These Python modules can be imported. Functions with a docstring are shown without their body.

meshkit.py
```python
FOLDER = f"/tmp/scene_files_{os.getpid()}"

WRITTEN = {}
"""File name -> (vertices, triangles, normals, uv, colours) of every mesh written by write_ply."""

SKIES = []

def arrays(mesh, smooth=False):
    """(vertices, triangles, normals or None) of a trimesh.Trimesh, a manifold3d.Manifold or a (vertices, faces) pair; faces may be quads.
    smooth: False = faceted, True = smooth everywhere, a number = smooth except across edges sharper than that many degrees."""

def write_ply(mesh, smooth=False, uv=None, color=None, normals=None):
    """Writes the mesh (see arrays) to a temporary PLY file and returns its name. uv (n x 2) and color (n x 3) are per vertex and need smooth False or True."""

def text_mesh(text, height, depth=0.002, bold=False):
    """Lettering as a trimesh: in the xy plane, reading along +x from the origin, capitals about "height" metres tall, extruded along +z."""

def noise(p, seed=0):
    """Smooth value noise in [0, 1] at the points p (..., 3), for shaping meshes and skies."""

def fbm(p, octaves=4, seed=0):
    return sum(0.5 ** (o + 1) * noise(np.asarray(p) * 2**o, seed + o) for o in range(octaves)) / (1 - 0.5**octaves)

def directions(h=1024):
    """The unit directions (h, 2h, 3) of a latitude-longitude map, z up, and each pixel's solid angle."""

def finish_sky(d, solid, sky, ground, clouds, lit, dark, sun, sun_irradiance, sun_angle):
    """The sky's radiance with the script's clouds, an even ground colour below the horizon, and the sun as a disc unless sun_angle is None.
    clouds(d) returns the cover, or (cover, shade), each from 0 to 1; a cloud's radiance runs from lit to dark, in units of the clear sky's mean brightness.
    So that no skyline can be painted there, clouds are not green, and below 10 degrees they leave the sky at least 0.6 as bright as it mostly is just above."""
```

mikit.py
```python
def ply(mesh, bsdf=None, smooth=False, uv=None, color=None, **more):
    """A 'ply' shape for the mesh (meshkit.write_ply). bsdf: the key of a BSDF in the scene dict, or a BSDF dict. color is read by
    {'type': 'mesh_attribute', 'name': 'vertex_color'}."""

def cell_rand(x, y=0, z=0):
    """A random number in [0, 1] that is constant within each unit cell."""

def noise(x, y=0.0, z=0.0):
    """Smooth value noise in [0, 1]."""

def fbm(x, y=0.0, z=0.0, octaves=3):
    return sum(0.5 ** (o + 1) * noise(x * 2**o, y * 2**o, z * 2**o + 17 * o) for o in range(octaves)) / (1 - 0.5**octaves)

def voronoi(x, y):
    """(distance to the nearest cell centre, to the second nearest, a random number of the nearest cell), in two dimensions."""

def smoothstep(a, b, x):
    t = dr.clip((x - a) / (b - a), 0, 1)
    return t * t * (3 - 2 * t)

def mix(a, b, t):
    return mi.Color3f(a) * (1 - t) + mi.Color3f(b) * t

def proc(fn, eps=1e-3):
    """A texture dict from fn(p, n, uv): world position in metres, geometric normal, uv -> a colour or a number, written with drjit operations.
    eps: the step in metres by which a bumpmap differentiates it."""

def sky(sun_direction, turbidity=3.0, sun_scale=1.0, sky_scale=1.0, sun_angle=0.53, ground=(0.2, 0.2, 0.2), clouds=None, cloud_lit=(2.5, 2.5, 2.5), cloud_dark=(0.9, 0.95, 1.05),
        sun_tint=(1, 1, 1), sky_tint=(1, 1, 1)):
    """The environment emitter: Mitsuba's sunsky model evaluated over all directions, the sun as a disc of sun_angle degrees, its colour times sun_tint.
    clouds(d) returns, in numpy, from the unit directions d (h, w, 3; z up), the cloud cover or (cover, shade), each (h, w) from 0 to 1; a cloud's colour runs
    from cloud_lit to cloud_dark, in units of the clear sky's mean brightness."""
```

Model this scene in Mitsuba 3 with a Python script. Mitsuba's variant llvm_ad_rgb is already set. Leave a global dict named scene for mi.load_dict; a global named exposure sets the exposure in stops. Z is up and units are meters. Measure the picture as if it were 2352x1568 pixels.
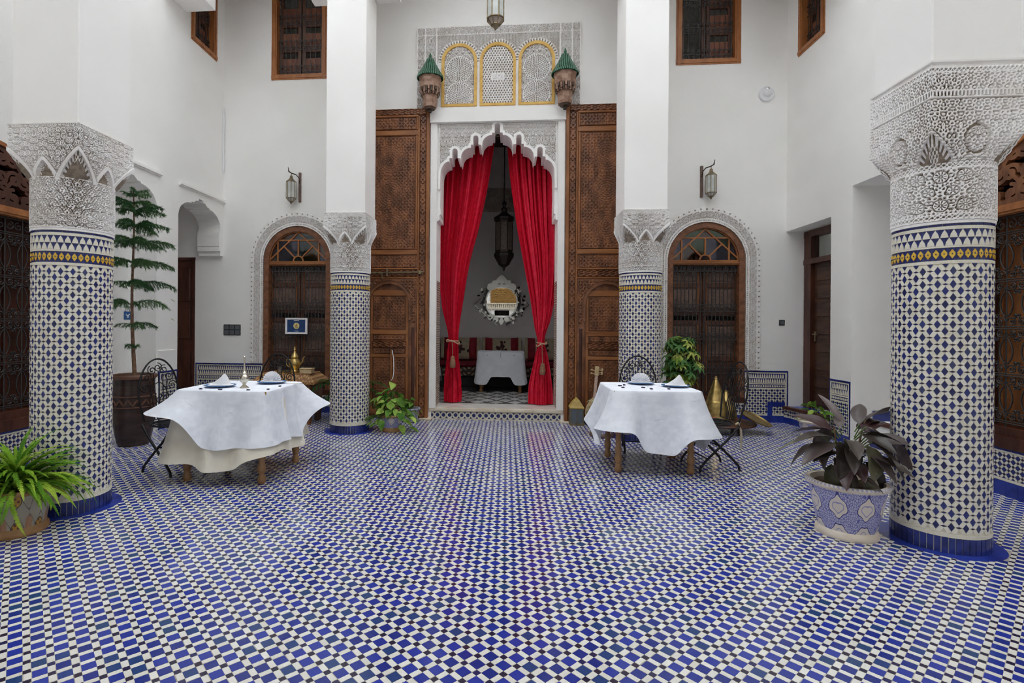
import math, random
import numpy as np
import trimesh
import shapely
from shapely import affinity
from shapely.geometry import Polygon, Point, box as sbox, LineString
from shapely.ops import unary_union
import drjit as dr
import mitsuba as mi
import mikit, meshkit
from mikit import proc, noise, fbm, voronoi, cell_rand, smoothstep, mix

T = mi.ScalarTransform4f
PI = math.pi
scene, labels = {}, {}
rng = np.random.default_rng(7)

# ---------------------------------------------------------------- camera
FPX, PPX, PPY, YAW, ROLL = 1195.0, 1065.0, 745.0, math.radians(4.7), 0.0077
EYE = np.array([0.155, 0.0, 1.4])
_right = np.array([math.cos(YAW), math.sin(YAW), 0.0])
_fwd = np.array([-math.sin(YAW), math.cos(YAW), 0.0])
_up = -math.sin(ROLL) * _right + math.cos(ROLL) * np.array([0, 0, 1.0])
scene['camera'] = dict(
    type='perspective', fov=math.degrees(2 * math.atan(1176 / FPX)), fov_axis='x',
    principal_point_offset_x=-(PPX - 1176) / 2352, principal_point_offset_y=-(PPY - 784) / 1568,
    near_clip=0.05, far_clip=200.0,
    to_world=T().look_at(origin=EYE.tolist(), target=(EYE + _fwd).tolist(), up=_up.tolist()))

# ---------------------------------------------------------------- sky (even overcast) and exposure
def overcast(d):
    n = meshkit.fbm(d * 2.5, 3, seed=4)
    return np.ones(d.shape[:2]), 0.25 + 0.35 * n
scene['sky'] = mikit.sky((0.2, 0.1, 0.97), turbidity=4.0, sun_scale=0.0, sky_scale=1.0, sun_angle=None, ground=(0.25, 0.24, 0.22),
                         clouds=overcast, cloud_lit=(1.97, 2.05, 2.10), cloud_dark=(1.18, 1.25, 1.33))
exposure = 3.58

# ---------------------------------------------------------------- helpers
def numbered(name):
    if name not in used:
        used.add(name); return name
    k = 1
    while f'{name}_{k:03d}' in used: k += 1
    used.add(f'{name}_{k:03d}'); return f'{name}_{k:03d}'
used = set()
_count = {}
def fast_number(name):          # for thousands of alike pieces
    k = _count.get(name, 0); _count[name] = k + 1
    key = name if k == 0 else f'{name}_{k:03d}'
    used.add(key); return key

def thing(name, label, cat, group=None, kind=None):
    key = numbered(name)
    labels[key] = {'label': label, 'category': cat}
    if group: labels[key]['group'] = group
    if kind: labels[key]['kind'] = kind
    return key
def struct(name, label=None, cat=None):
    key = numbered(name)
    labels[key] = {'kind': 'structure'}
    if label: labels[key].update(label=label, category=cat)
    return key

def cat(*ms):
    """(V, F) of several meshes joined into one part."""
    V, F, n = [], [], 0
    for m in ms:
        if m is None: continue
        v, f = (np.asarray(m.vertices), np.asarray(m.faces)) if hasattr(m, 'vertices') else m
        if len(v) == 0: continue
        f = np.asarray(f)
        if f.shape[1] == 4: f = np.vstack([f[:, [0, 1, 2]], f[:, [0, 2, 3]]])
        V.append(np.asarray(v, float)); F.append(f + n); n += len(v)
    return np.vstack(V), np.vstack(F)
def part(parent, name, mesh, mat, smooth=False, label=None, kind=None, uv=None):
    key = numbered(f'{parent}__{name}')
    if isinstance(mesh, list): mesh = cat(*mesh)
    scene[key] = mikit.ply(mesh, mat, smooth, uv=uv)
    if label or kind:
        labels[key] = {}
        if label: labels[key]['label'] = label
        if kind: labels[key]['kind'] = kind
    return key
def solo(key, mesh, mat, smooth=False):
    """A thing that is one mesh: the entry under the thing's own key."""
    if isinstance(mesh, list): mesh = cat(*mesh)
    scene[key] = mikit.ply(mesh, mat, smooth)
    return key

BF = np.array([[0, 2, 3, 1], [4, 5, 7, 6], [0, 1, 5, 4], [2, 6, 7, 3], [0, 4, 6, 2], [1, 3, 7, 5]])
def bx(x0, x1, y0, y1, z0, z1):
    v = np.array([[x, y, z] for x in (x0, x1) for y in (y0, y1) for z in (z0, z1)], float)
    # order: index = 4*ix + 2*iy + iz
    f = np.array([[0, 1, 3, 2], [4, 6, 7, 5], [0, 4, 5, 1], [2, 3, 7, 6], [0, 2, 6, 4], [1, 5, 7, 3]])
    return v, np.vstack([f[:, [0, 1, 2]], f[:, [0, 2, 3]]])
def cbx(x0, x1, y0, y1, z0, z1, c=0.004):
    """Chamfered box."""
    pts = []
    for x, sx in ((x0, 1), (x1, -1)):
        for y, sy in ((y0, 1), (y1, -1)):
            for z, sz in ((z0, 1), (z1, -1)):
                pts += [(x + sx * c, y + sy * c, z), (x + sx * c, y, z + sz * c), (x, y + sy * c, z + sz * c)]
    h = trimesh.convex.convex_hull(np.array(pts))
    return np.array(h.vertices), np.array(h.faces)
def xf(m, M):
    v, f = (np.asarray(m.vertices), np.asarray(m.faces)) if hasattr(m, 'vertices') else m
    M = np.asarray(M, float)
    return v @ M[:3, :3].T + M[:3, 3], f
def rotz(a, x=0, y=0, z=0):
    c, s = math.cos(a), math.sin(a)
    return np.array([[c, -s, 0, x], [s, c, 0, y], [0, 0, 1, z], [0, 0, 0, 1.0]])
def rotx(a, x=0, y=0, z=0):
    c, s = math.cos(a), math.sin(a)
    return np.array([[1, 0, 0, x], [0, c, -s, y], [0, s, c, z], [0, 0, 0, 1.0]])
def roty(a, x=0, y=0, z=0):
    c, s = math.cos(a), math.sin(a)
    return np.array([[c, 0, s, x], [0, 1, 0, y], [-s, 0, c, z], [0, 0, 0, 1.0]])
def mv(m, x=0, y=0, z=0): return xf(m, rotz(0, x, y, z))
def tube(points, r, sides=6, cap=True):
    p = np.asarray(points, float)
    r = np.broadcast_to(np.asarray(r, float), (len(p),))
    t = np.gradient(p, axis=0); t /= np.linalg.norm(t, axis=1, keepdims=True) + 1e-12
    ref = np.array([0, 0, 1.0]) if abs(t[:, 2]).mean() < 0.8 else np.array([1.0, 0.13, 0])
    a = np.cross(t, ref); a /= np.linalg.norm(a, axis=1, keepdims=True) + 1e-12
    b = np.cross(t, a)
    ang = np.arange(sides) * 2 * PI / sides + PI / sides
    v = (p[:, None] + r[:, None, None] * (np.cos(ang)[None, :, None] * a[:, None] + np.sin(ang)[None, :, None] * b[:, None])).reshape(-1, 3)
    i, j = np.meshgrid(np.arange(len(p) - 1), np.arange(sides), indexing='ij')
    q = np.stack([i * sides + j, (i + 1) * sides + j, (i + 1) * sides + (j + 1) % sides, i * sides + (j + 1) % sides], -1).reshape(-1, 4)
    f = [q[:, [0, 1, 2]], q[:, [0, 2, 3]]]
    if cap:
        v = np.vstack([v, p[:1], p[-1:]]); n0, n1 = len(v) - 2, len(v) - 1
        k = np.arange(sides); e = (len(p) - 1) * sides
        f += [np.stack([k * 0 + n0, k, (k + 1) % sides], 1), np.stack([k * 0 + n1, e + (k + 1) % sides, e + k], 1)]
    return v, np.vstack(f)
def lathe(profile, n=32, cx=0, cy=0, a0=0):
    """Revolve [(r, z), ...] about z; the profile runs upward on the outside."""
    p = np.asarray(profile, float)
    ang = np.arange(n) * 2 * PI / n + a0
    v = np.stack([p[:, 0, None] * np.cos(ang) + cx, p[:, 0, None] * np.sin(ang) + cy, np.repeat(p[:, 1, None], n, 1)], -1).reshape(-1, 3)
    i, j = np.meshgrid(np.arange(len(p) - 1), np.arange(n), indexing='ij')
    q = np.stack([i * n + j, i * n + (j + 1) % n, (i + 1) * n + (j + 1) % n, (i + 1) * n + j], -1).reshape(-1, 4)
    return v, np.vstack([q[:, [0, 1, 2]], q[:, [0, 2, 3]]])
def extr(poly, d0, d1, plane='xz'):
    """Extrude a shapely polygon. plane 'xz': polygon in (x, z), along y from d0 to d1; 'yz': in (y, z) along x; 'xy': along z."""
    out = []
    for g in getattr(poly, 'geoms', [poly]):
        if g.is_empty or g.area < 1e-9: continue
        m = trimesh.creation.extrude_polygon(shapely.geometry.polygon.orient(g), d1 - d0, engine='earcut')
        v = np.array(m.vertices)
        if plane == 'xz': v = np.stack([v[:, 0], d1 - v[:, 2], v[:, 1]], 1)
        elif plane == 'yz': v = np.stack([v[:, 2] + d0, v[:, 0], v[:, 1]], 1)
        else: v = v + [0, 0, d0]
        out.append((v, np.array(m.faces)))
    return cat(*out)
def arch_poly(cx, half, z0, zs, n=40, pointed=0.0):
    """Door shape: half width, from z0, springing at zs, round head."""
    a = np.linspace(0, PI, n)
    pts = [(cx + half * math.cos(t), zs + half * math.sin(t) * (1 + pointed)) for t in a]
    return Polygon([(cx - half, z0), (cx + half, z0)] + pts)
def grid_faces(nu, nv, wrap=False):
    i, j = np.meshgrid(np.arange(nu - 1 + int(wrap)), np.arange(nv - 1), indexing='ij')
    i2 = (i + 1) % nu
    return np.stack([i * nv + j, i2 * nv + j, i2 * nv + j + 1, i * nv + j + 1], -1).reshape(-1, 4)
def plate(poly, step, h, mapper, bounds=None):
    """Carved plate: a height field h(u, v) over a shapely polygon (or bounds), mapped by mapper(u, v, h)."""
    u0, v0, u1, v1 = bounds or poly.bounds
    nu, nv = max(2, int(round((u1 - u0) / step)) + 1), max(2, int(round((v1 - v0) / step)) + 1)
    U, V = np.meshgrid(np.linspace(u0, u1, nu), np.linspace(v0, v1, nv), indexing='ij')
    H = h(U, V)
    edge = np.zeros_like(H, bool); edge[0] = edge[-1] = True; edge[:, 0] = edge[:, -1] = True
    H = np.where(edge, np.minimum(H, 0), H)
    P = mapper(U, V, H).reshape(-1, 3)
    F = grid_faces(nu, nv)
    if poly is not None:
        c = np.stack([U, V], -1).reshape(-1, 2)[F].mean(1)
        F = F[shapely.contains_xy(poly, c[:, 0], c[:, 1])]
        keep = np.unique(F); re = np.full(len(P), -1); re[keep] = np.arange(len(keep))
        P, F = P[keep], re[F]
    return P, np.vstack([F[:, [0, 1, 2]], F[:, [0, 2, 3]]])
def on_y(Y):     # faces the camera (-y); h toward -y
    return lambda u, v, h: np.stack([u, Y - h, v], -1)
def flipf(m): return m[0], np.asarray(m[1])[:, ::-1]
def ss(a, b, x):
    t = np.clip((x - a) / (b - a), 0, 1); return t * t * (3 - 2 * t)
def spiral(cx, cy, r0, turns, a0, n=22, sgn=1, r1=0.15):
    t = np.linspace(0, 1, n)
    r = r0 * (1 - t * (1 - r1)); a = a0 + sgn * turns * 2 * PI * t
    return np.stack([cx + r * np.cos(a), cy + r * np.sin(a)], 1)
# ---------------------------------------------------------------- materials
def pbr(name, color, rough=0.5, two=True, **kw):
    c = {'type': 'rgb', 'value': list(color)} if isinstance(color, (tuple, list)) else color
    b = dict(type='principled', base_color=c, roughness=rough, **kw)
    scene[name] = dict(type='twosided', bsdf=b) if two else b
    return name
def bumped(name, color, rough, fn, scale=1.0, eps=1e-3, **kw):
    c = {'type': 'rgb', 'value': list(color)} if isinstance(color, (tuple, list)) else color
    b = dict(type='bumpmap', arbitrary=proc(fn, eps=eps), scale=scale, bsdf=dict(type='principled', base_color=c, roughness=rough, **kw))
    scene[name] = dict(type='twosided', bsdf=b)
    return name
def two_tone(a, b, sx, sy=None, sz=None, octaves=3, lo=0.3, hi=0.7):
    sy, sz = sy or sx, sz or sx
    def f(p, n, uv): return mix(a, b, smoothstep(lo, hi, fbm(p.x * sx, p.y * sy, p.z * sz, octaves)))
    return proc(f)
def wood(a, b, sx, sy, sz):
    def f(p, n, uv):
        g = fbm(p.x * sx, p.y * sy, p.z * sz, 3)
        s = noise(p.x * sx * 6, p.y * sy * 6, p.z * sz * 6)
        return mix(a, b, dr.clip(0.75 * smoothstep(0.25, 0.75, g) + 0.3 * s, 0, 1))
    return proc(f)
pbr('plaster', two_tone((0.80, 0.79, 0.765), (0.84, 0.83, 0.81), 1.3), 0.75, specular=0.3)
pbr('plaster_warm', two_tone((0.76, 0.73, 0.69), (0.80, 0.77, 0.73), 1.5), 0.8, specular=0.2)
pbr('stucco', two_tone((0.80, 0.79, 0.775), (0.72, 0.69, 0.655), 6, lo=.35, hi=.9), 0.8, specular=0.2)
# glazed tiles: uv.x is a random number of the tile
def blue_fn(p, n, uv):
    c = mix((0.012, 0.022, 0.185), (0.02, 0.035, 0.30), smoothstep(0.1, 0.7, uv.x))
    c = mix(c, (0.016, 0.05, 0.12), smoothstep(0.8, 0.95, uv.x) * 0.9)
    return mix(c, (0.05, 0.07, 0.24), 0.25 * fbm(p.x * 60, p.y * 60, p.z * 60, 2))
def white_fn(p, n, uv):
    c = mix((0.60, 0.585, 0.54), (0.70, 0.69, 0.65), uv.x)
    return mix(c, (0.62, 0.57, 0.48), 0.35 * smoothstep(0.5, 0.9, fbm(p.x * 25, p.y * 25, p.z * 25, 2)))
def dark_fn(p, n, uv):
    c = mix((0.018, 0.016, 0.045), (0.035, 0.022, 0.035), uv.x)
    return mix(c, (0.02, 0.02, 0.09), smoothstep(0.6, 0.9, uv.x))
pbr('blue_glaze', proc(blue_fn), 0.13, specular=0.5)
pbr('white_glaze', proc(white_fn), 0.14, specular=0.5)
pbr('dark_glaze', proc(dark_fn), 0.15, specular=0.5)
def cbf(p, n, uv):
    c = mix((0.012, 0.016, 0.085), (0.018, 0.028, 0.165), smoothstep(0.1, 0.7, uv.x))
    return mix(c, (0.05, 0.06, 0.10), smoothstep(0.7, 0.9, uv.x) * 0.6)
def cwf(p, n, uv):
    c = mix((0.66, 0.63, 0.52), (0.74, 0.72, 0.63), uv.x)
    return mix(c, (0.60, 0.52, 0.38), 0.35 * smoothstep(0.5, 0.9, fbm(p.x * 25, p.y * 25, p.z * 25, 2)))
pbr('column_blue', proc(cbf), 0.25, specular=0.5)
pbr('column_white', proc(cwf), 0.27, specular=0.5)
pbr('yellow_glaze', two_tone((0.62, 0.36, 0.03), (0.70, 0.46, 0.06), 20), 0.25, specular=0.5)
pbr('ring_blue', two_tone((0.010, 0.015, 0.085), (0.018, 0.032, 0.20), 9), 0.18, specular=0.5)
pbr('sapphire_glaze', two_tone((0.013, 0.025, 0.19), (0.02, 0.04, 0.28), 7), 0.2, specular=0.5)
pbr('grout', two_tone((0.33, 0.30, 0.27), (0.46, 0.43, 0.39), 9), 0.85, specular=0.2)
pbr('column_grout', two_tone((0.58, 0.55, 0.46), (0.66, 0.63, 0.53), 9), 0.8, specular=0.2)
pbr('marble', two_tone((0.62, 0.60, 0.56), (0.50, 0.48, 0.44), 5, octaves=4), 0.3)
pbr('marble_edge', two_tone((0.58, 0.50, 0.38), (0.66, 0.60, 0.48), 6), 0.4)
# woods
pbr('carved_wood', wood((0.085, 0.030, 0.013), (0.235, 0.090, 0.036), 12, 12, 5), 0.38, specular=0.5)
pbr('plain_wood', wood((0.17, 0.058, 0.019), (0.31, 0.125, 0.044), 14, 14, 2), 0.38, specular=0.4)
pbr('plain_wood_h', wood((0.17, 0.058, 0.019), (0.31, 0.125, 0.044), 2, 14, 14), 0.38, specular=0.4)
pbr('deep_wood', wood((0.040, 0.013, 0.008), (0.092, 0.030, 0.017), 10, 10, 2), 0.4, specular=0.4)
pbr('dark_boards', wood((0.035, 0.016, 0.011), (0.085, 0.036, 0.02), 3, 3, 14), 0.45, specular=0.4)
pbr('orange_wood', wood((0.25, 0.085, 0.026), (0.38, 0.15, 0.05), 14, 14, 3), 0.4, specular=0.4)
pbr('grey_wood', wood((0.10, 0.062, 0.050), (0.17, 0.105, 0.08), 12, 12, 12), 0.55)
pbr('shutter_wood', wood((0.055, 0.022, 0.014), (0.115, 0.045, 0.024), 12, 12, 3), 0.45)
pbr('leg_wood', wood((0.21, 0.105, 0.042), (0.33, 0.185, 0.08), 16, 16, 5), 0.45)
pbr('turret_wood', two_tone((0.20, 0.105, 0.065), (0.34, 0.215, 0.155), 22), 0.6)
pbr('turret_dark', two_tone((0.06, 0.035, 0.022), (0.10, 0.06, 0.04), 20), 0.6)
pbr('green_tile', two_tone((0.022, 0.085, 0.045), (0.04, 0.135, 0.075), 18), 0.3)
pbr('ceiling_wood', wood((0.28, 0.16, 0.09), (0.38, 0.23, 0.13), 3, 10, 3), 0.6)
# metals and others
pbr('iron', (0.014, 0.013, 0.014), 0.45, metallic=0.4, specular=0.5)
pbr('grille_iron', (0.028, 0.026, 0.026), 0.5, specular=0.5)
pbr('brass', two_tone((0.42, 0.29, 0.10), (0.58, 0.42, 0.16), 25), 0.32, metallic=0.9)
pbr('silver', (0.70, 0.66, 0.56), 0.22, metallic=1.0)
pbr('old_brass', two_tone((0.16, 0.125, 0.075), (0.25, 0.20, 0.12), 20), 0.4, metallic=0.6)
pbr('glass_black', (0.006, 0.006, 0.008), 0.12, specular=0.5)
pbr('switch_black', (0.03, 0.033, 0.036), 0.3, specular=0.5)
pbr('switch_grey', (0.10, 0.11, 0.12), 0.35, specular=0.5)
pbr('white_plastic', (0.72, 0.72, 0.74), 0.4)
scene['mirror_glass'] = dict(type='twosided', bsdf=dict(type='conductor', specular_reflectance={'type': 'rgb', 'value': [0.88, 0.88, 0.86]}))
scene['etched_glass'] = dict(type='twosided', bsdf=dict(type='roughconductor', alpha=0.16, specular_reflectance=two_tone((0.62, 0.66, 0.60), (0.92, 0.94, 0.88), 50)))
scene['pane'] = dict(type='thindielectric', int_ior=1.5)
pbr('raw_plaster', two_tone((0.20, 0.165, 0.13), (0.30, 0.25, 0.20), 40), 0.9, specular=0.1)  # brown recess ground; its dark tone stands in for shade in the carved holes

def tinted(name, c): scene[name] = dict(type='thindielectric', int_ior=1.5, specular_transmittance={'type': 'rgb', 'value': list(c)})
for n_, c_ in (('pane_green', (0.20, 0.55, 0.22)), ('pane_blue', (0.10, 0.12, 0.50)), ('pane_brown', (0.45, 0.26, 0.18)), ('pane_olive', (0.48, 0.40, 0.16)), ('pane_dark', (0.30, 0.24, 0.24)), ('pane_teal', (0.16, 0.38, 0.42))): tinted(n_, c_)
# ---------------------------------------------------------------- setting: shell of the courtyard
XL, XR, YB = -4.375, 4.23, 7.98
TOP = 8.2
AW = dict(L=(-3.145, 0.548, 0.28, 2.385), R=(3.094, 0.558, 0.28, 2.385))     # arched windows: centre, half width, sill, springing
def hole(cx, half, z0, zs): return arch_poly(cx, half, z0, zs)

# back wall: side bays at YB, portal bay at 7.66
wb = struct('wall_back')
side = sbox(-5.9, 0, -1.98, TOP).difference(hole(*AW['L'])).union(Polygon())
side = side.difference(sbox(-5.47, 0.0, -4.84, 2.44)).difference(sbox(-3.59, 5.25, -2.69, 6.75))
solo(wb, [extr(side, YB, YB + 0.34), extr(sbox(1.96, 0, 4.60, TOP).difference(hole(*AW['R'])).difference(sbox(2.64, 5.28, 3.567, 6.75)), YB, YB + 0.34)], 'plaster')
def lobes(sgn=1):
    """Right half of the cusped arch outline (x, z), from the jamb to the apex."""
    P = [(0.84, 3.42)]
    def arc(x0, z0, x1, z1, n=9):     # quarter round bulging up and out
        return [(x0 + (x1 - x0) * (1 - math.cos(t)), z0 + (z1 - z0) * math.sin(t)) for t in np.linspace(0, PI / 2, n)]
    def slot(xo, xi, zb, zt, n=9):
        c, r = (xo + xi) / 2, (xo - xi) / 2
        return [(xo, zb)] + [(c + r * math.cos(t), zt - r + r * math.sin(t)) for t in np.linspace(0, PI, n)] + [(xi, zb)]
    P += arc(0.836, 3.62, 0.706, 3.81) + [(0.706, 3.855)] + slot(0.665, 0.584, 3.86, 4.0) + [(0.548, 3.855), (0.548, 3.815)]
    P += arc(0.535, 3.86, 0.388, 4.006) + [(0.388, 4.048)] + slot(0.355, 0.277, 4.05, 4.187) + [(0.235, 4.045), (0.235, 4.0)]
    P += arc(0.222, 4.05, 0.078, 4.187) + [(0.078, 4.22)]
    P += [(0.04, 4.222)] + [(0.04 * math.cos(t), 4.322 + 0.04 * math.sin(t)) for t in np.linspace(0, PI / 2, 6)]
    return P
half = lobes()
arch_open = Polygon([(0.84, 0.0)] + half + [(-x, z) for x, z in half[::-1]] + [(-0.84, 0.0)])
if not arch_open.is_valid: arch_open = arch_open.buffer(0)
arch_open = arch_open.union(sbox(-0.885, 0, 0.885, 2.95))
YP = 7.66
pw = struct('wall_portal')
solo(pw, extr(sbox(-1.98, 0, 1.96, TOP).difference(sbox(-0.95, 0, 0.95, 4.37)), YP, 8.1), 'plaster')
# lintel over the arch and the reveal
part(pw, 'lintel', extr(Polygon([(-0.99, 4.37), (0.99, 4.37), (0.99, 4.57), (-0.99, 4.57)]), YP - 0.07, YP), 'plaster')
part(pw, 'arch_block', extr(sbox(-0.95, 0.16, 0.95, 4.37).difference(arch_open), YP + 0.03, 8.1), 'plaster')
for s in (-1, 1):      # white pilaster strips and little imposts either side of the opening
    part(pw, 'jamb', cbx(*sorted((s * 0.885, s * 0.985)), YP - 0.03, YP + 0.03, 0.16, 4.37), 'plaster')
    prof = [(0, 0), (0.02, 0.0), (0.035, 0.05), (0.03, 0.08), (0.055, 0.10), (0.055, 0.18), (0, 0.18)]
    pl = Polygon([(s * (0.885 - 0.0) - s * a, 2.93 + b) for a, b in prof])
    part(pw, 'impost', extr(pl, YP + 0.0, 8.0), 'plaster')

# left wall with two arched niches
wl = struct('wall_left')
def niche(y0, y1, zt):
    w = y1 - y0; c = (y0 + y1) / 2
    P = []
    for s in (-1, 1):
        q = [(c + s * w / 2, 0.0), (c + s * w / 2, zt - 0.36)]
        q += [(c + s * (w / 2 - 0.30 * (1 - math.cos(t))), zt - 0.36 + 0.24 * math.sin(t)) for t in np.linspace(0.1, PI / 2, 9)]
        q += [(c + s * (w / 2 - 0.30), zt - 0.10), (c + s * (w / 2 - 0.36), zt - 0.10), (c + s * (w / 2 - 0.42), zt - 0.055), (c + s * (w / 2 - 0.47), zt - 0.055), (c + s * 0.05, zt - 0.02)]
        P += q if s < 0 else q[::-1]
    return Polygon(P).buffer(0)
N1, N2 = (5.32, 6.40), (6.84, 7.90)
lw = sbox(-3.4, 0, YB, TOP)
op1, op2 = niche(N1[0], N1[1], 3.24), niche(N2[0], N2[1], 3.24).union(sbox(6.84, 0, YB + 0.01, 2.46))
LW1 = (3.30, 4.98, 0.40, 3.02)          # near window on the left: y0, y1, z0, z1
w1 = arch_poly((LW1[0] + LW1[1]) / 2, (LW1[1] - LW1[0]) / 2, LW1[2], 2.44, pointed=-0.30)
lw = lw.difference(op1).difference(op2).difference(w1)
UWL, UWR = (7.10, 7.755, 5.46, 6.9), (7.08, 7.69, 5.20, 6.6)
lw = lw.difference(sbox(UWL[0], UWL[2], UWL[1], UWL[3]))
solo(wl, [extr(lw, XL - 0.36, XL, 'yz'),
          bx(XL - 0.40, XL - 0.345, 5.2, 6.5, 0, 3.4),                      # back of the first niche
          bx(-5.95, -5.9, 6.4, 8.0, 0, 3.6), bx(-5.9, XL - 0.3, 6.45, 6.52, 0, 3.6), bx(-5.9, XL - 0.3, 6.45, 8.0, 3.5, 3.56)], 'plaster')
for y0, y1 in ((5.28, 6.455), (6.845, YB)):        # label mould over each niche
    part(wl, 'moulding', cat(extr(Polygon([(y0, 3.30), (y1, 3.30), (y1, 3.352), (y0, 3.352)]), XL, XL + 0.022, 'yz'),
                             extr(Polygon([(y0, 3.315), (y1, 3.315), (y1, 3.352), (y0, 3.352)]), XL + 0.022, XL + 0.045, 'yz')), 'plaster')
for y0, y1 in ((6.375, 6.425), (7.86, YB)):
    part(wl, 'corbel', [bx(XL - 0.36, XL + 0.004, y0, y1 - .05, 2.60, 2.83), bx(XL - 0.35, XL + 0.002, y0 + 0.015, y1 - .05, 2.595, 2.60), bx(XL - 0.36, XL + 0.004, y0 + .004, y1 - .05, 2.53, 2.595)], 'plaster')
part(wl, 'pier_base', cbx(XL - 0.2, XL + 0.018, 6.43, 6.80, 0.0, 1.03), 'plaster')

# right wall with two door recesses
wr = struct('wall_right')
RW1 = (3.22, 5.02, 0.40, 3.05)
XRN = 4.33
rw = sbox(5.42, 0, YB, TOP).difference(sbox(6.925, 0, YB + 0.02, 2.795)).difference(sbox(5.50, 0, 6.52, 3.08))
rw = rw.difference(sbox(UWR[0], UWR[2], UWR[1], UWR[3]))
rn = sbox(-3.4, 0, 5.46, TOP).difference(arch_poly((RW1[0] + RW1[1]) / 2, (RW1[1] - RW1[0]) / 2, RW1[2], 2.44, pointed=-0.32))
solo(wr, [extr(rw, XR, XR + 0.26, 'yz'), extr(rn, XRN, XRN + 0.3, 'yz'), bx(XR + .26, 5.3, 6.52, 6.6, 0, 3.4), bx(XR + .26, 5.3, 5.36, 5.44, 0, 3.4),
          bx(5.25, 5.3, 5.4, 6.6, 0, 3.4), bx(XR + .26, 5.3, 5.4, 6.6, 3.08, 3.2)], 'plaster')

# upper arcade walls, gallery ceilings, rear of the near gallery
ar = struct('wall_arcade')
def arcade(y0, y1, xs, z0):
    p = sbox(XL, z0, XR, TOP)
    for a, b in xs:
        w = b - a
        p = p.difference(Polygon([(a, z0 - .1), (b, z0 - .1), (b, z0 + 0.1)] + [((a + b) / 2 + w / 2 * math.cos(t), z0 + 0.1 + 1.15 * math.sin(t)) for t in np.linspace(0.05, PI - 0.05, 20)] + [(a, z0 + 0.1)]))
    return extr(p, y0, y1)
solo(ar, [arcade(6.45, 6.95, [(XL + .45, -2.5), (-1.3, 1.25), (2.45, XR - .45)], 5.75)], 'plaster')
wf = struct('wall_front')
solo(wf, extr(sbox(-4.8, 0, 4.8, TOP).difference(sbox(-0.42, 1.84, 0.28, 2.10)), -3.6, -3.4), 'plaster')
ce = struct('ceiling')
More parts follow.
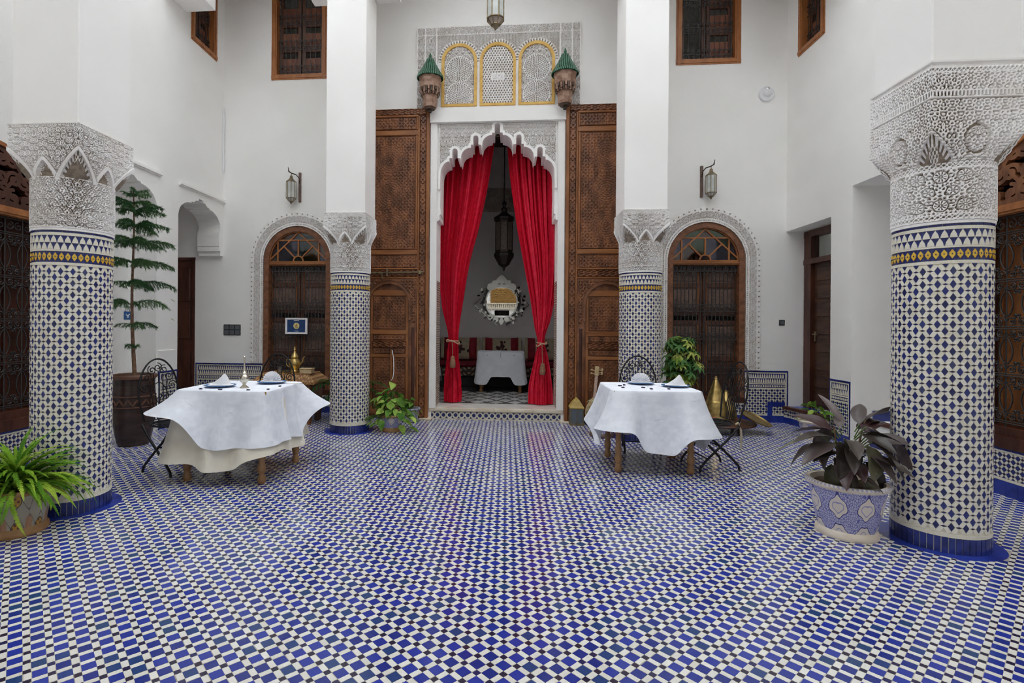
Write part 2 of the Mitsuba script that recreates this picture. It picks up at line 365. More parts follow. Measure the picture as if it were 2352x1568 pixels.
solo(ce, [bx(-4.7, 4.7, 6.7, 8.2, 7.2, 7.3), bx(-4.7, 4.7, -3.6, -0.8, 7.2, 7.3)], 'ceiling_wood')
for i in range(16):
    part(ce, 'beam', bx(-4.5 + i * 0.6, -4.42 + i * 0.6, 6.95, 8.0, 7.08, 7.2), 'ceiling_wood')

def room(key, x0, x1, y0, y1, z0, z1, open_):
    """A plain room behind a window: walls, floor and ceiling, open on one side."""
    t = 0.06; m = [bx(x0, x1, y0, y1, z1, z1 + t), bx(x0, x1, y0, y1, z0 - t, z0)]
    if open_ != 'y0': m.append(bx(x0, x1, y0 - t, y0, z0, z1))
    if open_ != 'y1': m.append(bx(x0, x1, y1, y1 + t, z0, z1))
    if open_ != 'x0': m.append(bx(x0 - t, x0, y0, y1, z0, z1))
    if open_ != 'x1': m.append(bx(x1, x1 + t, y0, y1, z0, z1))
    solo(struct(key), m, 'plaster')
room('wall_chamber_left', -4.3, -2.42, 8.34, 11.0, 0.02, 3.3, 'y0')
room('wall_chamber_right', 2.42, 4.42, 8.34, 11.0, 0.02, 3.3, 'y0')
room('wall_upper_left', -4.2, -2.2, 8.34, 11.0, 4.8, 7.2, 'y0')
room('wall_upper_right', 2.2, 4.2, 8.34, 11.0, 4.8, 7.2, 'y0')
room('wall_side_left', -8.0, XL - 0.36, 2.8, 5.18, 0.02, 3.4, 'x1')
room('wall_side_right', XRN + 0.30, 8.0, 2.8, 5.24, 0.02, 3.4, 'x0')
room('wall_top_left', -7.0, XL - 0.36, 6.9, 8.0, 5.0, 7.2, 'x1')
room('wall_front_chamber', -1.5, 1.5, -6.0, -3.6, 0.5, 3.0, 'y1')
room('wall_top_right', XR + 0.26, 7.0, 6.9, 8.0, 4.8, 7.0, 'x0')
# ---------------------------------------------------------------- floor: blue, white and dark tiles laid on the diagonal
COLS = dict(LN=(-3.13, 3.70), RN=(3.02, 3.695), LF=(-1.893, 6.70), RF=(1.825, 6.695))
CR = 0.25
fl = struct('floor')
solo(fl, bx(-6, 5.6, -3.6, 8.3, -0.12, -0.0015), 'grout')
PITX, PITY = 0.1085, 0.1078
FX0, FY0 = 0.1550 + 0.0535, 2.3080       # centre of one blue tile
S_, G_ = 0.655, 0.022
def prism_xy(poly, zt, zb, tilt=None):
    """Prism without a bottom over a convex polygon (counter-clockwise)."""
    p = np.asarray(poly, float); n = len(p)
    zt = np.broadcast_to(zt, n)
    v = np.vstack([np.c_[p, zt], np.c_[p, np.full(n, zb)]])
    f = [[0, k, k + 1] for k in range(1, n - 1)]
    for k in range(n):
        k2 = (k + 1) % n
        f += [[k, n + k, n + k2], [k, n + k2, k2]]
    return v, np.array(f)
def lat(a, b):      # lattice coordinates -> metres, relative to the cell corner
    return np.array([(a - b) * PITX / 2, (a + b) * PITY / 2])
def rect_l(a0, a1, b0, b1):
    return np.array([lat(a0, b0), lat(a1, b0), lat(a1, b1), lat(a0, b1)])
g = G_ / 2
KINDS = dict(blue_tile=(rect_l(g, S_ - g, g, S_ - g), 'blue_glaze'), white_tile=(rect_l(S_ + g, 1 - g, g, S_ - g), 'white_glaze'),
             white_tile_b=(rect_l(g, S_ - g, S_ + g, 1 - g), 'white_glaze'), dark_tile=(rect_l(S_ + g, 1 - g, S_ + g, 1 - g), 'dark_glaze'))
NV = 6
def variant_plies(poly, mat):
    out = []
    c = poly.mean(0)
    for k in range(NV):
        tilt = rng.normal(0, 0.0035, 2)
        z = (poly - c) @ tilt
        v, f = prism_xy(poly - c, z, -0.004)
        out.append(mikit.ply((v, f), mat, False, uv=np.tile([(k + 0.5) / NV, 0.5], (len(v), 1))))
    return out
def floor_ok(x, y):
    ok = (x > XL - 0.3) & (x < XR + 0.12) & (y < YB) & (y > 0.3)
    ok &= ~((np.abs(x) < 1.08) & (y > 7.6)) & ~((np.abs(x) < 2.0) & (y > 7.66))
    ok &= ~((x < XL) & (y < 6.80) & ((y < 5.3) | (y > 6.42)))
    for cx, cy in COLS.values(): ok &= np.hypot(x - cx, y - cy) > 0.318
    return ok
ia, ib = np.meshgrid(np.arange(-140, 140), np.arange(-140, 140), indexing='ij')
ctr = lat(S_ / 2, S_ / 2)
cellx = FX0 + (ia - ib) * PITX / 2 - ctr[0]; celly = FY0 + (ia + ib) * PITY / 2 - ctr[1]
rest = {'blue_glaze': [], 'white_glaze': [], 'dark_glaze': []}
picked = {'blue_tile': 300, 'white_tile': 150, 'white_tile_b': 150, 'dark_tile': 300}
for kind, (poly, mat) in KINDS.items():
    c = poly.mean(0)
    x, y = (cellx + c[0]).ravel(), (celly + c[1]).ravel()
    ok = floor_ok(x, y); x, y = x[ok], y[ok]
    d = np.hypot(x - EYE[0], y) + np.where((y < 1.98) | (np.abs(x - EYE[0]) > y * 0.98), 50, 0)
    order = np.argsort(d); x, y = x[order], y[order]
    vp = variant_plies(poly, mat)
    name = kind.replace('_b', '')
    kk = rng.integers(0, NV, len(x)); jit = rng.normal(0, 0.0008, (len(x), 2)); rot = rng.normal(0, 0.012, len(x))
    n = picked[kind]
    for i in range(n):
        scene[fast_number(f'floor__{name}')] = {**vp[kk[i]], 'to_world': T().translate([float(x[i] + jit[i, 0]), float(y[i] + jit[i, 1]), 0.0]).rotate([0, 0, 1], float(np.degrees(rot[i])))}
    m = len(x) - n
    base = poly - c
    zt = (base[None] * rng.normal(0, 0.0035, (m, 1, 2))).sum(-1)
    cs, sn = np.cos(rot[n:]), np.sin(rot[n:])
    P = np.stack([base[None, :, 0] * cs[:, None] - base[None, :, 1] * sn[:, None] + (x[n:] + jit[n:, 0])[:, None],
                  base[None, :, 0] * sn[:, None] + base[None, :, 1] * cs[:, None] + (y[n:] + jit[n:, 1])[:, None]], -1)
    V = np.concatenate([np.concatenate([P, zt[..., None]], -1), np.concatenate([P, np.full(zt.shape + (1,), -0.004)], -1)], 1)
    f0 = prism_xy(base, 0.0, -0.004)[1]
    F = (f0[None] + 8 * np.arange(m)[:, None, None]).reshape(-1, 3)
    U = np.repeat(np.c_[(kk[n:] + rng.random(m)) / NV, np.full(m, .5)], 8, 0)
    rest[mat].append((V.reshape(-1, 3), F, U))
for mat, parts in rest.items():
    V, F = cat(*[(v, f) for v, f, u in parts]); U = np.vstack([u for v, f, u in parts])
    key = fast_number({'blue_glaze': 'floor__blue_tile', 'white_glaze': 'floor__white_tile', 'dark_glaze': 'floor__dark_tile'}[mat])
    scene[key] = mikit.ply((V, F), mat, False, uv=U); labels[key] = {'kind': 'stuff'}
for cx, cy in COLS.values():          # blue ring round each column foot
    ring = Point(cx, cy).buffer(0.322, 48).difference(Point(cx, cy).buffer(CR - 0.01, 48))
    part(fl, 'column_ring', extr(ring, -0.004, 0.0005, 'xy'), 'sapphire_glaze')
# ---------------------------------------------------------------- carving patterns (height 0..1 over u, v in metres)
def qc(u, v, k, n=4, a0=0.0):
    return sum(np.cos(k * (u * np.cos(a0 + PI * i / n) + v * np.sin(a0 + PI * i / n))) for i in range(n)) / n
def warp(u, v, a, s, seed=0):
    p = np.stack([u * s, v * s, np.zeros_like(u)], -1)
    return u + a * (meshkit.noise(p, seed) - .5), v + a * (meshkit.noise(p, seed + 5) - .5)
def lace(u, v, s):
    """White net with small dark holes, mirrored about vertical axes every 8 s."""
    m = 8 * s
    uu = np.abs((u / m + 0.5) % 1.0 - 0.5) * m
    a, b = warp(uu, v, 1.2 * s, 0.35 / s, 3)
    f = qc(a, b, 2 * PI / (1.55 * s), 4, 0.2)
    g_ = qc(uu, v, 2 * PI / (5.2 * s), 3, 0.5)
    return 1 - ss(0.05, 0.19, f + 0.14 * g_)
def leafnet(u, v, s):
    """Rows of small fans and ogee stems."""
    uu = (u / (5 * s)); row = np.floor(v / (4.6 * s)); uu = uu + 0.5 * (row % 2)
    x = ((uu % 1.0) - 0.5) * 5 * s; y = (v % (4.6 * s)) - 1.3 * s
    r, t = np.hypot(x, y), np.arctan2(x, y)
    fan = (np.cos(8 * t) > -0.15) & (r > 0.55 * s) & (r < 1.75 * s) & (np.abs(t) < 1.75)
    tip = (np.hypot(x, y + 1.0 * s) < .55 * s) | (np.hypot(np.abs(x) - 1.75 * s, y + 1.05 * s) < .5 * s)
    ring = (np.abs(r - 2.3 * s) < 0.26 * s) & (y > -.6 * s)
    h = np.where(fan | ring | tip, 0.0, 1.0)
    return np.where(r < 2.6 * s, h, lace(u, v, s * 0.9))
def rosette(x, y, R, k=10):
    r, t = np.hypot(x, y), np.arctan2(y, x)
    h = np.ones_like(r)
    h = np.where(np.abs(r - 0.93 * R) < 0.085 * R, 0.0, h)
    h = np.where((np.cos(k * t) > 0.55) & (r > 0.32 * R) & (r < 0.74 * R), 0.0, h)
    h = np.where(np.abs(r - 0.20 * R) < 0.06 * R, 0.0, h)
    return h, r < 1.02 * R
def scroll_field(u, v, s, seed=1):
    """Spiral scrolls on a mirrored lattice with small holes between."""
    m = 10 * s
    x0 = np.abs((u / m + 0.5) % 1.0 - 0.5) * m
    h = lace(u, v, s * 0.95)
    for cx, cy, R, sg in ((1.6, 1.5, 1.9, 1), (3.7, 4.3, 1.7, -1), (1.3, 6.3, 1.8, -1), (4.2, 8.2, 1.7, 1), (1.7, 10.4, 1.8, 1), (4.6, 1.2, 1.4, -1)):
        y = (v / s) % 12.0 - cy; x = x0 / s - cx
        r, t = np.hypot(x, y), np.arctan2(y, x) * sg
        ph = (r / R * 2.1 - t / (2 * PI)) % 1.0
        inside = r < R
        h = np.where(inside, np.where(np.abs(ph - 0.5) < 0.14, 0.0, 1.0), h)
        h = np.where(np.abs(r - R * 1.12) < 0.12, 0.0, h)
    return h
def braid(u, v, w, p):
    """Two-strand plait over a strip 0 <= v <= w."""
    y = v / w * 2 - 1
    a = np.abs(y - 0.72 * np.sin(2 * PI * u / p)); b = np.abs(y + 0.72 * np.sin(2 * PI * u / p))
    return np.where((np.minimum(a, b) > 0.34), 0.0, 1.0)
def drum_left(u, v):
    h = leafnet(u, v, 0.0115)
    band = v < 0.095
    sc = scroll_field(u, v + 0.012, 0.0115)
    h = np.where(band, sc, h)
    for a in (0.003, 0.098, 0.362): h = np.where(np.abs(v - a) < 0.006, 1.0, h)
    return np.where((np.abs(v - 0.098) < 0.0045) & (np.sin(u * 40) > -0.9), 0.55, h)
def drum_right(u, v):
    p = 2 * PI * CR / 14
    h = lace(u, v, 0.0125)
    for row, (vc, off) in enumerate(((0.095, 0.0), (0.185, 0.5), (0.275, 0.0))):
        x = ((u / p + off) % 1.0 - 0.5) * p
        rh, ins = rosette(x, v - vc, 0.040 if row != 1 else 0.031, 10 if row != 1 else 6)
        h = np.where(ins, rh, h)
    for v0 in (0.005, 0.328):
        h = np.where((v > v0) & (v < v0 + 0.034), braid(u, v - v0, 0.034, 0.052), h)
        for e in (v0, v0 + 0.034): h = np.where(np.abs(v - e) < 0.0045, 1.0, h)
    return h
def ogee(x, half, apex):
    """Height of a pointed ogee arch of the given half width at offset x."""
    q = np.clip(np.abs(x) / half, 0, 1)
    return apex * (1 - q) ** 0.55 * (0.55 + 0.45 * np.sqrt(np.maximum(1 - q * q, 0)))
def cap_left(u, t, z, W):
    """u: position along the face in units of its half width (-1..1, corners at +-1); t: 0 at the bottom, 1 at the top."""
    h = scroll_field(u * 0.27, z, 0.0135)
    rel = np.ones_like(u)
    xc = 1 - np.abs(u)
    out = h
    for x, half, apex in ((u, 0.30, 0.34), (xc, 0.58, 0.52)):
        e = ogee(x, half, apex)
        inside = (np.abs(x) < half) & (t < e)
        d = e - t
        rad = np.arctan2(x * 1.1, t + 0.06)
        leaf = np.where((np.cos(rad * 26) > 0.25) & (np.hypot(x, t) > 0.08), 0.15, 0.62)
        seed = ((np.abs(x) / 0.15) ** 2 + ((t - 0.27 * apex / 0.52) / 0.17) ** 2 < 1) & (half > 0.4)
        leaf = np.where(seed, np.where(qc(x, t, 95, 2, PI / 4) > 0.15, 0.1, 0.75), leaf)
        leaf = np.where(half < 0.4, 0.6 * lace(x * 0.27, t * 0.38, 0.010), leaf)
        e2 = ogee(x, half + 0.13, apex + 0.10)
        rib = (np.abs(x) < half + 0.13) & (t < e2) & ~inside
        out = np.where(rib, np.where(np.abs(e2 - t) < 0.018, 0.15, 1.15), out)
        out = np.where(inside, leaf - 0.55 * np.clip(d * 6, 0, 1), out)
    rim = (z > 0.388)
    return np.where(rim, 1.0, out)
def cap_right(u, t, z, W):
    hz = z
    h = lace(u * 0.27, z, 0.0125)
    xm = u
    r, ins = rosette(xm * 0.27, z - 0.21, 0.042, 12)
    h = np.where(ins, r, h)
    tear = np.hypot(xm / 0.26, (t - 0.40) / 0.22)
    h = np.where(np.abs(tear - 1) < 0.10, 0.0, h)
    out = h
    xc = 1 - np.abs(u)
    for x, half, apex in ((xc, 0.55, 0.50), (np.abs(u) - 0.17, 0.14, 0.10)):
        e = ogee(x, half, apex); inside = (np.abs(x) < half) & (t < e)
        rad = np.arctan2(x, t + 0.02)
        leaf = np.where((np.cos(rad * 22 + 9 * np.hypot(x, t)) > 0.2), 0.1, 0.75)
        seed = ((np.abs(x) / 0.14) ** 2 + ((t - 0.20) / 0.15) ** 2 < 1) & (half > 0.4)
        leaf = np.where(seed, np.where(qc(x, t, 90, 2, PI / 4) > 0.1, 0.1, 0.9), leaf)
        e2 = ogee(x, half + 0.10, apex + 0.07); rib = (np.abs(x) < half + 0.10) & (t < e2) & ~inside
        ribh = np.where(np.cos(t * 130) > 0.5, 0.45, 1.1)
        out = np.where(rib, np.where(np.abs(e2 - t) < 0.015, 0.0, ribh), out)
        out = np.where(inside, leaf - 0.5 * np.clip((e - t) * 6, 0, 1), out)
    top = z > 0.41
    b = lace(u * 0.27, z, 0.0115)
    b = np.where((z > 0.415) & (z < 0.445), np.where(np.cos(u * 0.27 * 2 * PI / 0.021) > 0.2, 0.0, 1.0), b)
    b = np.where(z > 0.565, braid(u * 0.27, z - 0.565, 0.03, 0.05), b)
    out = np.where(top, b, out)
    for e in (0.408, 0.448, 0.562): out = np.where(np.abs(z - e) < 0.005, 1.0, out)
    out = np.where(np.abs(z - 0.400) < 0.005, 0.0, out)
    return np.where(z > 0.622, 1.0, out)

# ---------------------------------------------------------------- columns
def cyl_piece(poly, R, hgt=0.003, zb=-0.003, seg=1):
    """Tile on a cylinder: convex polygon (arc length s, z) round phi = 0, facing -y."""
    p = np.asarray(poly, float); n = len(p)
    def w(r): a = p[:, 0] / R; return np.stack([r * np.sin(a), -r * np.cos(a), p[:, 1]], 1)
    v = np.vstack([w(R + hgt), w(R + zb)])
    f = [[0, k, k + 1] for k in range(1, n - 1)]
    for k in range(n):
        k2 = (k + 1) % n; f += [[k, n + k, n + k2], [k, n + k2, k2]]
    return v, np.array(f)
def inset(p, d):
    q = Polygon(p).buffer(-d, join_style=2)
    return np.array(shapely.geometry.polygon.orient(q).exterior.coords)[:-1]
NC = 22
A_, B_ = 2 * PI * CR / NC, (1.80 - 0.125) / 20
def zell_pieces():
    a, b = A_ / 2, B_ / 2
    dw, dh, lw_, lh = 0.0162, 0.0272, 0.0158, 0.0064
    dia = [(dw, 0), (0, dh), (-dw, 0), (0, -dh)]
    len_ = [(lw_, 0), (0, lh), (-lw_, 0), (0, -lh)]
    wh = [(dw, 0), (a - 0 - lw_ + a * 0, 0)]
    wh = [(dw, 0), (2 * a / 2 * 1 - lw_, 0), (a, lh), (a, b - dh), (a - dw, b), (lw_, b), (0, b - lh), (0, dh)]
    return inset(dia, 0.0008), inset(len_, 0.0005), inset(wh, 0.0007)
def column(key, near, drum, capfn, cap_h, visible_deg):
    cx, cy = COLS[key]
    lab = dict(LN='tiled column with zigzag yellow band beside the big dark planter, nearest on the left',
               RN='tiled column behind the rubber plant pot, nearest on the right with the tallest carved capital',
               LF='tiled column by the left carved door, leafy green pothos pot at its foot',
               RF='tiled column by the right carved door, behind the right table')[key]
    c = thing('tiled_column', lab, 'column', 'tiled columns with carved capitals', 'thing')
    part(c, 'shaft', lathe([(CR - 0.0015, 0.0), (CR - 0.0015, 2.07)], 64, cx, cy), 'column_grout', True)
    dia, lens, wh = zell_pieces()
    wh2 = [np.array(wh), np.array(wh) * [-1, 1]]; wh2[1] = wh2[1][::-1]
    pieces = {'blue_tile': [], 'white_tile': [], 'dark_tile': []}
    face = math.atan2(EYE[0] - cx, cy - EYE[1])      # direction to the courtyard's entrance
    for j in range(0, 41):
        z = 0.125 + j * B_ / 2
        for i in range(NC):
            ph = (i + 0.5 * (j % 2)) * 2 * PI / NC
            if 0 < j < 40:
                pieces['blue_tile'].append((0, ph, z)); pieces['dark_tile'].append((1, ph + PI / NC, z))
            if j < 40:
                pieces['white_tile'].append((2, ph, z)); pieces['white_tile'].append((3, ph, z))
    shapes = [dia, lens, wh2[0], wh2[1]]
    if near:
        vp = {}
        for si, mat in ((0, 'column_blue'), (2, 'column_white'), (3, 'column_white')):
            vp[si] = []
            for k in range(NV):
                v, f = cyl_piece(shapes[si], CR, 0.0028 + 0.0012 * rng.random())
                vp[si].append(mikit.ply((v, f), mat, False, uv=np.tile([(k + .5) / NV, .5], (len(v), 1))))
    for name, mat in (('blue_tile', 'column_blue'), ('white_tile', 'column_white'), ('dark_tile', 'dark_glaze')):
        L = pieces[name]
        dev = np.array([abs((ph - face + PI) % (2 * PI) - PI) for _, ph, _ in L])
        order = np.argsort(dev, kind='stable')
        n = 300 if near and name != 'dark_tile' else 0
        for i in order[:n]:
            si, ph, z = L[i]
            scene[fast_number(f'{c}__{name}')] = {**vp[si][int(rng.integers(NV))], 'to_world': T().translate([cx, cy, z]).rotate([0, 0, 1], math.degrees(ph))}
        Vs, Fs, Us, at = [], [], [], 0
        for i in order[n:]:
            si, ph, z = L[i]
            v, f = cyl_piece(shapes[si], CR, 0.0028 + 0.0012 * rng.random())
            Vs.append(xf((v, f), rotz(ph, cx, cy, z))[0]); Fs.append(f + at); at += len(v); Us.append(np.tile([rng.random(), .5], (len(v), 1)))
        k2 = fast_number(f'{c}__{name}')
        scene[k2] = mikit.ply((np.vstack(Vs), np.vstack(Fs)), mat, False, uv=np.vstack(Us)); labels[k2] = {'kind': 'stuff'}
    # half diamonds closing the field, white fillets, bands
    def ringband(name, z0, z1, mat, r=0.002): part(c, name, lathe([(CR - .004, z0), (CR + r, z0), (CR + r, z1), (CR - .004, z1)], 64, cx, cy), mat, 45)
    ringband('white_fillet', 0.100, 0.1235, 'column_white', 0.004)
    ringband('white_fillet', 1.803, 1.822, 'column_white', 0.004)
    tri = [(-0.0142, 0), (0.0142, 0), (0, 0.023)]
    def many(name, poly, n, z, mat, off=0.0, flip=False, sep=near, hgt=0.0045):
        p = np.array(poly) * [1, -1 if flip else 1]
        if flip: p = p[::-1]
        if sep:
            v, f = cyl_piece(p, CR, hgt)
            pl = mikit.ply((v, f), mat, False, uv=np.tile([0.5, .5], (len(v), 1)))
            for i in range(n):
                scene[fast_number(f'{c}__{name}')] = {**pl, 'to_world': T().translate([cx, cy, z]).rotate([0, 0, 1], 360.0 * (i + off) / n)}
        else:
            k3 = part(c, name, [xf(cyl_piece(p, CR, hgt), rotz(2 * PI * (i + off) / n, cx, cy, z)) for i in range(n)], mat, False, kind='stuff')
    many('blue_half_tile', tri, NC, 1.802, 'column_blue', 0.0, True, False)
    ringband('yellow_band_ground', 1.824, 1.902, 'column_blue', 0.0)
    ny = 42; py = 2 * PI * CR / ny
    many('yellow_tile', [(-py * .49, 0), (0, -0.029), (py * .49, 0), (0, 0.029)], ny, 1.863, 'yellow_glaze')
    many('blue_dot', [(-0.0065, 0), (0, -0.007), (0.0065, 0), (0, 0.007)], ny, 1.863, 'column_blue', 0.5, False, False, 0.006)
    many('blue_dot', [(-0.0042, 0), (0, -0.005), (0.0042, 0), (0, 0.005)], ny, 1.863, 'column_blue', 0.0, False, False, 0.006)
    ringband('white_fillet', 1.903, 1.914, 'column_white', 0.004)
    ringband('merlon_ground', 1.914, 2.016, 'column_blue', 0.0)
    bell = [(-0.026, 0), (0.026, 0), (0.026, 0.007), (0.012, 0.017), (0.016, 0.030), (0.005, 0.045), (0, 0.052), (-0.005, 0.045), (-0.016, 0.030), (-0.012, 0.017), (-0.026, 0.007)]
    bell2 = [(-0.028, 0), (0.028, 0), (0.028, 0.006), (0.006, 0.050), (-0.006, 0.050), (-0.028, 0.006)]
    def bells(z, off): 
        hull = [(-0.0285, 0.0), (0.0285, 0.0), (0.0265, 0.008)]
        many('merlon_tile', [(-0.0195, 0), (0.0195, 0), (0.0165, 0.009), (0.0135, 0.024), (0.0065, 0.037), (0.0, 0.049), (-0.0065, 0.037), (-0.0135, 0.024), (-0.0165, 0.009)], 37, z, 'column_white', off)
    bells(1.915, 0.0); bells(1.965, 0.5)
    ringband('white_fillet', 2.016, 2.036, 'column_white', 0.004)
    many('blue_edge_tile', [(-0.0325, 0), (0.0325, 0), (0.0325, 0.013), (-0.0325, 0.013)], 23, 2.038, 'column_blue', 0.2, False, False)
    ringband('rim', 2.053, 2.072, 'stucco', 0.009)
    # foot: a ring of upright blue tiles
    nb = 46
    wv = 2 * PI * CR / nb
    if near:
        vps = []
        for k in range(5):
            v, f = cyl_piece([(-wv / 2 + .0022, 0), (wv / 2 - .0022, 0), (wv / 2 - .0022, .098), (-wv / 2 + .0022, .098)], CR, 0.004 + 0.002 * rng.random())
            vps.append(mikit.ply((v, f), 'ring_blue', False))
        for i in range(nb):
            scene[fast_number(f'{c}__base_tile')] = {**vps[i * 7 % 5], 'to_world': T().translate([cx, cy, 0.0]).rotate([0, 0, 1], 360.0 * i / nb)}
    else: many('base_tile', [(-wv / 2 + .002, 0), (wv / 2 - .002, 0), (wv / 2 - .002, .098), (-wv / 2 + .002, .098)], nb, 0.0, 'ring_blue', 0, False, False)
    # carved drum
    st = 0.0030 if near else 0.0046
    z0, z1 = 2.072, 2.432
    nu, nv = int(2 * PI * CR / st), int((z1 - z0) / st) + 1
    U, V = np.meshgrid(np.arange(nu) * 2 * PI * CR / nu, np.linspace(0, z1 - z0, nv), indexing='ij')
    H = np.clip(drum(U, V), 0, 1.2)
    ph = U / CR
    r = CR + 0.012 - 0.036 * (1 - H)
    P = np.stack([cx + r * np.sin(ph), cy - r * np.cos(ph), z0 + V], -1).reshape(-1, 3)
    q = grid_faces(nu, nv, True)
    part(c, 'carved_drum', (P, q), 'stucco')
    part(c, 'drum_recess_shade', lathe([(CR - .016, z0), (CR - .016, z1)], 48, cx, cy), 'raw_plaster', True)  # brown backing added behind the lace, shade of the holes put into its colour
    # carved capital: round below, square above
    z0, z1 = 2.432 - 0.02, 2.432 + cap_h
    hw = 0.272
    nphi, nt = int(8 * hw / st) // 8 * 8, int((z1 - z0) / st)
    # walk round the square so that the corners get as many vertices as the faces
    s = np.arange(nphi) / nphi * 8.0
    k = np.floor((s + 1) / 2).astype(int) % 4
    uu = (s + 1) % 2 - 1            # -1..1 along face k, 0 at its middle
    fx, fy = uu, -np.ones_like(uu)
    ang = k * PI / 2
    sqx, sqy = (fx * np.cos(ang) - fy * np.sin(ang)) * hw, (fx * np.sin(ang) + fy * np.cos(ang)) * hw
    dirn = np.stack([sqx, sqy], 1); nd = np.linalg.norm(dirn, axis=1, keepdims=True); dirn = dirn / nd
    tt = np.linspace(0, 1, nt)
    Ug, Tg = np.meshgrid(uu, tt, indexing='ij')
    zz = Tg * (z1 - z0)
    q_ = np.clip(zz / 0.20, 0, 1)
    w = ss(0, 1, q_) ** 0.55 * 0.92 + 0.08 * q_
    sag = 0.035 * np.abs(Ug) ** 3 * (1 - q_)               # the corner horns hang a little
    H = np.clip(capfn(Ug, np.clip(zz / 0.384, 0, 1), zz, hw), -0.3, 1.2)
    rad = (CR + 0.006) * (1 - w) + nd * w
    core = rad - 0.024
    rad = rad - 0.034 * (1 - H)
    P = np.stack([cx + dirn[:, None, 0] * rad, cy + dirn[:, None, 1] * rad, z0 + zz - sag], -1).reshape(-1, 3)
    q = grid_faces(nphi, nt, True)
    bot = np.array([[cx + 0.2 * math.sin(x), cy - 0.2 * math.cos(x), z0 + 0.01] for x in np.linspace(0, 2 * PI, nphi, endpoint=False)])
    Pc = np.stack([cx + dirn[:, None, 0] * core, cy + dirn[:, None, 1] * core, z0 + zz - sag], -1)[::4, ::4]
    part(c, 'capital_recess_shade', (Pc.reshape(-1, 3), grid_faces(Pc.shape[0], Pc.shape[1], True)), 'raw_plaster', True)  # added brown backing: shades the carved recesses by colour
    part(c, 'carved_capital', [(P, q), bx(cx - hw + .012, cx + hw - .012, cy - hw + .012, cy + hw - .012, z1 - 0.05, z1 - 0.001)], 'stucco')
    bw = 0.256
    part(c, 'pier', cbx(cx - bw, cx + bw, cy - bw, cy + bw, z1 - 0.004, 8.2 if near else 5.74, 0.008), 'plaster')
    return c
column('LN', True, drum_left, cap_left, 0.375, 60)
column('RN', True, drum_right, cap_right, 0.615, 60)
column('LF', False, lambda u, v: leafnet(u, v, 0.0135), cap_left, 0.375, 0)
column('RF', False, lambda u, v: leafnet(u + 0.03, v, 0.0135), cap_left, 0.375, 0)
# ---------------------------------------------------------------- zellige panels
def on_wall_y(Y): return lambda s, z, d: np.stack([s, Y - d + 0 * s, z], -1)                 # faces -y
def on_wall_xp(X): return lambda s, z, d: np.stack([X + d + 0 * s, s, z], -1)               # faces +x, s = y
def on_wall_xm(X): return lambda s, z, d: np.stack([X - d + 0 * s, s, z], -1)               # faces -x
def on_line(x0, y0, dx, dy, nx, ny): return lambda s, z, d: np.stack([x0 + dx * s + nx * d, y0 + dy * s + ny * d, z], -1)
def flat_prisms(polys, mapper, hgt=0.004):
    V, F, at = [], [], 0
    for p in polys:
        p = np.asarray(p, float); n = len(p)
        v = np.vstack([mapper(p[:, 0], p[:, 1], np.full(n, hgt)), mapper(p[:, 0], p[:, 1], np.full(n, -0.002))])
        f = [[0, k, k + 1] for k in range(1, n - 1)]
        for k in range(n):
            k2 = (k + 1) % n; f += [[k, n + k, n + k2], [k, n + k2, k2]]
        V.append(v); F.append(np.array(f) + at); at += len(v)
    return (np.vstack(V), np.vstack(F)) if V else None
def lattice_polys(s0, s1, z0, z1, px=0.078, pz=0.078, phase=(0.0, 0.0), S=0.62):
    """Blue squares, white oblongs and small dark squares on the diagonal, clipped to the rectangle."""
    L = lambda a, b: np.array([phase[0] + (a - b) * px / 2, phase[1] + (a + b) * pz / 2])
    R = lambda a0, a1, b0, b1: [L(a0, b0), L(a1, b0), L(a1, b1), L(a0, b1)]
    area = sbox(s0, z0, s1, z1); e = 0.03
    out = dict(blue=[], white=[], dark=[])
    N = int((s1 - s0 + z1 - z0) / px * 2) + 6
    ms, mz = (s0 + s1) / 2 - phase[0], (z0 + z1) / 2 - phase[1]
    a00 = ms / px + mz / pz; b00 = mz / pz - ms / px
    for i in range(-N, N):
        for j in range(-N, N):
            a, b = round(a00) + i, round(b00) + j
            c = L(a + .5, b + .5)
            if not (s0 - px < c[0] < s1 + px and z0 - pz < c[1] < z1 + pz): continue
            for k, q in (('blue', R(a + e, a + S - e, b + e, b + S - e)), ('white', R(a + S + e, a + 1 - e, b + e, b + S - e)),
                         ('white', R(a + e, a + S - e, b + S + e, b + 1 - e)), ('dark', R(a + S + e, a + 1 - e, b + S + e, b + 1 - e))):
                g_ = Polygon(q).intersection(area)
                if g_.geom_type == 'Polygon' and g_.area > 2e-5:
                    out[k].append(np.array(shapely.geometry.polygon.orient(g_).exterior.coords)[:-1])
    return out
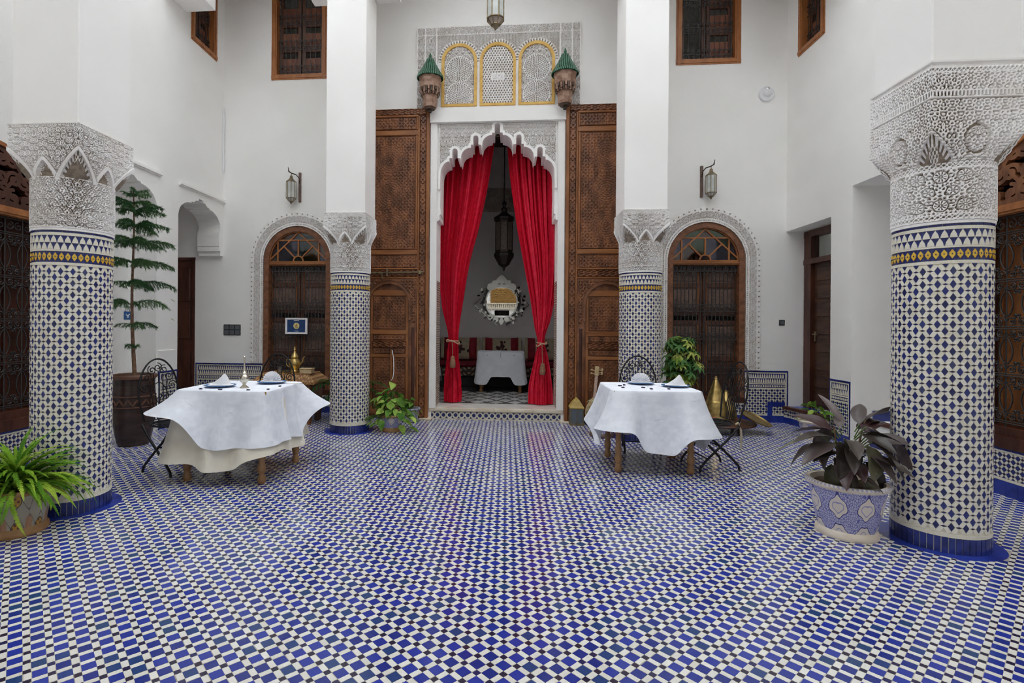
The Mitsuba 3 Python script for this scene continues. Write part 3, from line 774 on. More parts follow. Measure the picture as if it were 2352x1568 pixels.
def dado(owner, mapper, s0, s1, ztop=0.755, zb=0.10, full=True, ends=True, flip=False, base=True):
    """A tiled dado: blue skirting, diagonal field, thin rows, merlon rows, dark blue top edge."""
    fix = (lambda m: flipf(m)) if flip else (lambda m: m)
    def slab(a, b, c, d, h0, h1):
        p = sbox(a, c, b, d); q = np.array(shapely.geometry.polygon.orient(p).exterior.coords)[:-1]
        return fix(flat_prisms([q], mapper, h1))
    part(owner, 'dado_ground', slab(s0, s1, 0.0, ztop, 0, 0.001), 'column_grout')
    if base:
        n = max(1, int((s1 - s0) / 0.1)); w = (s1 - s0) / n
        part(owner, 'skirting_tile', fix(flat_prisms([[(s0 + i * w + .001, 0.0), (s0 + (i + 1) * w - .001, 0.0), (s0 + (i + 1) * w - .001, zb - .003), (s0 + i * w + .001, zb - .003)] for i in range(n)], mapper, 0.010)), 'sapphire_glaze', kind='stuff')
    zf = 0.505 if full else ztop - 0.02
    a, b = (s0 + 0.022, s1 - 0.022) if ends else (s0, s1)
    P = lattice_polys(a, b, zb + 0.022, zf - 0.02, phase=(s0 + .03, zb + .07))
    for nm, k, m in (('blue_tile', 'blue', 'column_blue'), ('white_tile', 'white', 'column_white'), ('dark_tile', 'dark', 'dark_glaze')):
        g_ = flat_prisms(P[k], mapper, 0.0045)
        if g_: part(owner, nm, fix(g_), m, kind='stuff', uv=np.random.default_rng(3).random((len(g_[0]), 2)) * 0 + 0.45)
    fil = [slab(s0, s1, zb, zb + 0.02, 0, 0.006), slab(s0, s1, zf - 0.018, zf, 0, 0.006)]
    if ends: fil += [slab(s0, s0 + 0.02, zb, zf, 0, 0.006), slab(s1 - 0.02, s1, zb, zf, 0, 0.006)]
    if full:
        fil += [slab(s0, s1, 0.555, 0.572, 0, 0.006), slab(s0, s1, 0.715, 0.730, 0, 0.006)]
        if ends: fil += [slab(s0, s0 + 0.02, zf, 0.73, 0, 0.006), slab(s1 - 0.02, s1, zf, 0.73, 0, 0.006)]
    part(owner, 'white_fillet', fil, 'column_white')
    if full:
        part(owner, 'blue_ground', [slab(a, b, 0.505, 0.555, 0, 0.003), slab(a, b, 0.572, 0.715, 0, 0.003)], 'column_blue')
        n = max(2, int((b - a) / 0.031)); w = (b - a) / n
        part(owner, 'small_white_tile', fix(flat_prisms([[(a + i * w + .006, 0.517), (a + (i + 1) * w - .006, 0.517), (a + (i + 1) * w - .006, 0.544), (a + i * w + .006, 0.544)] for i in range(n)], mapper, 0.006)), 'column_white', kind='stuff')
        bells_ = []
        for i in range(n):
            for z_, o in ((0.578, 0.0), (0.645, 0.5)):
                c = a + (i + .5 + o) * w
                if c + w * .5 > b: continue
                bells_.append([(c - w * .46, z_), (c + w * .46, z_), (c + w * .34, z_ + .016), (c + w * .26, z_ + .046), (c, z_ + .066), (c - w * .26, z_ + .046), (c - w * .34, z_ + .016)])
        part(owner, 'merlon_tile', fix(flat_prisms(bells_, mapper, 0.006)), 'column_white', kind='stuff')
    part(owner, 'top_edge', slab(s0, s1, ztop - 0.022, ztop, 0, 0.010), 'ring_blue')
    if ends: part(owner, 'side_edge', [slab(s0 - .016, s0, 0, ztop, 0, 0.008), slab(s1, s1 + .016, 0, ztop, 0, 0.008)], 'ring_blue')
bm = on_wall_y(YB)
dado(wb, bm, -4.80, AW['L'][0] - AW['L'][1] - 0.01)
dado(wb, bm, AW['R'][0] + AW['R'][1] + 0.01, XR + 0.02, ends=True)
dado(wb, bm, AW['L'][0] - AW['L'][1] - 0.01, -2.02, ztop=0.30, full=False, ends=False)
dado(wb, bm, 2.0, AW['R'][0] + AW['R'][1] + 0.01, ztop=0.30, full=False, ends=False)
dado(wl, on_wall_xp(XL + 0.02), 6.445, 6.79, flip=True)
dado(wl, on_wall_xp(XL), 2.9, 5.26, ztop=0.40, zb=0.115, full=False, flip=True)
dado(wr, on_wall_xm(XR), 6.545, 6.91)
dado(wr, on_wall_xm(XRN), 2.9, 5.40, ztop=0.40, zb=0.125, full=False)

# ---------------------------------------------------------------- carved plaster round the arched windows
def surround(key, a):
    cx, hf, z0, zs = AW[a]
    lab = dict(L='carved white plaster arch band round the left arched window', R='carved white plaster arch band round the right arched window')[a]
    k = struct('trim_' + dict(L='1', R='2')[a], lab, 'plaster trim')
    W = 0.222
    outer = arch_poly(cx, hf + W, 0.757, zs, 60).difference(arch_poly(cx, hf, 0.2, zs, 60))
    outer = outer.intersection(sbox(-9, 0.757, 9, 9))
    def h(U, V):
        up = V > zs
        d = np.where(up, np.hypot(U - cx, V - zs), np.abs(U - cx)) - hf
        arc = np.where(up, np.arctan2(U - cx, np.maximum(V - zs, 1e-6)) * (hf + .1), np.sign(U - cx) * ((hf + .1) * PI / 2 + zs - V))
        L = lace(arc, d, 0.0112)
        m = 0.02 + 0.98 * L
        m = np.where(d < 0.040, np.where((np.abs(d - 0.026) < .008) & (np.cos(arc * 2 * PI / 0.03) > 0.1), 0.2, 1.0), m)
        m = np.where((d > 0.165), np.where((np.abs(d - 0.19) < .009) & (np.cos(arc * 2 * PI / 0.075) > 0.75), 0.0, 1.0), m)
        m = np.where(np.abs(d - 0.045) < 0.006, 1.0, m); m = np.where(np.abs(d - 0.163) < 0.005, 1.0, m)
        return 0.030 * m - 0.006 * (d > 0.206)
    solo(k, plate(outer, 0.0058, h, on_y(YB - 0.001)), 'stucco')
    part(k, 'ground', extr(outer.buffer(-0.01), YB - 0.012, YB - 0.0005), 'raw_plaster')  # brown sheet added under the band, painting shade into its holes
surround('L', 'L'); surround('R', 'R')

# ---------------------------------------------------------------- carved plaster over the portal
pt = struct('trim_3', 'carved plaster panel with three yellow framed blind arches above the portal', 'plaster panel')
YT = YP - 0.001
ARC = [(-0.565, 0.262), (0.0, 0.262), (0.565, 0.262)]
ZA0, ZAS = 4.605, 5.265
def panel_h(U, V):
    h = lace(U, V, 0.0118)
    f = qc(U, V, 2 * PI / 0.075, 4)
    star = 1 - ss(0.12, 0.3, qc(U, V, 2 * PI / 0.030, 4, 0.4))
    top = V > 5.66
    h = np.where((np.abs(U) > 0.90) & ~top, lace(U * 1.0, V, 0.0112), h)
    diag = 1 - ss(-.15, .2, np.cos(2 * PI * (U + V) / 0.042) * np.cos(2 * PI * (U - V) / 0.042))
    h = np.where((np.abs(U) < 0.90) & ~top, diag, h)
    for cx, hf in ARC:
        d = np.where(V > ZAS, np.hypot(U - cx, V - ZAS), np.abs(U - cx)) - hf
        fr = (d > 0) & (d < 0.055) & (V > ZA0)
        ang = np.arctan2(V - ZAS, U - cx)
        flut = np.where(np.cos(ang * 44) > 0.1, 0.1, 1.0)
        h = np.where(fr & (V > ZAS), np.where((d > .012) & (d < .046), flut, 1.0), h)
        h = np.where(fr & (V <= ZAS), 1.0, h)
        ins = (d < 0) & (V > ZA0 - 0.03)
        if cx == 0.0:
            g_ = 1 - ss(0.05, 0.2, qc(U, V - 5.0, 2 * PI / 0.034, 3, PI / 6))
        else:
            zc = np.where(V > 4.955, 5.155, 4.775); R = np.hypot(U - cx, V - zc); t = np.arctan2(V - zc, U - cx)
            ri = np.floor(R / 0.0265); nn = 6 * np.minimum(ri, 5) + 4
            n1 = np.where((np.cos(nn * t + PI * (ri % 2)) > -0.05) & (np.abs((R / 0.0265) % 1.0 - 0.5) < 0.36), 0.0, 1.0)
            n1 = np.where(R < 0.022, np.where(np.cos(6 * t) > 0, 0., 1.), n1)
            g_ = np.where(R < 0.185, n1, lace(U - cx, V, 0.012))
            g_ = np.where(np.abs(R - 0.188) < 0.006, 1.0, g_)
        h = np.where(ins, g_, h)
    for x in (0.905, 1.075, 1.195): h = np.where((np.abs(np.abs(U) - x) < 0.008), 1.0, h)
    for z in (5.665, 5.785): h = np.where(np.abs(V - z) < 0.008, 1.0, h)
    h = np.where((np.abs(V) < 4.62) & (np.abs(U) < 0.9), 1.0, h)
    return 0.036 * h
shape = sbox(-1.205, 4.58, 1.205, 5.80)
solo(pt, plate(shape, 0.0060, panel_h, on_y(YT)), 'stucco')
part(pt, 'ground', extr(shape.buffer(-0.01), YT - 0.013, YT), 'raw_plaster')  # brown sheet behind the panel, hole shade as colour
def arch_ring(cx, hf, z0, zs, w, n=40): return arch_poly(cx, hf, z0, zs, n).difference(arch_poly(cx, hf - w, z0 + w * 0.8, zs, n))
for cx, hf in ARC:
    part(pt, 'yellow_frame', extr(arch_ring(cx, hf, ZA0, ZAS, 0.042), YT - 0.055, YT), 'yellow_paint', label='yellow arched frame moulding')
pbr('yellow_paint', two_tone((0.56, 0.32, 0.06), (0.66, 0.42, 0.10), 14), 0.5)
# the date carved in the middle arch, in eastern numerals
def stroke(pts, w): return LineString(pts).buffer(w, cap_style=1)
def date_mesh(z, hgt):
    w = hgt * 0.09; gl = []
    gl.append(stroke([(0.05, 1), (0.12, 0)], .09))                                            # one
    gl.append(stroke([(0.80, 1.0), (0.50, 0.86), (0.46, 0.70), (0.72, 0.55), (0.46, 0.44), (0.44, 0.14), (0.56, 0.02), (0.82, 0.10)], .08))   # four
    gl.append(stroke([(1.18, 0), (1.18, 1.0), (1.24, 0.80), (1.40, 0.72), (1.56, 0.80), (1.60, 1.0)], .085))         # two
    gl.append(stroke([(1.80, 0), (2.02, 1.0), (2.24, 0)], .085))                              # eight
    p = affinity.translate(affinity.scale(unary_union(gl), hgt, hgt, origin=(0, 0)), -1.08 * hgt, z)
    return extr(p, YT - 0.050, YT - 0.036)
part(pt, 'date_numerals', date_mesh(5.005, 0.062), 'stucco')
part(pt, 'date_ground', bx(-0.10, 0.10, YT - 0.037, YT - 0.02, 4.985, 5.085), 'stucco')
part(pt, 'sill_band', cbx(-0.98, 0.98, YP - 0.04, YP + 0.0, 4.56, 4.605), 'plaster')

sp = struct('trim_4', 'carved plaster spandrels round the cusped portal arch', 'plaster spandrel')
span = sbox(-0.865, 3.46, 0.865, 4.362).difference(arch_open.buffer(0.028)).buffer(0)
core = span.buffer(-0.012)
def span_h(U, V):
    h = lace(np.abs(U), V + .01, 0.0118)
    ins = shapely.contains_xy(core, U.ravel(), V.ravel()).reshape(U.shape)
    return 0.036 * np.where(ins, h, 1.0)
solo(sp, plate(span, 0.0055, span_h, on_y(YP + 0.0295)), 'stucco')
part(sp, 'ground', extr(core, YP + 0.017, YP + 0.0296), 'raw_plaster')  # brown sheet behind the spandrel lace, its colour deepens the shade
part(sp, 'arch_rim', extr(arch_open.buffer(0.034).difference(arch_open).intersection(sbox(-0.9, 3.4, 0.9, 4.37)), YP - 0.008, YP + 0.03), 'plaster')

# ---------------------------------------------------------------- step up into the salon
stp = struct('step', 'low tiled riser with marble treads below the portal', 'step')
solo(stp, bx(-0.985, 0.985, 7.672, 8.1, 0.0, 0.118), 'column_grout')
mp = on_wall_y(7.672)
Pz = dict(blue=[], white=[], dark=[])
for i in range(22):
    c = -0.945 + i * 0.09; z = 0.058
    o = [(c + 0.028 * math.cos(t), z + 0.028 * math.sin(t)) for t in np.arange(8) * PI / 4 + PI / 8]
    part(stp, 'blue_tile', flat_prisms([o], mp, 0.005), 'column_blue')
    for sx in (-1, 1):
        for sz in (-1, 1):
            Pz['white'].append(np.array(shapely.geometry.polygon.orient(Polygon([(c + sx * .006, z + sz * .034), (c + sx * .034, z + sz * .006), (c + sx * .041, z + sz * .016), (c + sx * .016, z + sz * .042)])).exterior.coords)[:-1])
    for sz in (-1, 1):
        q = Polygon([(c + .045 - .02, z + sz * .046), (c + .045 + .02, z + sz * .046), (c + .045, z + sz * .020)])
        Pz['dark'].append(np.array(shapely.geometry.polygon.orient(q).exterior.coords)[:-1])
part(stp, 'white_tile', flat_prisms(Pz['white'], mp, 0.005), 'column_white', kind='stuff')
part(stp, 'blue_corner_tile', flat_prisms(Pz['dark'], mp, 0.005), 'column_blue', kind='stuff')
for a, b in ((-0.985, -0.02), (-0.016, 0.55), (0.554, 0.985)):
    part(stp, 'marble_nosing', cbx(a, b, 7.64, 7.70, 0.118, 0.166, 0.006), 'marble_edge')
part(stp, 'marble_tread', bx(-0.985, 0.985, 7.70, 8.13, 0.118, 0.168), 'marble')
for s in (-1, 1):
    part(stp, 'door_block', cbx(*sorted((s * 0.93, s * 1.12)), 7.52, 7.66, 0.0, 0.022, 0.005), 'marble_edge')

# right doorway: step, frame and open leaf; second recess with a taller step
rs = struct('doorstep', 'tiled doorstep with red brown wooden edge at the right doorway', 'step')
ln = on_line(4.215, 7.975, 0.16, -1.0, -0.987, -0.158)
solo(rs, extr(Polygon([(4.222, 7.985), (4.39, 6.925), (4.60, 6.925), (4.60, 7.985)]), 0.0, 0.235, 'xy'), 'column_grout')
def strip(mapper, s0, s1, z0, z1, h): return flat_prisms([[(s0, z0), (s1, z0), (s1, z1), (s0, z1)]], mapper, h)
part(rs, 'skirting_tile', strip(ln, 0, 1.05, 0, 0.085, 0.012), 'sapphire_glaze')
Pd = lattice_polys(0.0, 1.05, 0.10, 0.19, 0.09, 0.09, (0.0, 0.10))
for nm, k, m in (('blue_tile', 'blue', 'column_blue'), ('white_tile', 'white', 'column_white'), ('dark_tile', 'dark', 'dark_glaze')):
    part(rs, nm, flat_prisms(Pd[k], ln, 0.006), m, kind='stuff')
part(rs, 'white_fillet', [strip(ln, 0, 1.05, 0.087, 0.099, 0.008), strip(ln, 0, 1.05, 0.191, 0.2, 0.008)], 'column_white')
part(rs, 'wooden_edge', xf(cbx(0, 1.05, -0.03, 0.05, 0.202, 0.245), np.array([[0.158, 0.987, 0, 4.218], [-0.987, 0.158, 0, 7.975], [0, 0, 1, 0], [0, 0, 0, 1.0]])), 'deep_wood')
part(rs, 'tread', extr(Polygon([(4.26, 7.975), (4.42, 6.93), (4.60, 6.93), (4.60, 7.975)]), 0.235, 0.242, 'xy'), 'sapphire_glaze')
d3 = struct('door_3', 'red brown framed doorway with glass transom and half open slatted door on the right', 'door')
XD = 4.47
part(d3, 'jamb', cbx(XD, XD + 0.12, 7.80, 7.965, 0.24, 2.76), 'deep_wood')
part(d3, 'jamb', cbx(XD, XD + 0.12, 6.93, 7.02, 0.24, 2.76), 'deep_wood')
part(d3, 'transom', cbx(XD - .01, XD + 0.12, 6.93, 7.965, 2.30, 2.375), 'deep_wood')
part(d3, 'head', cbx(XD - .005, XD + 0.12, 6.93, 7.965, 2.69, 2.78), 'deep_wood')
part(d3, 'glass', bx(XD + 0.06, XD + 0.066, 7.02, 7.80, 2.375, 2.69), 'pane_grey')
tinted('pane_grey', (0.75, 0.78, 0.76))
M3 = rotz(math.radians(-87), XD + 0.11, 7.80, 0)
lf = part(d3, 'leaf', xf(bx(0.0, 0.90, -0.05, -0.01, 0.26, 2.30), M3), 'dark_boards')
for i in range(8):
    z = 0.30 + i * 0.25
    key = numbered(f'{lf}__panel'); scene[key] = mikit.ply(xf(cbx(0.07, 0.86, -0.066, -0.05, z, z + 0.19, 0.006), M3), 'dark_boards')
scene[numbered(f'{lf}__handle')] = mikit.ply(cat(xf(cbx(0.03, 0.05, -0.075, -0.05, 1.20, 1.34), M3), xf(tube([(0.04, -0.07, 1.30), (0.04, -0.10, 1.30), (0.13, -0.10, 1.30)], 0.008), M3)), 'old_brass')
solo(struct('wall_corridor'), [bx(5.6, 5.65, 6.2, 9.5, 0, 3.2), bx(4.5, 5.65, 9.4, 9.5, 0, 3.2), bx(4.5, 5.65, 6.2, 9.5, 3.1, 3.2), bx(4.49, 5.65, 6.60, 6.64, 0, 3.2)], 'plaster')
r2 = struct('doorstep', 'blue edged bench step in the deep recess behind the right column', 'step')
solo(r2, bx(XR + 0.22, 5.2, 5.50, 6.515, 0.0, 0.30), 'plaster')
m2 = on_wall_xm(XR + 0.22)
part(r2, 'blue_edge', [strip(m2, 5.50, 6.515, 0.0, 0.1, 0.01), strip(on_wall_y(6.515), XR + 0.24, 4.9, 0.30, 0.42, 0.01), strip(m2, 6.44, 6.515, 0.1, 0.30, 0.012)], 'ring_blue')
part(r2, 'wooden_edge', cbx(XR + 0.20, XR + 0.28, 5.5, 6.44, 0.27, 0.312), 'deep_wood')

nb_ = struct('trim_5', 'stepped dark blue tile border beside the right doorstep', 'tile border')
solo(nb_, [strip(on_wall_y(YB - 0.006), 3.98, 4.22, 0.235, 0.30, 0.008), strip(on_wall_y(YB - 0.006), 3.98, 4.045, 0.10, 0.235, 0.008)], 'sapphire_glaze')

pbr('reveal_brown', two_tone((0.13, 0.07, 0.05), (0.22, 0.13, 0.09), 30), 0.35)
for s_, mp_ in ((-1, on_wall_xp(-0.885)), (1, on_wall_xm(0.885))):
    P_ = lattice_polys(7.70, 8.08, 0.18, 2.05, 0.07, 0.07, (7.7, .18))
    for nm, k_, m_ in (('brown_tile', 'blue', 'reveal_brown'), ('white_tile', 'white', 'column_white'), ('dark_tile', 'dark', 'dark_glaze')):
        g_ = flat_prisms(P_[k_], mp_, 0.004); part(pw, 'reveal_' + nm, flipf(g_) if s_ < 0 else g_, m_, kind='stuff')
# ---------------------------------------------------------------- the two great carved door leaves
def wood_star(U, V, cu, cv, k=12, R=0.2):
    r, t = np.hypot(U - cu, V - cv), np.arctan2(V - cv, U - cu)
    ri = np.floor(r / 0.034); a = np.cos((4 + 4 * np.minimum(ri, 5)) * t + PI * (ri % 2)) * 0.8 + 0.9 * np.cos((r / 0.034) * 2 * PI + PI)
    return ss(-0.2, 0.3, a), r < R
def panel_fn(kind, u0, u1, v0, v1):
    uc, vc = (u0 + u1) / 2, (v0 + v1) / 2
    def h(U, V):
        b = 1 - ss(0.0, 0.25, qc(U - uc, V - vc, 2 * PI / 0.042, 4))
        b = np.maximum(b, 0.8 * (1 - ss(-.3, .1, qc(U - uc, V - vc, 2 * PI / 0.017, 3, .3))))
        if kind == 'big':
            for f in (0.80, 0.50, 0.20):
                s_, ins = wood_star(U, V, uc, v0 + f * (v1 - v0), 12, 0.22); b = np.where(ins, 0.75 * s_ + 0.25 * b, b)
        if kind == 'band': b = 1 - ss(-0.15, 0.2, np.sin(2 * PI * U / 0.09 + 2.2 * np.sin(2 * PI * (V - v0) / (v1 - v0))) * np.cos(2 * PI * (V - v0) / 0.06))
        if kind == 'stile': b = 1 - ss(-0.2, 0.15, np.cos(2 * PI * V / 0.075) * np.cos(PI * (U - uc) / (u1 - u0) * 2.4) + 0.5 * np.cos(2 * PI * V / 0.15))
        e = np.minimum(np.minimum(U - u0, u1 - U), np.minimum(V - v0, v1 - V))
        return np.where(e < 0.008, 1.0, b)
    return h
def door_leaf(key, s, lab):
    d = struct(key, lab, 'door')
    YF = 7.585; X0 = 0.992
    sx = lambda u: s * (X0 + u)
    def boxu(u0, u1, y0, y1, z0, z1, c=0.005): return cbx(*sorted((sx(u0), sx(u1))), y0, y1, z0, z1, c)
    solo(d, boxu(0, 0.985, YF + 0.022, YF + 0.075, 0.022, 4.585), 'carved_wood')
    def carved(nm, kind, u0, u1, v0, v1, depth=0.010, y=YF + 0.012, mat='carved_wood'):
        f = panel_fn(kind, u0, u1, v0, v1)
        m = plate(None, 0.0062, lambda U, V: depth * f(U, V), lambda U, V, H: np.stack([sx(U), y - H, V], -1), bounds=(u0, v0, u1, v1))
        if s < 0: m = flipf(m)
        return part(d, nm, m, mat)
    def rail(z0, z1, u0=0.165, u1=0.98, y=YF - 0.006): part(d, 'rail', boxu(u0, u1, y, YF + 0.03, z0, z1, 0.007), 'plain_wood_h')
    part(d, 'edge_stile', boxu(0.0, 0.050, YF - 0.008, YF + 0.03, 0.022, 4.58, 0.008), 'plain_wood')
    carved('carved_stile', 'stile', 0.052, 0.142, 0.03, 4.47, 0.016)
    part(d, 'inner_stile', boxu(0.145, 0.172, YF - 0.004, YF + 0.03, 0.03, 4.47), 'plain_wood')
    carved('top_border', 'band', 0.052, 0.98, 4.485, 4.580, 0.014)
    rail(4.455, 4.485)
    carved('panel', 'small', 0.20, 0.94, 4.275, 4.445)
    rail(4.185, 4.26); part(d, 'panel_frame', [boxu(0.175, 0.20, YF, YF + 0.03, 4.265, 4.455), boxu(0.175, 0.205, YF, YF + 0.03, 2.50, 4.185)], 'plain_wood')
    carved('panel', 'big', 0.215, 0.94, 2.505, 4.165)
    rail(2.425, 2.495)
    carved('panel', 'small', 0.20, 0.94, 2.235, 2.410)
    rail(2.205, 2.228)
    carved('carved_band', 'band', 0.175, 0.96, 2.100, 2.200, 0.018)
    rail(2.068, 2.098)
    # wicket door under its own round arch
    uc, hw, zs = 0.585, 0.315, 1.70
    fr = sbox(0.175, 0.03, 0.975, 2.065).difference(arch_poly(uc, hw, 0.0, zs, 40).union(arch_poly(uc, hw + .012, 1.45, zs, 40)))
    fr2 = affinity.scale(affinity.translate(fr, X0, 0), s, 1, origin=(0, 0)) if s < 0 else affinity.translate(fr, X0, 0)
    wk = part(d, 'wicket_surround', extr(fr2, YF - 0.004, YF + 0.03), 'carved_wood')
    f = panel_fn('small', 0.175, 0.975, 1.3, 2.065); g_ = fr.buffer(-0.015).intersection(sbox(0, 1.42, 2, 2.065))
    m = plate(g_, 0.0062, lambda U, V: 0.012 * f(U, V), lambda U, V, H: np.stack([sx(U), YF - 0.0045 - H, V], -1))
    scene[numbered(f'{wk}__carving')] = mikit.ply(flipf(m) if s < 0 else m, 'carved_wood')
    ring = arch_poly(uc, hw + 0.012, 1.45, zs, 40).difference(arch_poly(uc, hw - 0.022, 1.3, zs, 40)).intersection(sbox(0, 1.46, 2, 3))
    ring = affinity.scale(affinity.translate(ring, X0, 0), s, 1, origin=(0, 0)) if s < 0 else affinity.translate(ring, X0, 0)
    scene[numbered(f'{wk}__arch_rim')] = mikit.ply(extr(ring, YF - 0.022, YF + 0.01), 'carved_wood')
    for u in (uc - hw - 0.045, uc + hw + 0.045):
        if 0.18 < u - .03 and u + .03 < 0.97: scene[numbered(f'{wk}__side_carving')] = mikit.ply(boxu(u - 0.022, u + 0.022, YF - 0.018, YF, 0.10, 1.36, 0.012), 'deep_wood')
    a, b = uc - hw + 0.03, uc + hw - 0.03
    part(d, 'wicket_rail', [boxu(a, b, YF + 0.002, YF + 0.03, z0, z1, 0.006) for z0, z1 in ((1.815, 1.90), (1.245, 1.315), (0.905, 0.955), (0.06, 0.14))], 'plain_wood_h')
    part(d, 'wicket_stile', [boxu(u0, u1, YF + 0.004, YF + 0.03, 0.06, 1.9, 0.005) for u0, u1 in ((a, a + .035), (b - .035, b))], 'plain_wood')
    carved('wicket_panel', 'small', a + .05, b - .05, 1.325, 1.805)
    carved('wicket_panel', 'small', a + .05, b - .05, 1.165, 1.235)
    carved('wicket_carved_band', 'band', a + .02, b - .02, 1.055, 1.155, 0.02, YF + 0.008)
    carved('wicket_panel', 'small', a + .05, b - .05, 0.965, 1.045)
    carved('wicket_panel', 'small', a + .05, b - .05, 0.15, 0.895)
    return d
dl = door_leaf('door_1', -1, 'tall carved wooden door leaf folded back left of the red curtains, long bolt across it')
dr_ = door_leaf('door_2', 1, 'tall carved wooden door leaf folded back right of the red curtains')
# iron bolts
part(dl, 'bolt', [tube([(-1.98, 7.555, 2.148), (-1.05, 7.555, 2.165)], 0.013, 8), cbx(-1.62, -1.59, 7.54, 7.58, 2.10, 2.21), cbx(-1.69, -1.675, 7.545, 7.58, 2.06, 2.15), cbx(-1.14, -1.10, 7.545, 7.58, 2.135, 2.19)], 'old_brass', label='long iron bolt')
part(dr_, 'bolt', [tube([(1.76, 7.555, 2.155), (1.97, 7.555, 2.15)], 0.013, 8), cbx(1.77, 1.80, 7.535, 7.58, 2.10, 2.23), cbx(1.86, 1.875, 7.54, 7.58, 2.05, 2.13)], 'old_brass', label='short iron bolt')
# back left doorway behind the pier
d4 = struct('door_4', 'dark red brown panelled door in the corner behind the left pier', 'door')
solo(d4, bx(-5.47, -4.84, 8.02, 8.07, 0.0, 2.44), 'deep_wood')
part(d4, 'frame', [cbx(-4.885, -4.835, 7.975, 8.05, 0, 2.44), cbx(-5.47, -4.83, 7.975, 8.05, 2.40, 2.445)], 'deep_wood')
for z0, z1 in ((0.35, 0.95), (1.13, 1.62), (1.74, 2.28)):
    part(d4, 'panel', cbx(-5.26, -4.94, 8.004, 8.03, z0, z1, 0.01), 'deep_wood')
part(d4, 'handle', [cbx(-5.30, -5.275, 8.0, 8.03, 0.98, 1.10), tube([(-5.288, 8.0, 1.06), (-5.288, 7.96, 1.06), (-5.20, 7.96, 1.06)], 0.008)], 'old_brass')

# ---------------------------------------------------------------- iron scroll work, as polylines in (s, z)
def scroll_row(s0, s1, z0, z1, n):
    """A row of paired C scrolls between two rails."""
    out = []; w = (s1 - s0) / n; hh = z1 - z0
    for i in range(n):
        c = s0 + (i + .5) * w
        for sg in (-1, 1):
            r = min(w * 0.24, hh * 0.42)
            out.append(spiral(c + sg * w * 0.25, (z0 + z1) / 2, r, 1.35, PI / 2 + (0 if sg > 0 else 0), 18, sg))
    return out
def lyre(s0, s1, z0, z1):
    """Scroll panel between two upright bars: scrolls above and below, a lyre between."""
    c, w, hh = (s0 + s1) / 2, s1 - s0, z1 - z0
    r = w * 0.17; out = []
    for sg in (-1, 1):
        for zz, up in ((z1 - r * 1.25, 1), (z0 + r * 1.25, -1)):
            sp_ = spiral(c + sg * w * 0.21, zz, r, 1.45, -up * PI / 2, 20, -sg * up)
            ln_ = np.array([(c + sg * w * 0.44, zz - up * r * 0.2), (c + sg * w * 0.42, zz - up * r * 0.8), (c + sg * w * 0.34, zz - up * r * 1.02)])
            out.append(np.vstack([ln_, sp_]))
        k = np.linspace(0, 1, 14)
        za, zb_ = z1 - 2.6 * r, z0 + 2.6 * r
        out.append(np.stack([c + sg * w * (0.44 - 0.24 * np.sin(PI * k) ** 0.8), za + (zb_ - za) * k], 1))
        for zz, up in ((za - r * .3, 1), (zb_ + r * .3, -1)):
            out.append(spiral(c + sg * w * 0.10, zz, r * 0.55, 1.0, up * PI / 2, 12, sg * up))
    return out
def irons(polylines, mapper, r, sides=4):
    ms = []
    for p in polylines:
        p = np.asarray(p, float)
        P = mapper(p[:, 0], p[:, 1], np.zeros(len(p)))
        ms.append(tube(P, r, sides))
    return cat(*ms)

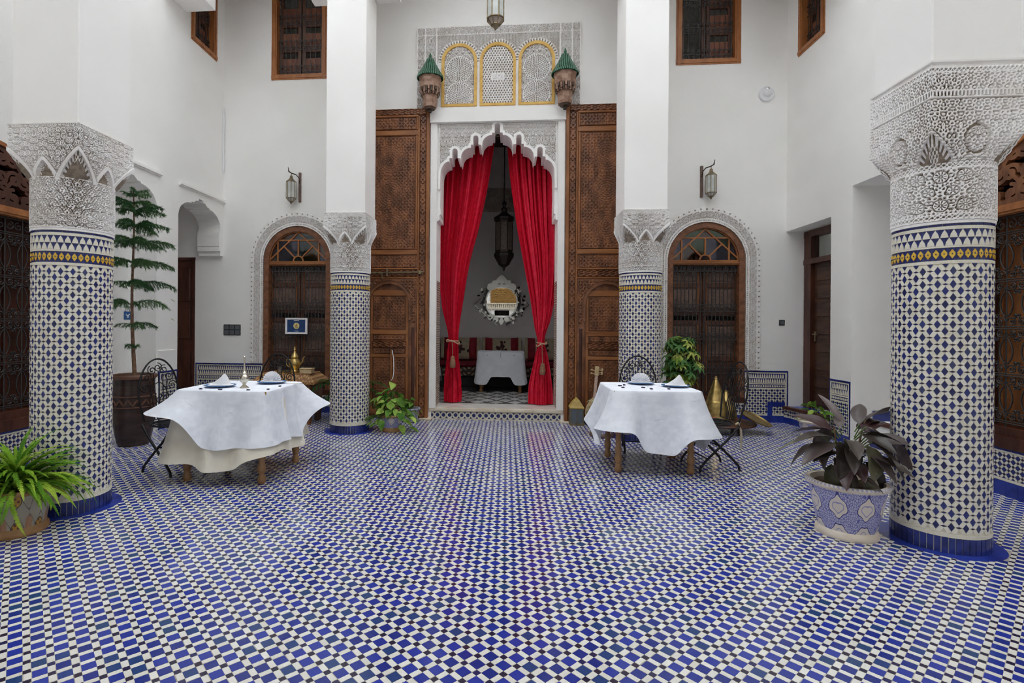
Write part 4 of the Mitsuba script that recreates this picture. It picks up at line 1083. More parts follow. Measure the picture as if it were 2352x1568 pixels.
# ---------------------------------------------------------------- arched windows of the back wall
def arched_window(key, a, lab, pane_colors):
    cx, hf, z0, zs = AW[a]
    k = struct(key, lab, 'window')
    Yw = YB + 0.05
    fr = arch_poly(cx, hf, z0, zs, 60).difference(arch_poly(cx, hf - 0.085, z0 - .1, zs, 60))
    part(k, 'frame', extr(fr, YB - 0.012, YB + 0.12), 'carved_frame')
    part(k, 'sill', cbx(cx - hf, cx + hf, YB - 0.02, YB + 0.12, z0, z0 + 0.08), 'deep_wood')
    inn = arch_poly(cx, hf - 0.085, z0, zs, 60)
    part(k, 'arch_bead', extr(arch_poly(cx, hf - 0.078, zs - .02, zs, 60).difference(arch_poly(cx, hf - 0.098, zs - .1, zs, 60)).intersection(sbox(-9, zs, 9, 9)), YB + 0.02, YB + 0.07), 'orange_wood')
    zr = zs - 0.0
    part(k, 'transom', [cbx(cx - hf + .08, cx + hf - .08, YB + 0.01, YB + 0.10, zr - 0.075, zr, 0.008), cbx(cx - hf + .08, cx + hf - .08, YB + 0.0, YB + 0.10, zr - 0.06, zr - 0.03, 0.006)], 'plain_wood_h')
    q = hf - 0.085
    L = [((-q, 0.02), (0, q - .01)), ((q, 0.02), (0, q - .01)), ((-.72 * q, .33), (.72 * q, .33)), ((-.72 * q, 0), (-.72 * q, .34)), ((.72 * q, 0), (.72 * q, .34)),
         ((0, .07), (0, .33)), ((.06, .06), (.235, .235)), ((-.06, .06), (-.235, .235))]
    bars = [LineString([(cx + p[0], zr + p[1]), (cx + r_[0], zr + r_[1])]).buffer(0.0105, cap_style=2) for p, r_ in L]
    ring = Point(cx, zr).buffer(0.088, 24).difference(Point(cx, zr).buffer(0.068, 24)).intersection(sbox(-9, zr, 9, 9))
    fan = arch_poly(cx, q - 0.012, zr, zr, 60).intersection(sbox(-9, zr, 9, 9))
    for b in bars + [ring]:
        b = b.intersection(fan)
        if not b.is_empty: part(k, 'glazing_bar', extr(b, YB + 0.025, YB + 0.055), 'orange_wood')
    panes = fan.difference(unary_union(bars + [ring]))
    gl = sorted([g_ for g_ in panes.geoms if g_.area > 2e-4], key=lambda g_: (round(g_.centroid.y, 2), g_.centroid.x))
    for i, g_ in enumerate(gl):
        part(k, 'pane', extr(g_.buffer(0.004), YB + 0.045, YB + 0.049), 'pane_' + pane_colors[i % len(pane_colors)])
    # shutters behind the grille
    zt = zr - 0.075
    for s in (-1, 1):
        x0, x1 = sorted((cx + s * 0.004, cx + s * (q + 0.06)))
        sh = part(k, 'shutter', [cbx(x0, x0 + 0.055, YB + 0.13, YB + 0.17, z0 + .08, zt), cbx(x1 - 0.055, x1, YB + 0.13, YB + 0.17, z0 + .08, zt)] +
                  [cbx(x0, x1, YB + 0.132, YB + 0.168, z, z + 0.07) for z in (z0 + .08, 0.88, 1.42, 1.56, 1.98, zt - 0.07)], 'shutter_wood')
        for z_a, z_b in ((z0 + .15, 0.88), (0.95, 1.42), (1.63, 1.98), (2.05, zt - 0.07)):
            kk = numbered(f'{sh}__panel'); scene[kk] = mikit.ply(cat(bx(x0 + .05, x1 - .05, YB + 0.155, YB + 0.165, z_a - .01, z_b + .01), cbx(x0 + .085, x1 - .085, YB + 0.142, YB + 0.16, z_a + .03, z_b - .03, .008)), 'grey_wood' if z_a > .9 else 'shutter_wood')
            kk = numbered(f'{sh}__bead'); scene[kk] = mikit.ply(cat(bx(x0 + .055, x0 + .068, YB + .125, YB + .15, z_a, z_b), bx(x1 - .068, x1 - .055, YB + .125, YB + .15, z_a, z_b)), 'plain_wood')
    x0, x1 = cx - q, cx + q
    rails = [0.70, 0.80, 1.20, 1.30, 1.62, 1.73, zt - 0.09, zt - 0.01]
    pl = [[(x0, z), (x1, z)] for z in rails]
    for i in range(17): x = x0 + (i + .5) * (x1 - x0) / 17; pl.append([(x, z0 + .08), (x, zt)])
    for za, zb_ in zip(rails[::2], rails[1::2]): pl += scroll_row(x0, x1, za, zb_, 9) + [[(x0, za + .012), (x1, za + .012)], [(x0, zb_ - .012), (x1, zb_ - .012)]]
    for za, zb_ in zip([z0 + .1] + rails[1::2][:-1], rails[::2]):
        for i in range(7):
            c = x0 + (i + .5) * (x1 - x0) / 7
            for sg in (-1, 1): pl.append(spiral(c, zb_ - .05 if sg > 0 else za + .05, 0.034, 1.2, 0, 12, sg))
    part(k, 'grille', irons(pl, lambda s_, z_, d_: np.stack([s_, YB + 0.06 + d_, z_], -1), 0.0056), 'grille_iron')
    return k
scene_cf = wood((0.12, 0.045, 0.022), (0.25, 0.105, 0.05), 20, 20, 20)
def cfb(p, n, uv): return 0.5 + 0.5 * dr.sin(p.x * 190) * dr.sin(p.z * 190 + 2 * dr.sin(p.x * 60))
bumped('carved_frame', scene_cf, 0.45, cfb, 0.004, 1e-3, specular=0.4)
w1k = arched_window('window_1', 'L', 'arched window with iron grille on the left, small framed certificate hung on it', ['teal', 'olive', 'blue', 'blue', 'olive', 'dark', 'brown', 'blue', 'teal', 'blue', 'brown', 'teal', 'brown', 'teal'])
w2k = arched_window('window_2', 'R', 'arched window with green and blue glass fanlight on the right', ['blue', 'brown', 'dark', 'brown', 'blue', 'blue', 'blue', 'green', 'blue', 'blue', 'green', 'brown', 'green', 'green'])

# ---------------------------------------------------------------- upper windows
def upper_window(key, lab, mapper, s0, s1, z0, z1, redfrom=None):
    """mapper(s, z, d): d toward the room."""
    k = struct(key, lab, 'window')
    def B(a, b, c, d_, e, f):
        pts = np.array([[mapper(np.array(s_), np.array(z_), np.array(q_)) for q_ in (e, f)] for s_ in (a, b) for z_ in (c, d_)]).reshape(-1, 3)
        h = trimesh.convex.convex_hull(pts); return np.array(h.vertices), np.array(h.faces)
    w = 0.085
    for q in ((s0, s0 + w, z0, z1), (s1 - w, s1, z0, z1), (s0, s1, z1 - w, z1), (s0, s1, z0, z0 + w)):
        part(k, 'frame_board', [B(*q, -0.10, 0.012), B(q[0] + (.022 if q[1] - q[0] < .2 else 0), q[1] - (.022 if q[1] - q[0] < .2 else 0), q[2] + (.022 if q[3] - q[2] < .2 else 0), q[3] - (.022 if q[3] - q[2] < .2 else 0), -0.02, 0.022)], 'orange_wood')
    a, b, c, d_ = s0 + w, s1 - w, z0 + w, z1 - w
    n = 4
    for i in range(2):
        m0, m1 = a + i * (b - a) / 2 + .01, a + (i + 1) * (b - a) / 2 - .01
        sh = part(k, 'shutter', [B(m0, m0 + .05, c, d_, -0.13, -0.10), B(m1 - .05, m1, c, d_, -0.13, -0.10)], 'shutter_wood')
        zz = c
        while zz < d_ - 0.2:
            if redfrom is None or i in redfrom:
                kk = numbered(f'{sh}__panel'); scene[kk] = mikit.ply(B(m0 + .045, m1 - .045, zz + .10, zz + .30, -0.13, -0.105), 'red_shutter')
                kk = numbered(f'{sh}__cross_rail'); scene[kk] = mikit.ply(B(m0 + .04, m1 - .04, zz, zz + .10, -0.135, -0.10), 'shutter_wood')
            zz += 0.40
    pl = []; zz = c
    nb = max(3, int((b - a) / 0.075))
    for i in range(nb): x = a + (i + .5) * (b - a) / nb; pl.append([(x, c), (x, d_)])
    while zz < d_ - 0.1:
        pl += [[(a, zz + .02), (b, zz + .02)], [(a, zz + .10), (b, zz + .10)]] + scroll_row(a, b, zz + .02, zz + .10, max(2, nb // 2)) + scroll_row(a, b, zz + .12, zz + .19, nb)
        zz += 0.40
    part(k, 'grille', irons(pl, lambda s_, z_, d2: mapper(s_, z_, d2 - 0.06), 0.0045), 'grille_iron')
pbr('red_shutter', wood((0.10, 0.030, 0.016), (0.22, 0.075, 0.035), 18, 18, 3), 0.5)
upper_window('window_3', 'upper wooden window with red brown shutters on the back wall, left of the portal', on_wall_y(YB), -3.59, -2.69, 5.25, 6.75)
upper_window('window_4', 'upper wooden window half in black grille on the back wall, right of the portal', on_wall_y(YB), 2.64, 3.567, 5.28, 6.75, redfrom=(1,))
upper_window('window_5', 'narrow upper wooden window on the left wall near the corner', on_wall_xp(XL), UWL[0], UWL[1], UWL[2], UWL[3])
upper_window('window_6', 'narrow upper wooden window on the right wall near the corner', on_wall_xm(XR), UWR[0], UWR[1], UWR[2], UWR[3])

# ---------------------------------------------------------------- big grilled windows beside the near columns
def near_window(key, lab, mapper, r, frame_mat, fan_mat, shutter):
    y0, y1, z0, z1 = r
    k = struct(key, lab, 'window')
    def B(a, b, c, d_, e, f):
        pts = np.array([[mapper(np.array(s_), np.array(z_), np.array(q_)) for q_ in (e, f)] for s_ in (a, b) for z_ in (c, d_)]).reshape(-1, 3)
        h = trimesh.convex.convex_hull(pts); return np.array(h.vertices), np.array(h.faces)
    part(k, 'sill', [B(y0 - .02, y1 + .02, z0, z0 + 0.10, -0.2, 0.025), B(y0, y1, z0 + .10, z0 + 0.17, -0.2, 0.0)], 'deep_wood')
    part(k, 'transom', [B(y0, y1, 2.36, 2.44, -0.15, 0.02), B(y0, y1, 2.38, 2.42, 0.0, 0.032)], frame_mat)
    for a, b in ((y0, y0 + .06), (y1 - .06, y1)): part(k, 'jamb', B(a, b, z0 + .1, 2.4, -0.15, 0.0), 'deep_wood')
    c, hw = (y0 + y1) / 2, (y1 - y0) / 2
    # carved scroll fanlight, cut through
    S = arch_poly(c, hw - 0.03, 2.43, 2.44, 50, pointed=-0.31).buffer(0)
    lines = []
    for i in range(7):
        for j in range(3):
            cy = c - hw + (i + .5) * 2 * hw / 7 + (0.12 if j % 2 else 0); cz = 2.53 + j * 0.17
            for sg in (-1, 1): lines.append(LineString(spiral(cy + sg * .055, cz, 0.075, 1.3, PI / 2 * (1 + j % 2), 26, sg)).buffer(0.015))
            lines.append(LineString([(cy - .12, cz - .08), (cy, cz + .07), (cy + .12, cz - .08)]).buffer(0.014))
    fan = unary_union(lines).intersection(S).union(S.difference(S.buffer(-0.045))).buffer(0.002)
    bs = mapper(np.array([0.0]), np.array([0.0]), np.array([0.0]))[0][0]
    dirn = np.sign(mapper(np.array([0.0]), np.array([0.0]), np.array([1.0]))[0][0] - bs)
    xa, xb = sorted((bs - dirn * 0.065, bs - dirn * 0.005))
    part(k, 'carved_fanlight', extr(fan, xa, xb, 'yz'), fan_mat)
    part(k, 'fanlight_glass', extr(S, *sorted((bs - dirn * 0.10, bs - dirn * 0.095)), 'yz'), 'pane_blue')
    part(k, 'fanlight_trim', extr(arch_poly(c, hw, 2.43, 2.44, 50, pointed=-0.31).buffer(0).difference(S.buffer(-.012)), *sorted((bs - dirn * 0.02, bs + dirn * 0.012)), 'yz'), frame_mat)
    n = 4
    for i in range(n):
        a, b = y0 + .06 + i * (y1 - y0 - .12) / n, y0 + .06 + (i + 1) * (y1 - y0 - .12) / n
        sh = part(k, 'shutter', [B(a, a + .035, z0 + .17, 2.36, -0.2, -0.16), B(b - .035, b, z0 + .17, 2.36, -0.2, -0.16)] + [B(a, b, z, z + .04, -0.2, -0.165) for z in (0.62, 0.98, 1.36, 1.74, 2.12)], shutter)
        kk = numbered(f'{sh}__board'); scene[kk] = mikit.ply(cat(*[B(a + .03, b - .03, z0_, z1_, -0.19, -0.178) for z0_, z1_ in ((.57, .62), (.66, .98), (1.02, 1.36), (1.40, 1.74), (1.78, 2.12), (2.16, 2.36))]) if i % 2 or shutter == 'deep_wood' else B(a + .03, b - .03, .57, .98, -0.19, -0.178), shutter)
    pl = []
    ny_ = 9
    ys = np.linspace(y0 + .06, y1 - .06, ny_ + 1)
    for y in ys: pl.append([(y, z0 + .17), (y, 2.36)])
    zr = [0.60, 1.0, 1.40, 1.80, 2.20, 2.345]
    for z in zr: pl += [[(y0 + .06, z), (y1 - .06, z)], [(y0 + .06, z + .018), (y1 - .06, z + .018)]]
    for i in range(ny_):
        for za, zb_ in zip(zr[:-2], zr[1:-1]): pl += lyre(ys[i], ys[i + 1], za + .018, zb_)
        pl += scroll_row(ys[i], ys[i + 1], 2.218, 2.345, 1)
    part(k, 'grille', irons(pl, lambda s_, z_, d2: mapper(s_, z_, d2 - 0.05), 0.0062, 5), 'grille_iron')
near_window('window_7', 'large iron grilled window with carved scroll fanlight behind the left column', on_wall_xp(XL), LW1, 'orange_wood', 'deep_wood', 'deep_wood')
near_window('window_8', 'large iron grilled window with brown shutters behind the right column', on_wall_xm(XRN), RW1, 'orange_wood', 'carved_wood', 'plain_wood')
# ---------------------------------------------------------------- the salon behind the curtains
ZR, YR = 0.168, 10.88
rf = struct('floor_salon')
solo(rf, bx(-2.3, 2.3, 8.1, YR + .1, 0.0, ZR - 0.002), 'salon_dark')
pbr('salon_dark', (0.055, 0.053, 0.055), 0.3)
pbr('salon_tile', two_tone((0.36, 0.35, 0.34), (0.46, 0.44, 0.42), 6), 0.25)
for j in range(7):
    for i in range(-9, 10):
        cx, cy = i * 0.30 + (0.15 if j % 2 else 0), 8.30 + j * 0.20
        q = [(cx + .115, cy), (cx, cy + .165), (cx - .115, cy), (cx, cy - .165)]
        if abs(cx) > 1.9: continue
        v, f = prism_xy(q, ZR, ZR - .004)
        part(rf, 'diamond_tile', (v, f), 'salon_tile')
rw_ = struct('wall_salon')
solo(rw_, bx(-2.36, 2.36, YR, YR + 0.1, 0, 5.2), 'plaster')
solo(struct('wall_salon_left'), bx(-2.36, -2.26, 8.1, YR, 0, 5.2), 'plaster')
solo(struct('wall_salon_right'), bx(2.26, 2.36, 8.1, YR, 0, 5.2), 'plaster')
part(rw_, 'frieze', plate(None, 0.012, lambda U, V: 0.02 * lace(U, V, 0.03), on_y(YR - 0.002), bounds=(-1.2, 3.75, 1.2, 4.25)), 'salon_frieze')
pbr('salon_frieze', two_tone((0.46, 0.42, 0.36), (0.54, 0.50, 0.44), 6), 0.8)
rc = struct('ceiling_salon')
solo(rc, bx(-2.36, 2.36, 8.0, YR + .1, 5.1, 5.25), 'dark_boards')

# curtains
def red_fn(p, n, uv):
    v = noise(p.x * 210, p.y * 210, p.z * 18)
    m = fbm(p.x * 34, p.y * 30, p.z * 22, 3)
    return mix((0.47, 0.005, 0.026), (0.68, 0.016, 0.052), dr.clip(0.5 * v + 0.9 * (m - .25), 0, 1))
pbr('red_velvet', proc(red_fn), 0.55, sheen=0.6, sheen_tint=0.8, specular=0.3)
def lerp_tab(tab, z):
    t = np.array(sorted(tab)); return np.interp(z, t[:, 0], t[:, 1])
def smooth_tab(tab, z):
    from scipy.interpolate import PchipInterpolator
    t = np.array(sorted(tab)); return PchipInterpolator(t[:, 0], t[:, 1])(np.clip(z, t[0, 0], t[-1, 0]))
def curtain(s, outer, inner, ztie, ztop, zbot, lab, seed):
    k = thing('curtain', lab, 'curtain', 'red velvet curtains in the portal')
    r_ = np.random.default_rng(seed)
    nu, nz = 190, 260
    U, Z = np.meshgrid(np.linspace(0, 1, nu), np.linspace(zbot, ztop, nz), indexing='ij')
    o, i_ = smooth_tab(outer, Z), smooth_tab(inner, Z)
    n = 8.5
    warp_ = U + 0.035 * np.sin(U * 9 + seed) + 0.018 * np.sin(U * 23 + seed * 2 + Z * 0.8)
    ph = 2 * PI * n * warp_
    wd = np.abs(i_ - o)
    amp = np.minimum(0.065, wd * 0.075 + 0.007)
    low = ss(ztie + .05, ztie - .35, Z)
    crumple = (meshkit.fbm(np.stack([U * 9, Z * 7, Z * 0 + seed], -1), 3, seed) - .5)
    Y = 8.165 - amp * np.sin(ph) - 0.35 * amp * np.sin(2.3 * ph + Z) + 0.05 * low * crumple + 0.018 * crumple - 0.08 * np.exp(-((Z - ztie) / .25) ** 2) * np.sin(PI * U)
    Y += -0.10 * low * np.sin(PI * U) * np.clip((ztie - Z) / .9, 0, 1)
    X = o + (i_ - o) * U + 0.010 * np.cos(ph) * np.minimum(1, wd / .3) + 0.015 * low * crumple
    P = np.stack([X, Y, Z], -1).reshape(-1, 3); q = grid_faces(nu, nz)
    part(k, 'cloth', (P, q if s > 0 else q[:, ::-1]), 'red_velvet', True)
    xt = (smooth_tab(outer, np.array([ztie]))[0] + smooth_tab(inner, np.array([ztie]))[0]) / 2
    w = abs(smooth_tab(outer, np.array([ztie]))[0] - smooth_tab(inner, np.array([ztie]))[0]) / 2 + .02
    a = np.linspace(0, 2 * PI, 30)
    tb = part(k, 'tieback', [tube(np.stack([xt + w * np.cos(a), 8.10 + 0.10 * np.sin(a), ztie + .02 * np.cos(a) * s + .012 * np.sin(3 * a)], 1), 0.011, 6, False),
                        tube(np.stack([xt + w * np.cos(a) * .9, 8.10 + 0.105 * np.sin(a), ztie + .02 - .01 * np.cos(a)], 1), 0.009, 6, False)], 'rope', label='twisted beige rope tieback')
    kk = numbered(f'{tb}__tassel')
    zt_ = ztie - (0.22 if s < 0 else 0.28)
    scene[kk] = mikit.ply(cat(tube([(xt, 7.985, ztie), (xt + .005, 7.975, ztie - .1), (xt + .01, 7.975, zt_)], 0.007, 5),
                             mv(lathe([(0.0, 0.0), (0.040, -0.004 + .004), (0.046, 0.06), (0.036, 0.12), (0.03, 0.135), (0.034, 0.15), (0.025, 0.175), (0.0, 0.18)], 12), xt + .012, 7.975, zt_ - .175)), 'tassel_brown', True)
    labels[kk] = {'label': 'brown tassel on a cord'}
pbr('rope', two_tone((0.42, 0.24, 0.16), (0.55, 0.36, 0.22), 80), 0.8)
pbr('tassel_brown', two_tone((0.20, 0.10, 0.055), (0.30, 0.17, 0.10), 60), 0.85)
curtain(-1, [(4.3, -0.94), (3.6, -0.93), (2.6, -0.935), (1.7, -0.865), (1.16, -0.755), (0.9, -0.78), (0.35, -0.825), (0.19, -0.82)],
        [(4.3, -0.035), (4.1, -0.06), (3.55, -0.145), (2.9, -0.285), (2.4, -0.42), (1.86, -0.515), (1.16, -0.60), (0.9, -0.59), (0.35, -0.545), (0.19, -0.545)], 1.13, 4.32, 0.185,
        'red velvet curtain tied back on the left of the portal', 3)
curtain(1, [(4.3, 0.94), (3.6, 0.94), (2.6, 0.945), (1.9, 0.90), (1.5, 0.835), (1.16, 0.745), (0.9, 0.80), (0.35, 0.875), (0.19, 0.88)],
        [(4.3, 0.135), (4.1, 0.145), (3.0, 0.285), (2.4, 0.40), (1.8, 0.52), (1.35, 0.595), (1.12, 0.64), (0.9, 0.60), (0.35, 0.505), (0.19, 0.505)], 1.10, 4.32, 0.180,
        'red velvet curtain tied back on the right of the portal', 8)
part(pw, 'curtain_rod', tube([(-0.95, 8.17, 4.36), (0.95, 8.17, 4.36)], 0.015, 8), 'old_brass')

# dark pierced lantern hanging in the salon
ln_k = thing('salon_lantern', 'dark pierced metal lantern hanging between the curtains inside the salon', 'lantern')
def octa(profile, cx, cy, n=8): return lathe(profile, n, cx, cy, PI / n)
LX, LY = 0.10, 9.3
part(ln_k, 'body', octa([(0.0, 3.42), (0.03, 3.42), (0.10, 3.36), (0.19, 3.30), (0.19, 3.26), (0.165, 3.25), (0.165, 2.68), (0.19, 2.66), (0.19, 2.62), (0.10, 2.47), (0.03, 2.42), (0.012, 2.36), (0, 2.355)][::-1], LX, LY), 'dark_metal')
pbr('dark_metal', (0.035, 0.027, 0.022), 0.5, metallic=0.5)
pbr('lantern_panel', two_tone((0.09, 0.07, 0.055), (0.16, 0.125, 0.10), 70), 0.6)
for i in range(8):
    a = i * PI / 4 - PI / 2
    part(ln_k, 'panel', xf(cbx(-0.048, 0.048, -0.157, -0.150, 2.72, 3.21, 0.004), rotz(a + PI / 2, LX, LY, 0)), 'lantern_panel')
part(ln_k, 'chain', tube([(LX, LY, 3.4), (LX, LY, 5.1)], 0.010, 6), 'dark_metal')
part(ln_k, 'finial', octa([(0, 3.62), (.02, 3.6), (.045, 3.55), (.02, 3.50), (.06, 3.46), (.05, 3.40), (0, 3.39)][::-1], LX, LY), 'dark_metal')

# mirror with a cut glass frame
mk = thing('mirror', 'ornate mirror with cut glass crest on the grey salon wall', 'mirror')
MX, MZ, MY = 0.05, 1.87, YR - 0.03
a = np.linspace(0, 2 * PI, 49)[:-1]
def sup(rx, rz, e, z=MZ): return Polygon(np.stack([MX + rx * np.sign(np.cos(a)) * np.abs(np.cos(a)) ** e, z + rz * np.sign(np.sin(a)) * np.abs(np.sin(a)) ** e], 1))
part(mk, 'glass', extr(sup(0.315, 0.315, 0.9), MY - 0.012, MY - 0.004), 'mirror_glass')
part(mk, 'backing', extr(sup(0.40, 0.38, 1.0), MY - 0.004, MY + 0.02), 'glass_black')
part(mk, 'inner_rim', extr(sup(0.335, 0.335, 0.9).difference(sup(0.308, 0.308, 0.9)), MY - 0.03, MY - 0.004), 'etched_glass')
def leafm(x, z, ang, L, W, mat, nm='glass_leaf'):
    t = np.linspace(0, 1, 9); w = W * np.sin(PI * t ** 0.8) ** 0.8
    pts = np.vstack([np.stack([L * t, w], 1), np.stack([L * t, -w], 1)[::-1]])
    c, s_ = math.cos(ang), math.sin(ang)
    p = Polygon(np.stack([x + pts[:, 0] * c - pts[:, 1] * s_, z + pts[:, 0] * s_ + pts[:, 1] * c], 1)).buffer(0)
    part(mk, nm, extr(p, MY - 0.036 + 0.01 * rng.random(), MY - 0.006), mat)
for dx, dz, ang, L, W in ((0, .37, 0, .20, .105), (-.085, .34, .75, .15, .07), (.085, .34, -.75, .15, .07), (-.16, .30, 1.05, .15, .06), (.16, .30, -1.05, .15, .06), (-.235, .24, .45, .12, .04), (.235, .24, -.45, .12, .04)):
    leafm(MX + dx, MZ + dz, PI / 2 + ang, L, W, 'etched_glass', 'crest_leaf')
rm = np.random.default_rng(12)
for s in (-1, 1):
    rim = [(0.33, 0.22), (0.43, 0.08), (0.565, -0.055), (0.44, -0.17), (0.32, -0.28), (0.20, -0.40), (0.09, -0.475)]
    for (x0, z0), (x1, z1) in zip(rim[:-1], rim[1:]):
        part(mk, 'rim_bar', tube([(MX + s * x0, MY - .02, MZ + z0), (MX + s * x1, MY - .02, MZ + z1)], 0.009 if z1 < -.1 else .006, 5), 'etched_glass' if z1 < -.1 else 'etched_dark')
    for i in range(34):        # small cut leaves filling the side wings
        b_ = rm.uniform(-1.25, 0.75); R = rm.uniform(0.345, 0.36 + 0.14 * math.cos(b_ * 1.1))
        leafm(MX + s * R * math.cos(b_), MZ + R * math.sin(b_) * 1.05 - .02, rm.uniform(0, 6.3), rm.uniform(.04, .085), rm.uniform(.012, .026), ('etched_dark', 'glass_black', 'etched_glass')[int(rm.integers(3))], 'wing_leaf')
for dx, ang, L, W in ((0, 0, .15, .05), (-.08, -.55, .15, .055), (.08, .55, .15, .055), (-.17, -.85, .14, .045), (.17, .85, .14, .045)):
    leafm(MX + dx, MZ - 0.33 + abs(dx) * .35, -PI / 2 + ang, L, W, 'etched_glass', 'foot_leaf')
part(mk, 'top_band', extr(sup(0.33, 0.37, 0.95).difference(sup(0.34, 0.30, 0.95)).intersection(sbox(-1, MZ + .05, 1, 9)), MY - 0.026, MY - 0.006), 'etched_glass')
pbr('etched_dark', two_tone((0.08, 0.08, 0.075), (0.28, 0.28, 0.26), 50), 0.2, metallic=0.5)

# what the mirror shows: a gilt carved balcony front on the wall behind the entrance
bk = struct('balcony_front', 'gilt carved balcony front on the wall facing the portal', 'balcony')
solo(bk, plate(None, 0.02, lambda U, V: 0.03 * (qc(U, V, 2 * PI / 0.09, 4) > .05), lambda u, v, h: np.stack([-u, -3.36 + h, v], -1), bounds=(-0.62, 2.42, 0.62, 3.15)), 'gilt')
pbr('gilt', two_tone((0.26, 0.14, 0.035), (0.38, 0.22, 0.06), 20), 0.5)
part(bk, 'balustrade', [bx(-0.66 + i * 0.1, -0.61 + i * 0.1, -3.38, -3.30, 2.22, 2.42) for i in range(13)], 'cream_paint')
part(bk, 'ledge', [bx(-0.8, 0.8, -3.39, -3.27, 2.39, 2.44), bx(-0.75, 0.75, -3.39, -3.30, 2.16, 2.22)], 'cream_paint')
pbr('cream_paint', (0.66, 0.60, 0.48), 0.6)

# settee along the wall, cushions, tables
sf = thing('settee', 'low salon settee with red seat and patterned front along the back wall', 'sofa')
part(sf, 'base', cbx(-2.25, 2.25, 10.32, YR - .005, ZR, 0.36), 'sofa_dark')
part(sf, 'front_panel', cbx(-2.25, 2.25, 10.28, 10.50, 0.36, 0.56, 0.03), 'brocade')
part(sf, 'seat', cbx(-2.25, 2.25, 10.26, YR - .005, 0.56, 0.655, 0.035), 'wine_velvet')
pbr('sofa_dark', (0.022, 0.018, 0.018), 0.7)
def broc(p, n, uv):
    f = dr.cos(p.x * 38) * dr.cos(p.z * 60 + 2 * dr.sin(p.x * 19)) + 0.6 * (noise(p.x * 60, p.y * 60, p.z * 60) - 0.5)
    return mix((0.05, 0.035, 0.028), (0.33, 0.24, 0.16), smoothstep(0.1, 0.5, f))
pbr('brocade', proc(broc), 0.7)
pbr('wine_velvet', two_tone((0.14, 0.006, 0.014), (0.22, 0.010, 0.022), 20), 0.7, sheen=0.4)
pbr('cushion_red', two_tone((0.22, 0.008, 0.018), (0.30, 0.012, 0.028), 16), 0.7, sheen=0.4)
pbr('cushion_cream', two_tone((0.44, 0.37, 0.25), (0.52, 0.46, 0.34), 20), 0.8)
pbr('floral_dark', two_tone((0.035, 0.012, 0.014), (0.12, 0.03, 0.03), 60), 0.8)
def pillow(w, d, h, n=26, e=0.45):
    """Cushion: flat seams at the rim, full in the middle; local x width, z height, y thickness."""
    u = np.linspace(-1, 1, n); U, V = np.meshgrid(u, u, indexing='ij')
    t = ((1 - U ** 2) * (1 - V ** 2)) ** e
    k = 1 - 0.06 * (np.abs(U) ** 6 * (1 - np.abs(V) ** 2) + 0)
    X, Z = U * w / 2 * (1 - 0.05 * (1 - V ** 2)), V * h / 2 * (1 - 0.05 * (1 - U ** 2))
    A = np.stack([X, -d / 2 * t, Z], -1).reshape(-1, 3); B = np.stack([X, d / 2 * t, Z], -1).reshape(-1, 3)
    q = grid_faces(n, n)
    return cat((A, q), (B, q[:, ::-1]))
def cushion(cx, lab):
    k = thing('cushion', lab, 'cushion', 'red and cream cushions on the salon settee')
    M = rotx(math.radians(-10), cx, 10.72, 0.905)
    part(k, 'cover', xf(pillow(0.74, 0.22, 0.47), M), 'cushion_red', True)
    n = 18; u = np.linspace(-.52, .52, n); v = np.linspace(-.97, .97, n)
    U, V = np.meshgrid(u, v, indexing='ij'); t = ((1 - U ** 2) * (1 - V ** 2)) ** .45
    P = np.stack([U * .37 * (1 - .05 * (1 - V ** 2)), -.11 * t - .004, V * .235 * (1 - .05 * (1 - U ** 2))], -1).reshape(-1, 3)
    pc = part(k, 'cream_panel', xf((P, grid_faces(n, n)), M), 'cushion_cream', True, label='cream panel with dark flowers')
    fl_ = []
    r2 = np.random.default_rng(int(100 + cx * 10))
    for i in range(16):
        x, z = r2.normal(0, 0.055), r2.normal(-0.0, 0.055)
        fl_.append(Point(x, z).buffer(0.018 + 0.016 * r2.random(), 5))
    g_ = unary_union(fl_)
    kk = numbered(f'{pc}__flowers'); m = extr(g_, -0.122, -0.105); scene[kk] = mikit.ply(xf(m, M), 'floral_dark')
    for s in (-1, 1): part(k, 'side_band', xf(cbx(s * .37 - .035, s * .37 + .035, -.045, .03, -.2, .23, .012), M), 'cushion_cream')
cushion(-0.79, 'red cushion with cream floral panel on the settee, behind the left curtain')
cushion(0.06, 'red cushion with cream floral panel on the settee, behind the small table')
cushion(0.93, 'red cushion with cream floral panel on the settee, behind the right curtain')
cushion(-1.66, 'red cushion with cream floral panel at the dark left end of the settee')
cushion(1.80, 'red cushion with cream floral panel at the dark right end of the settee')

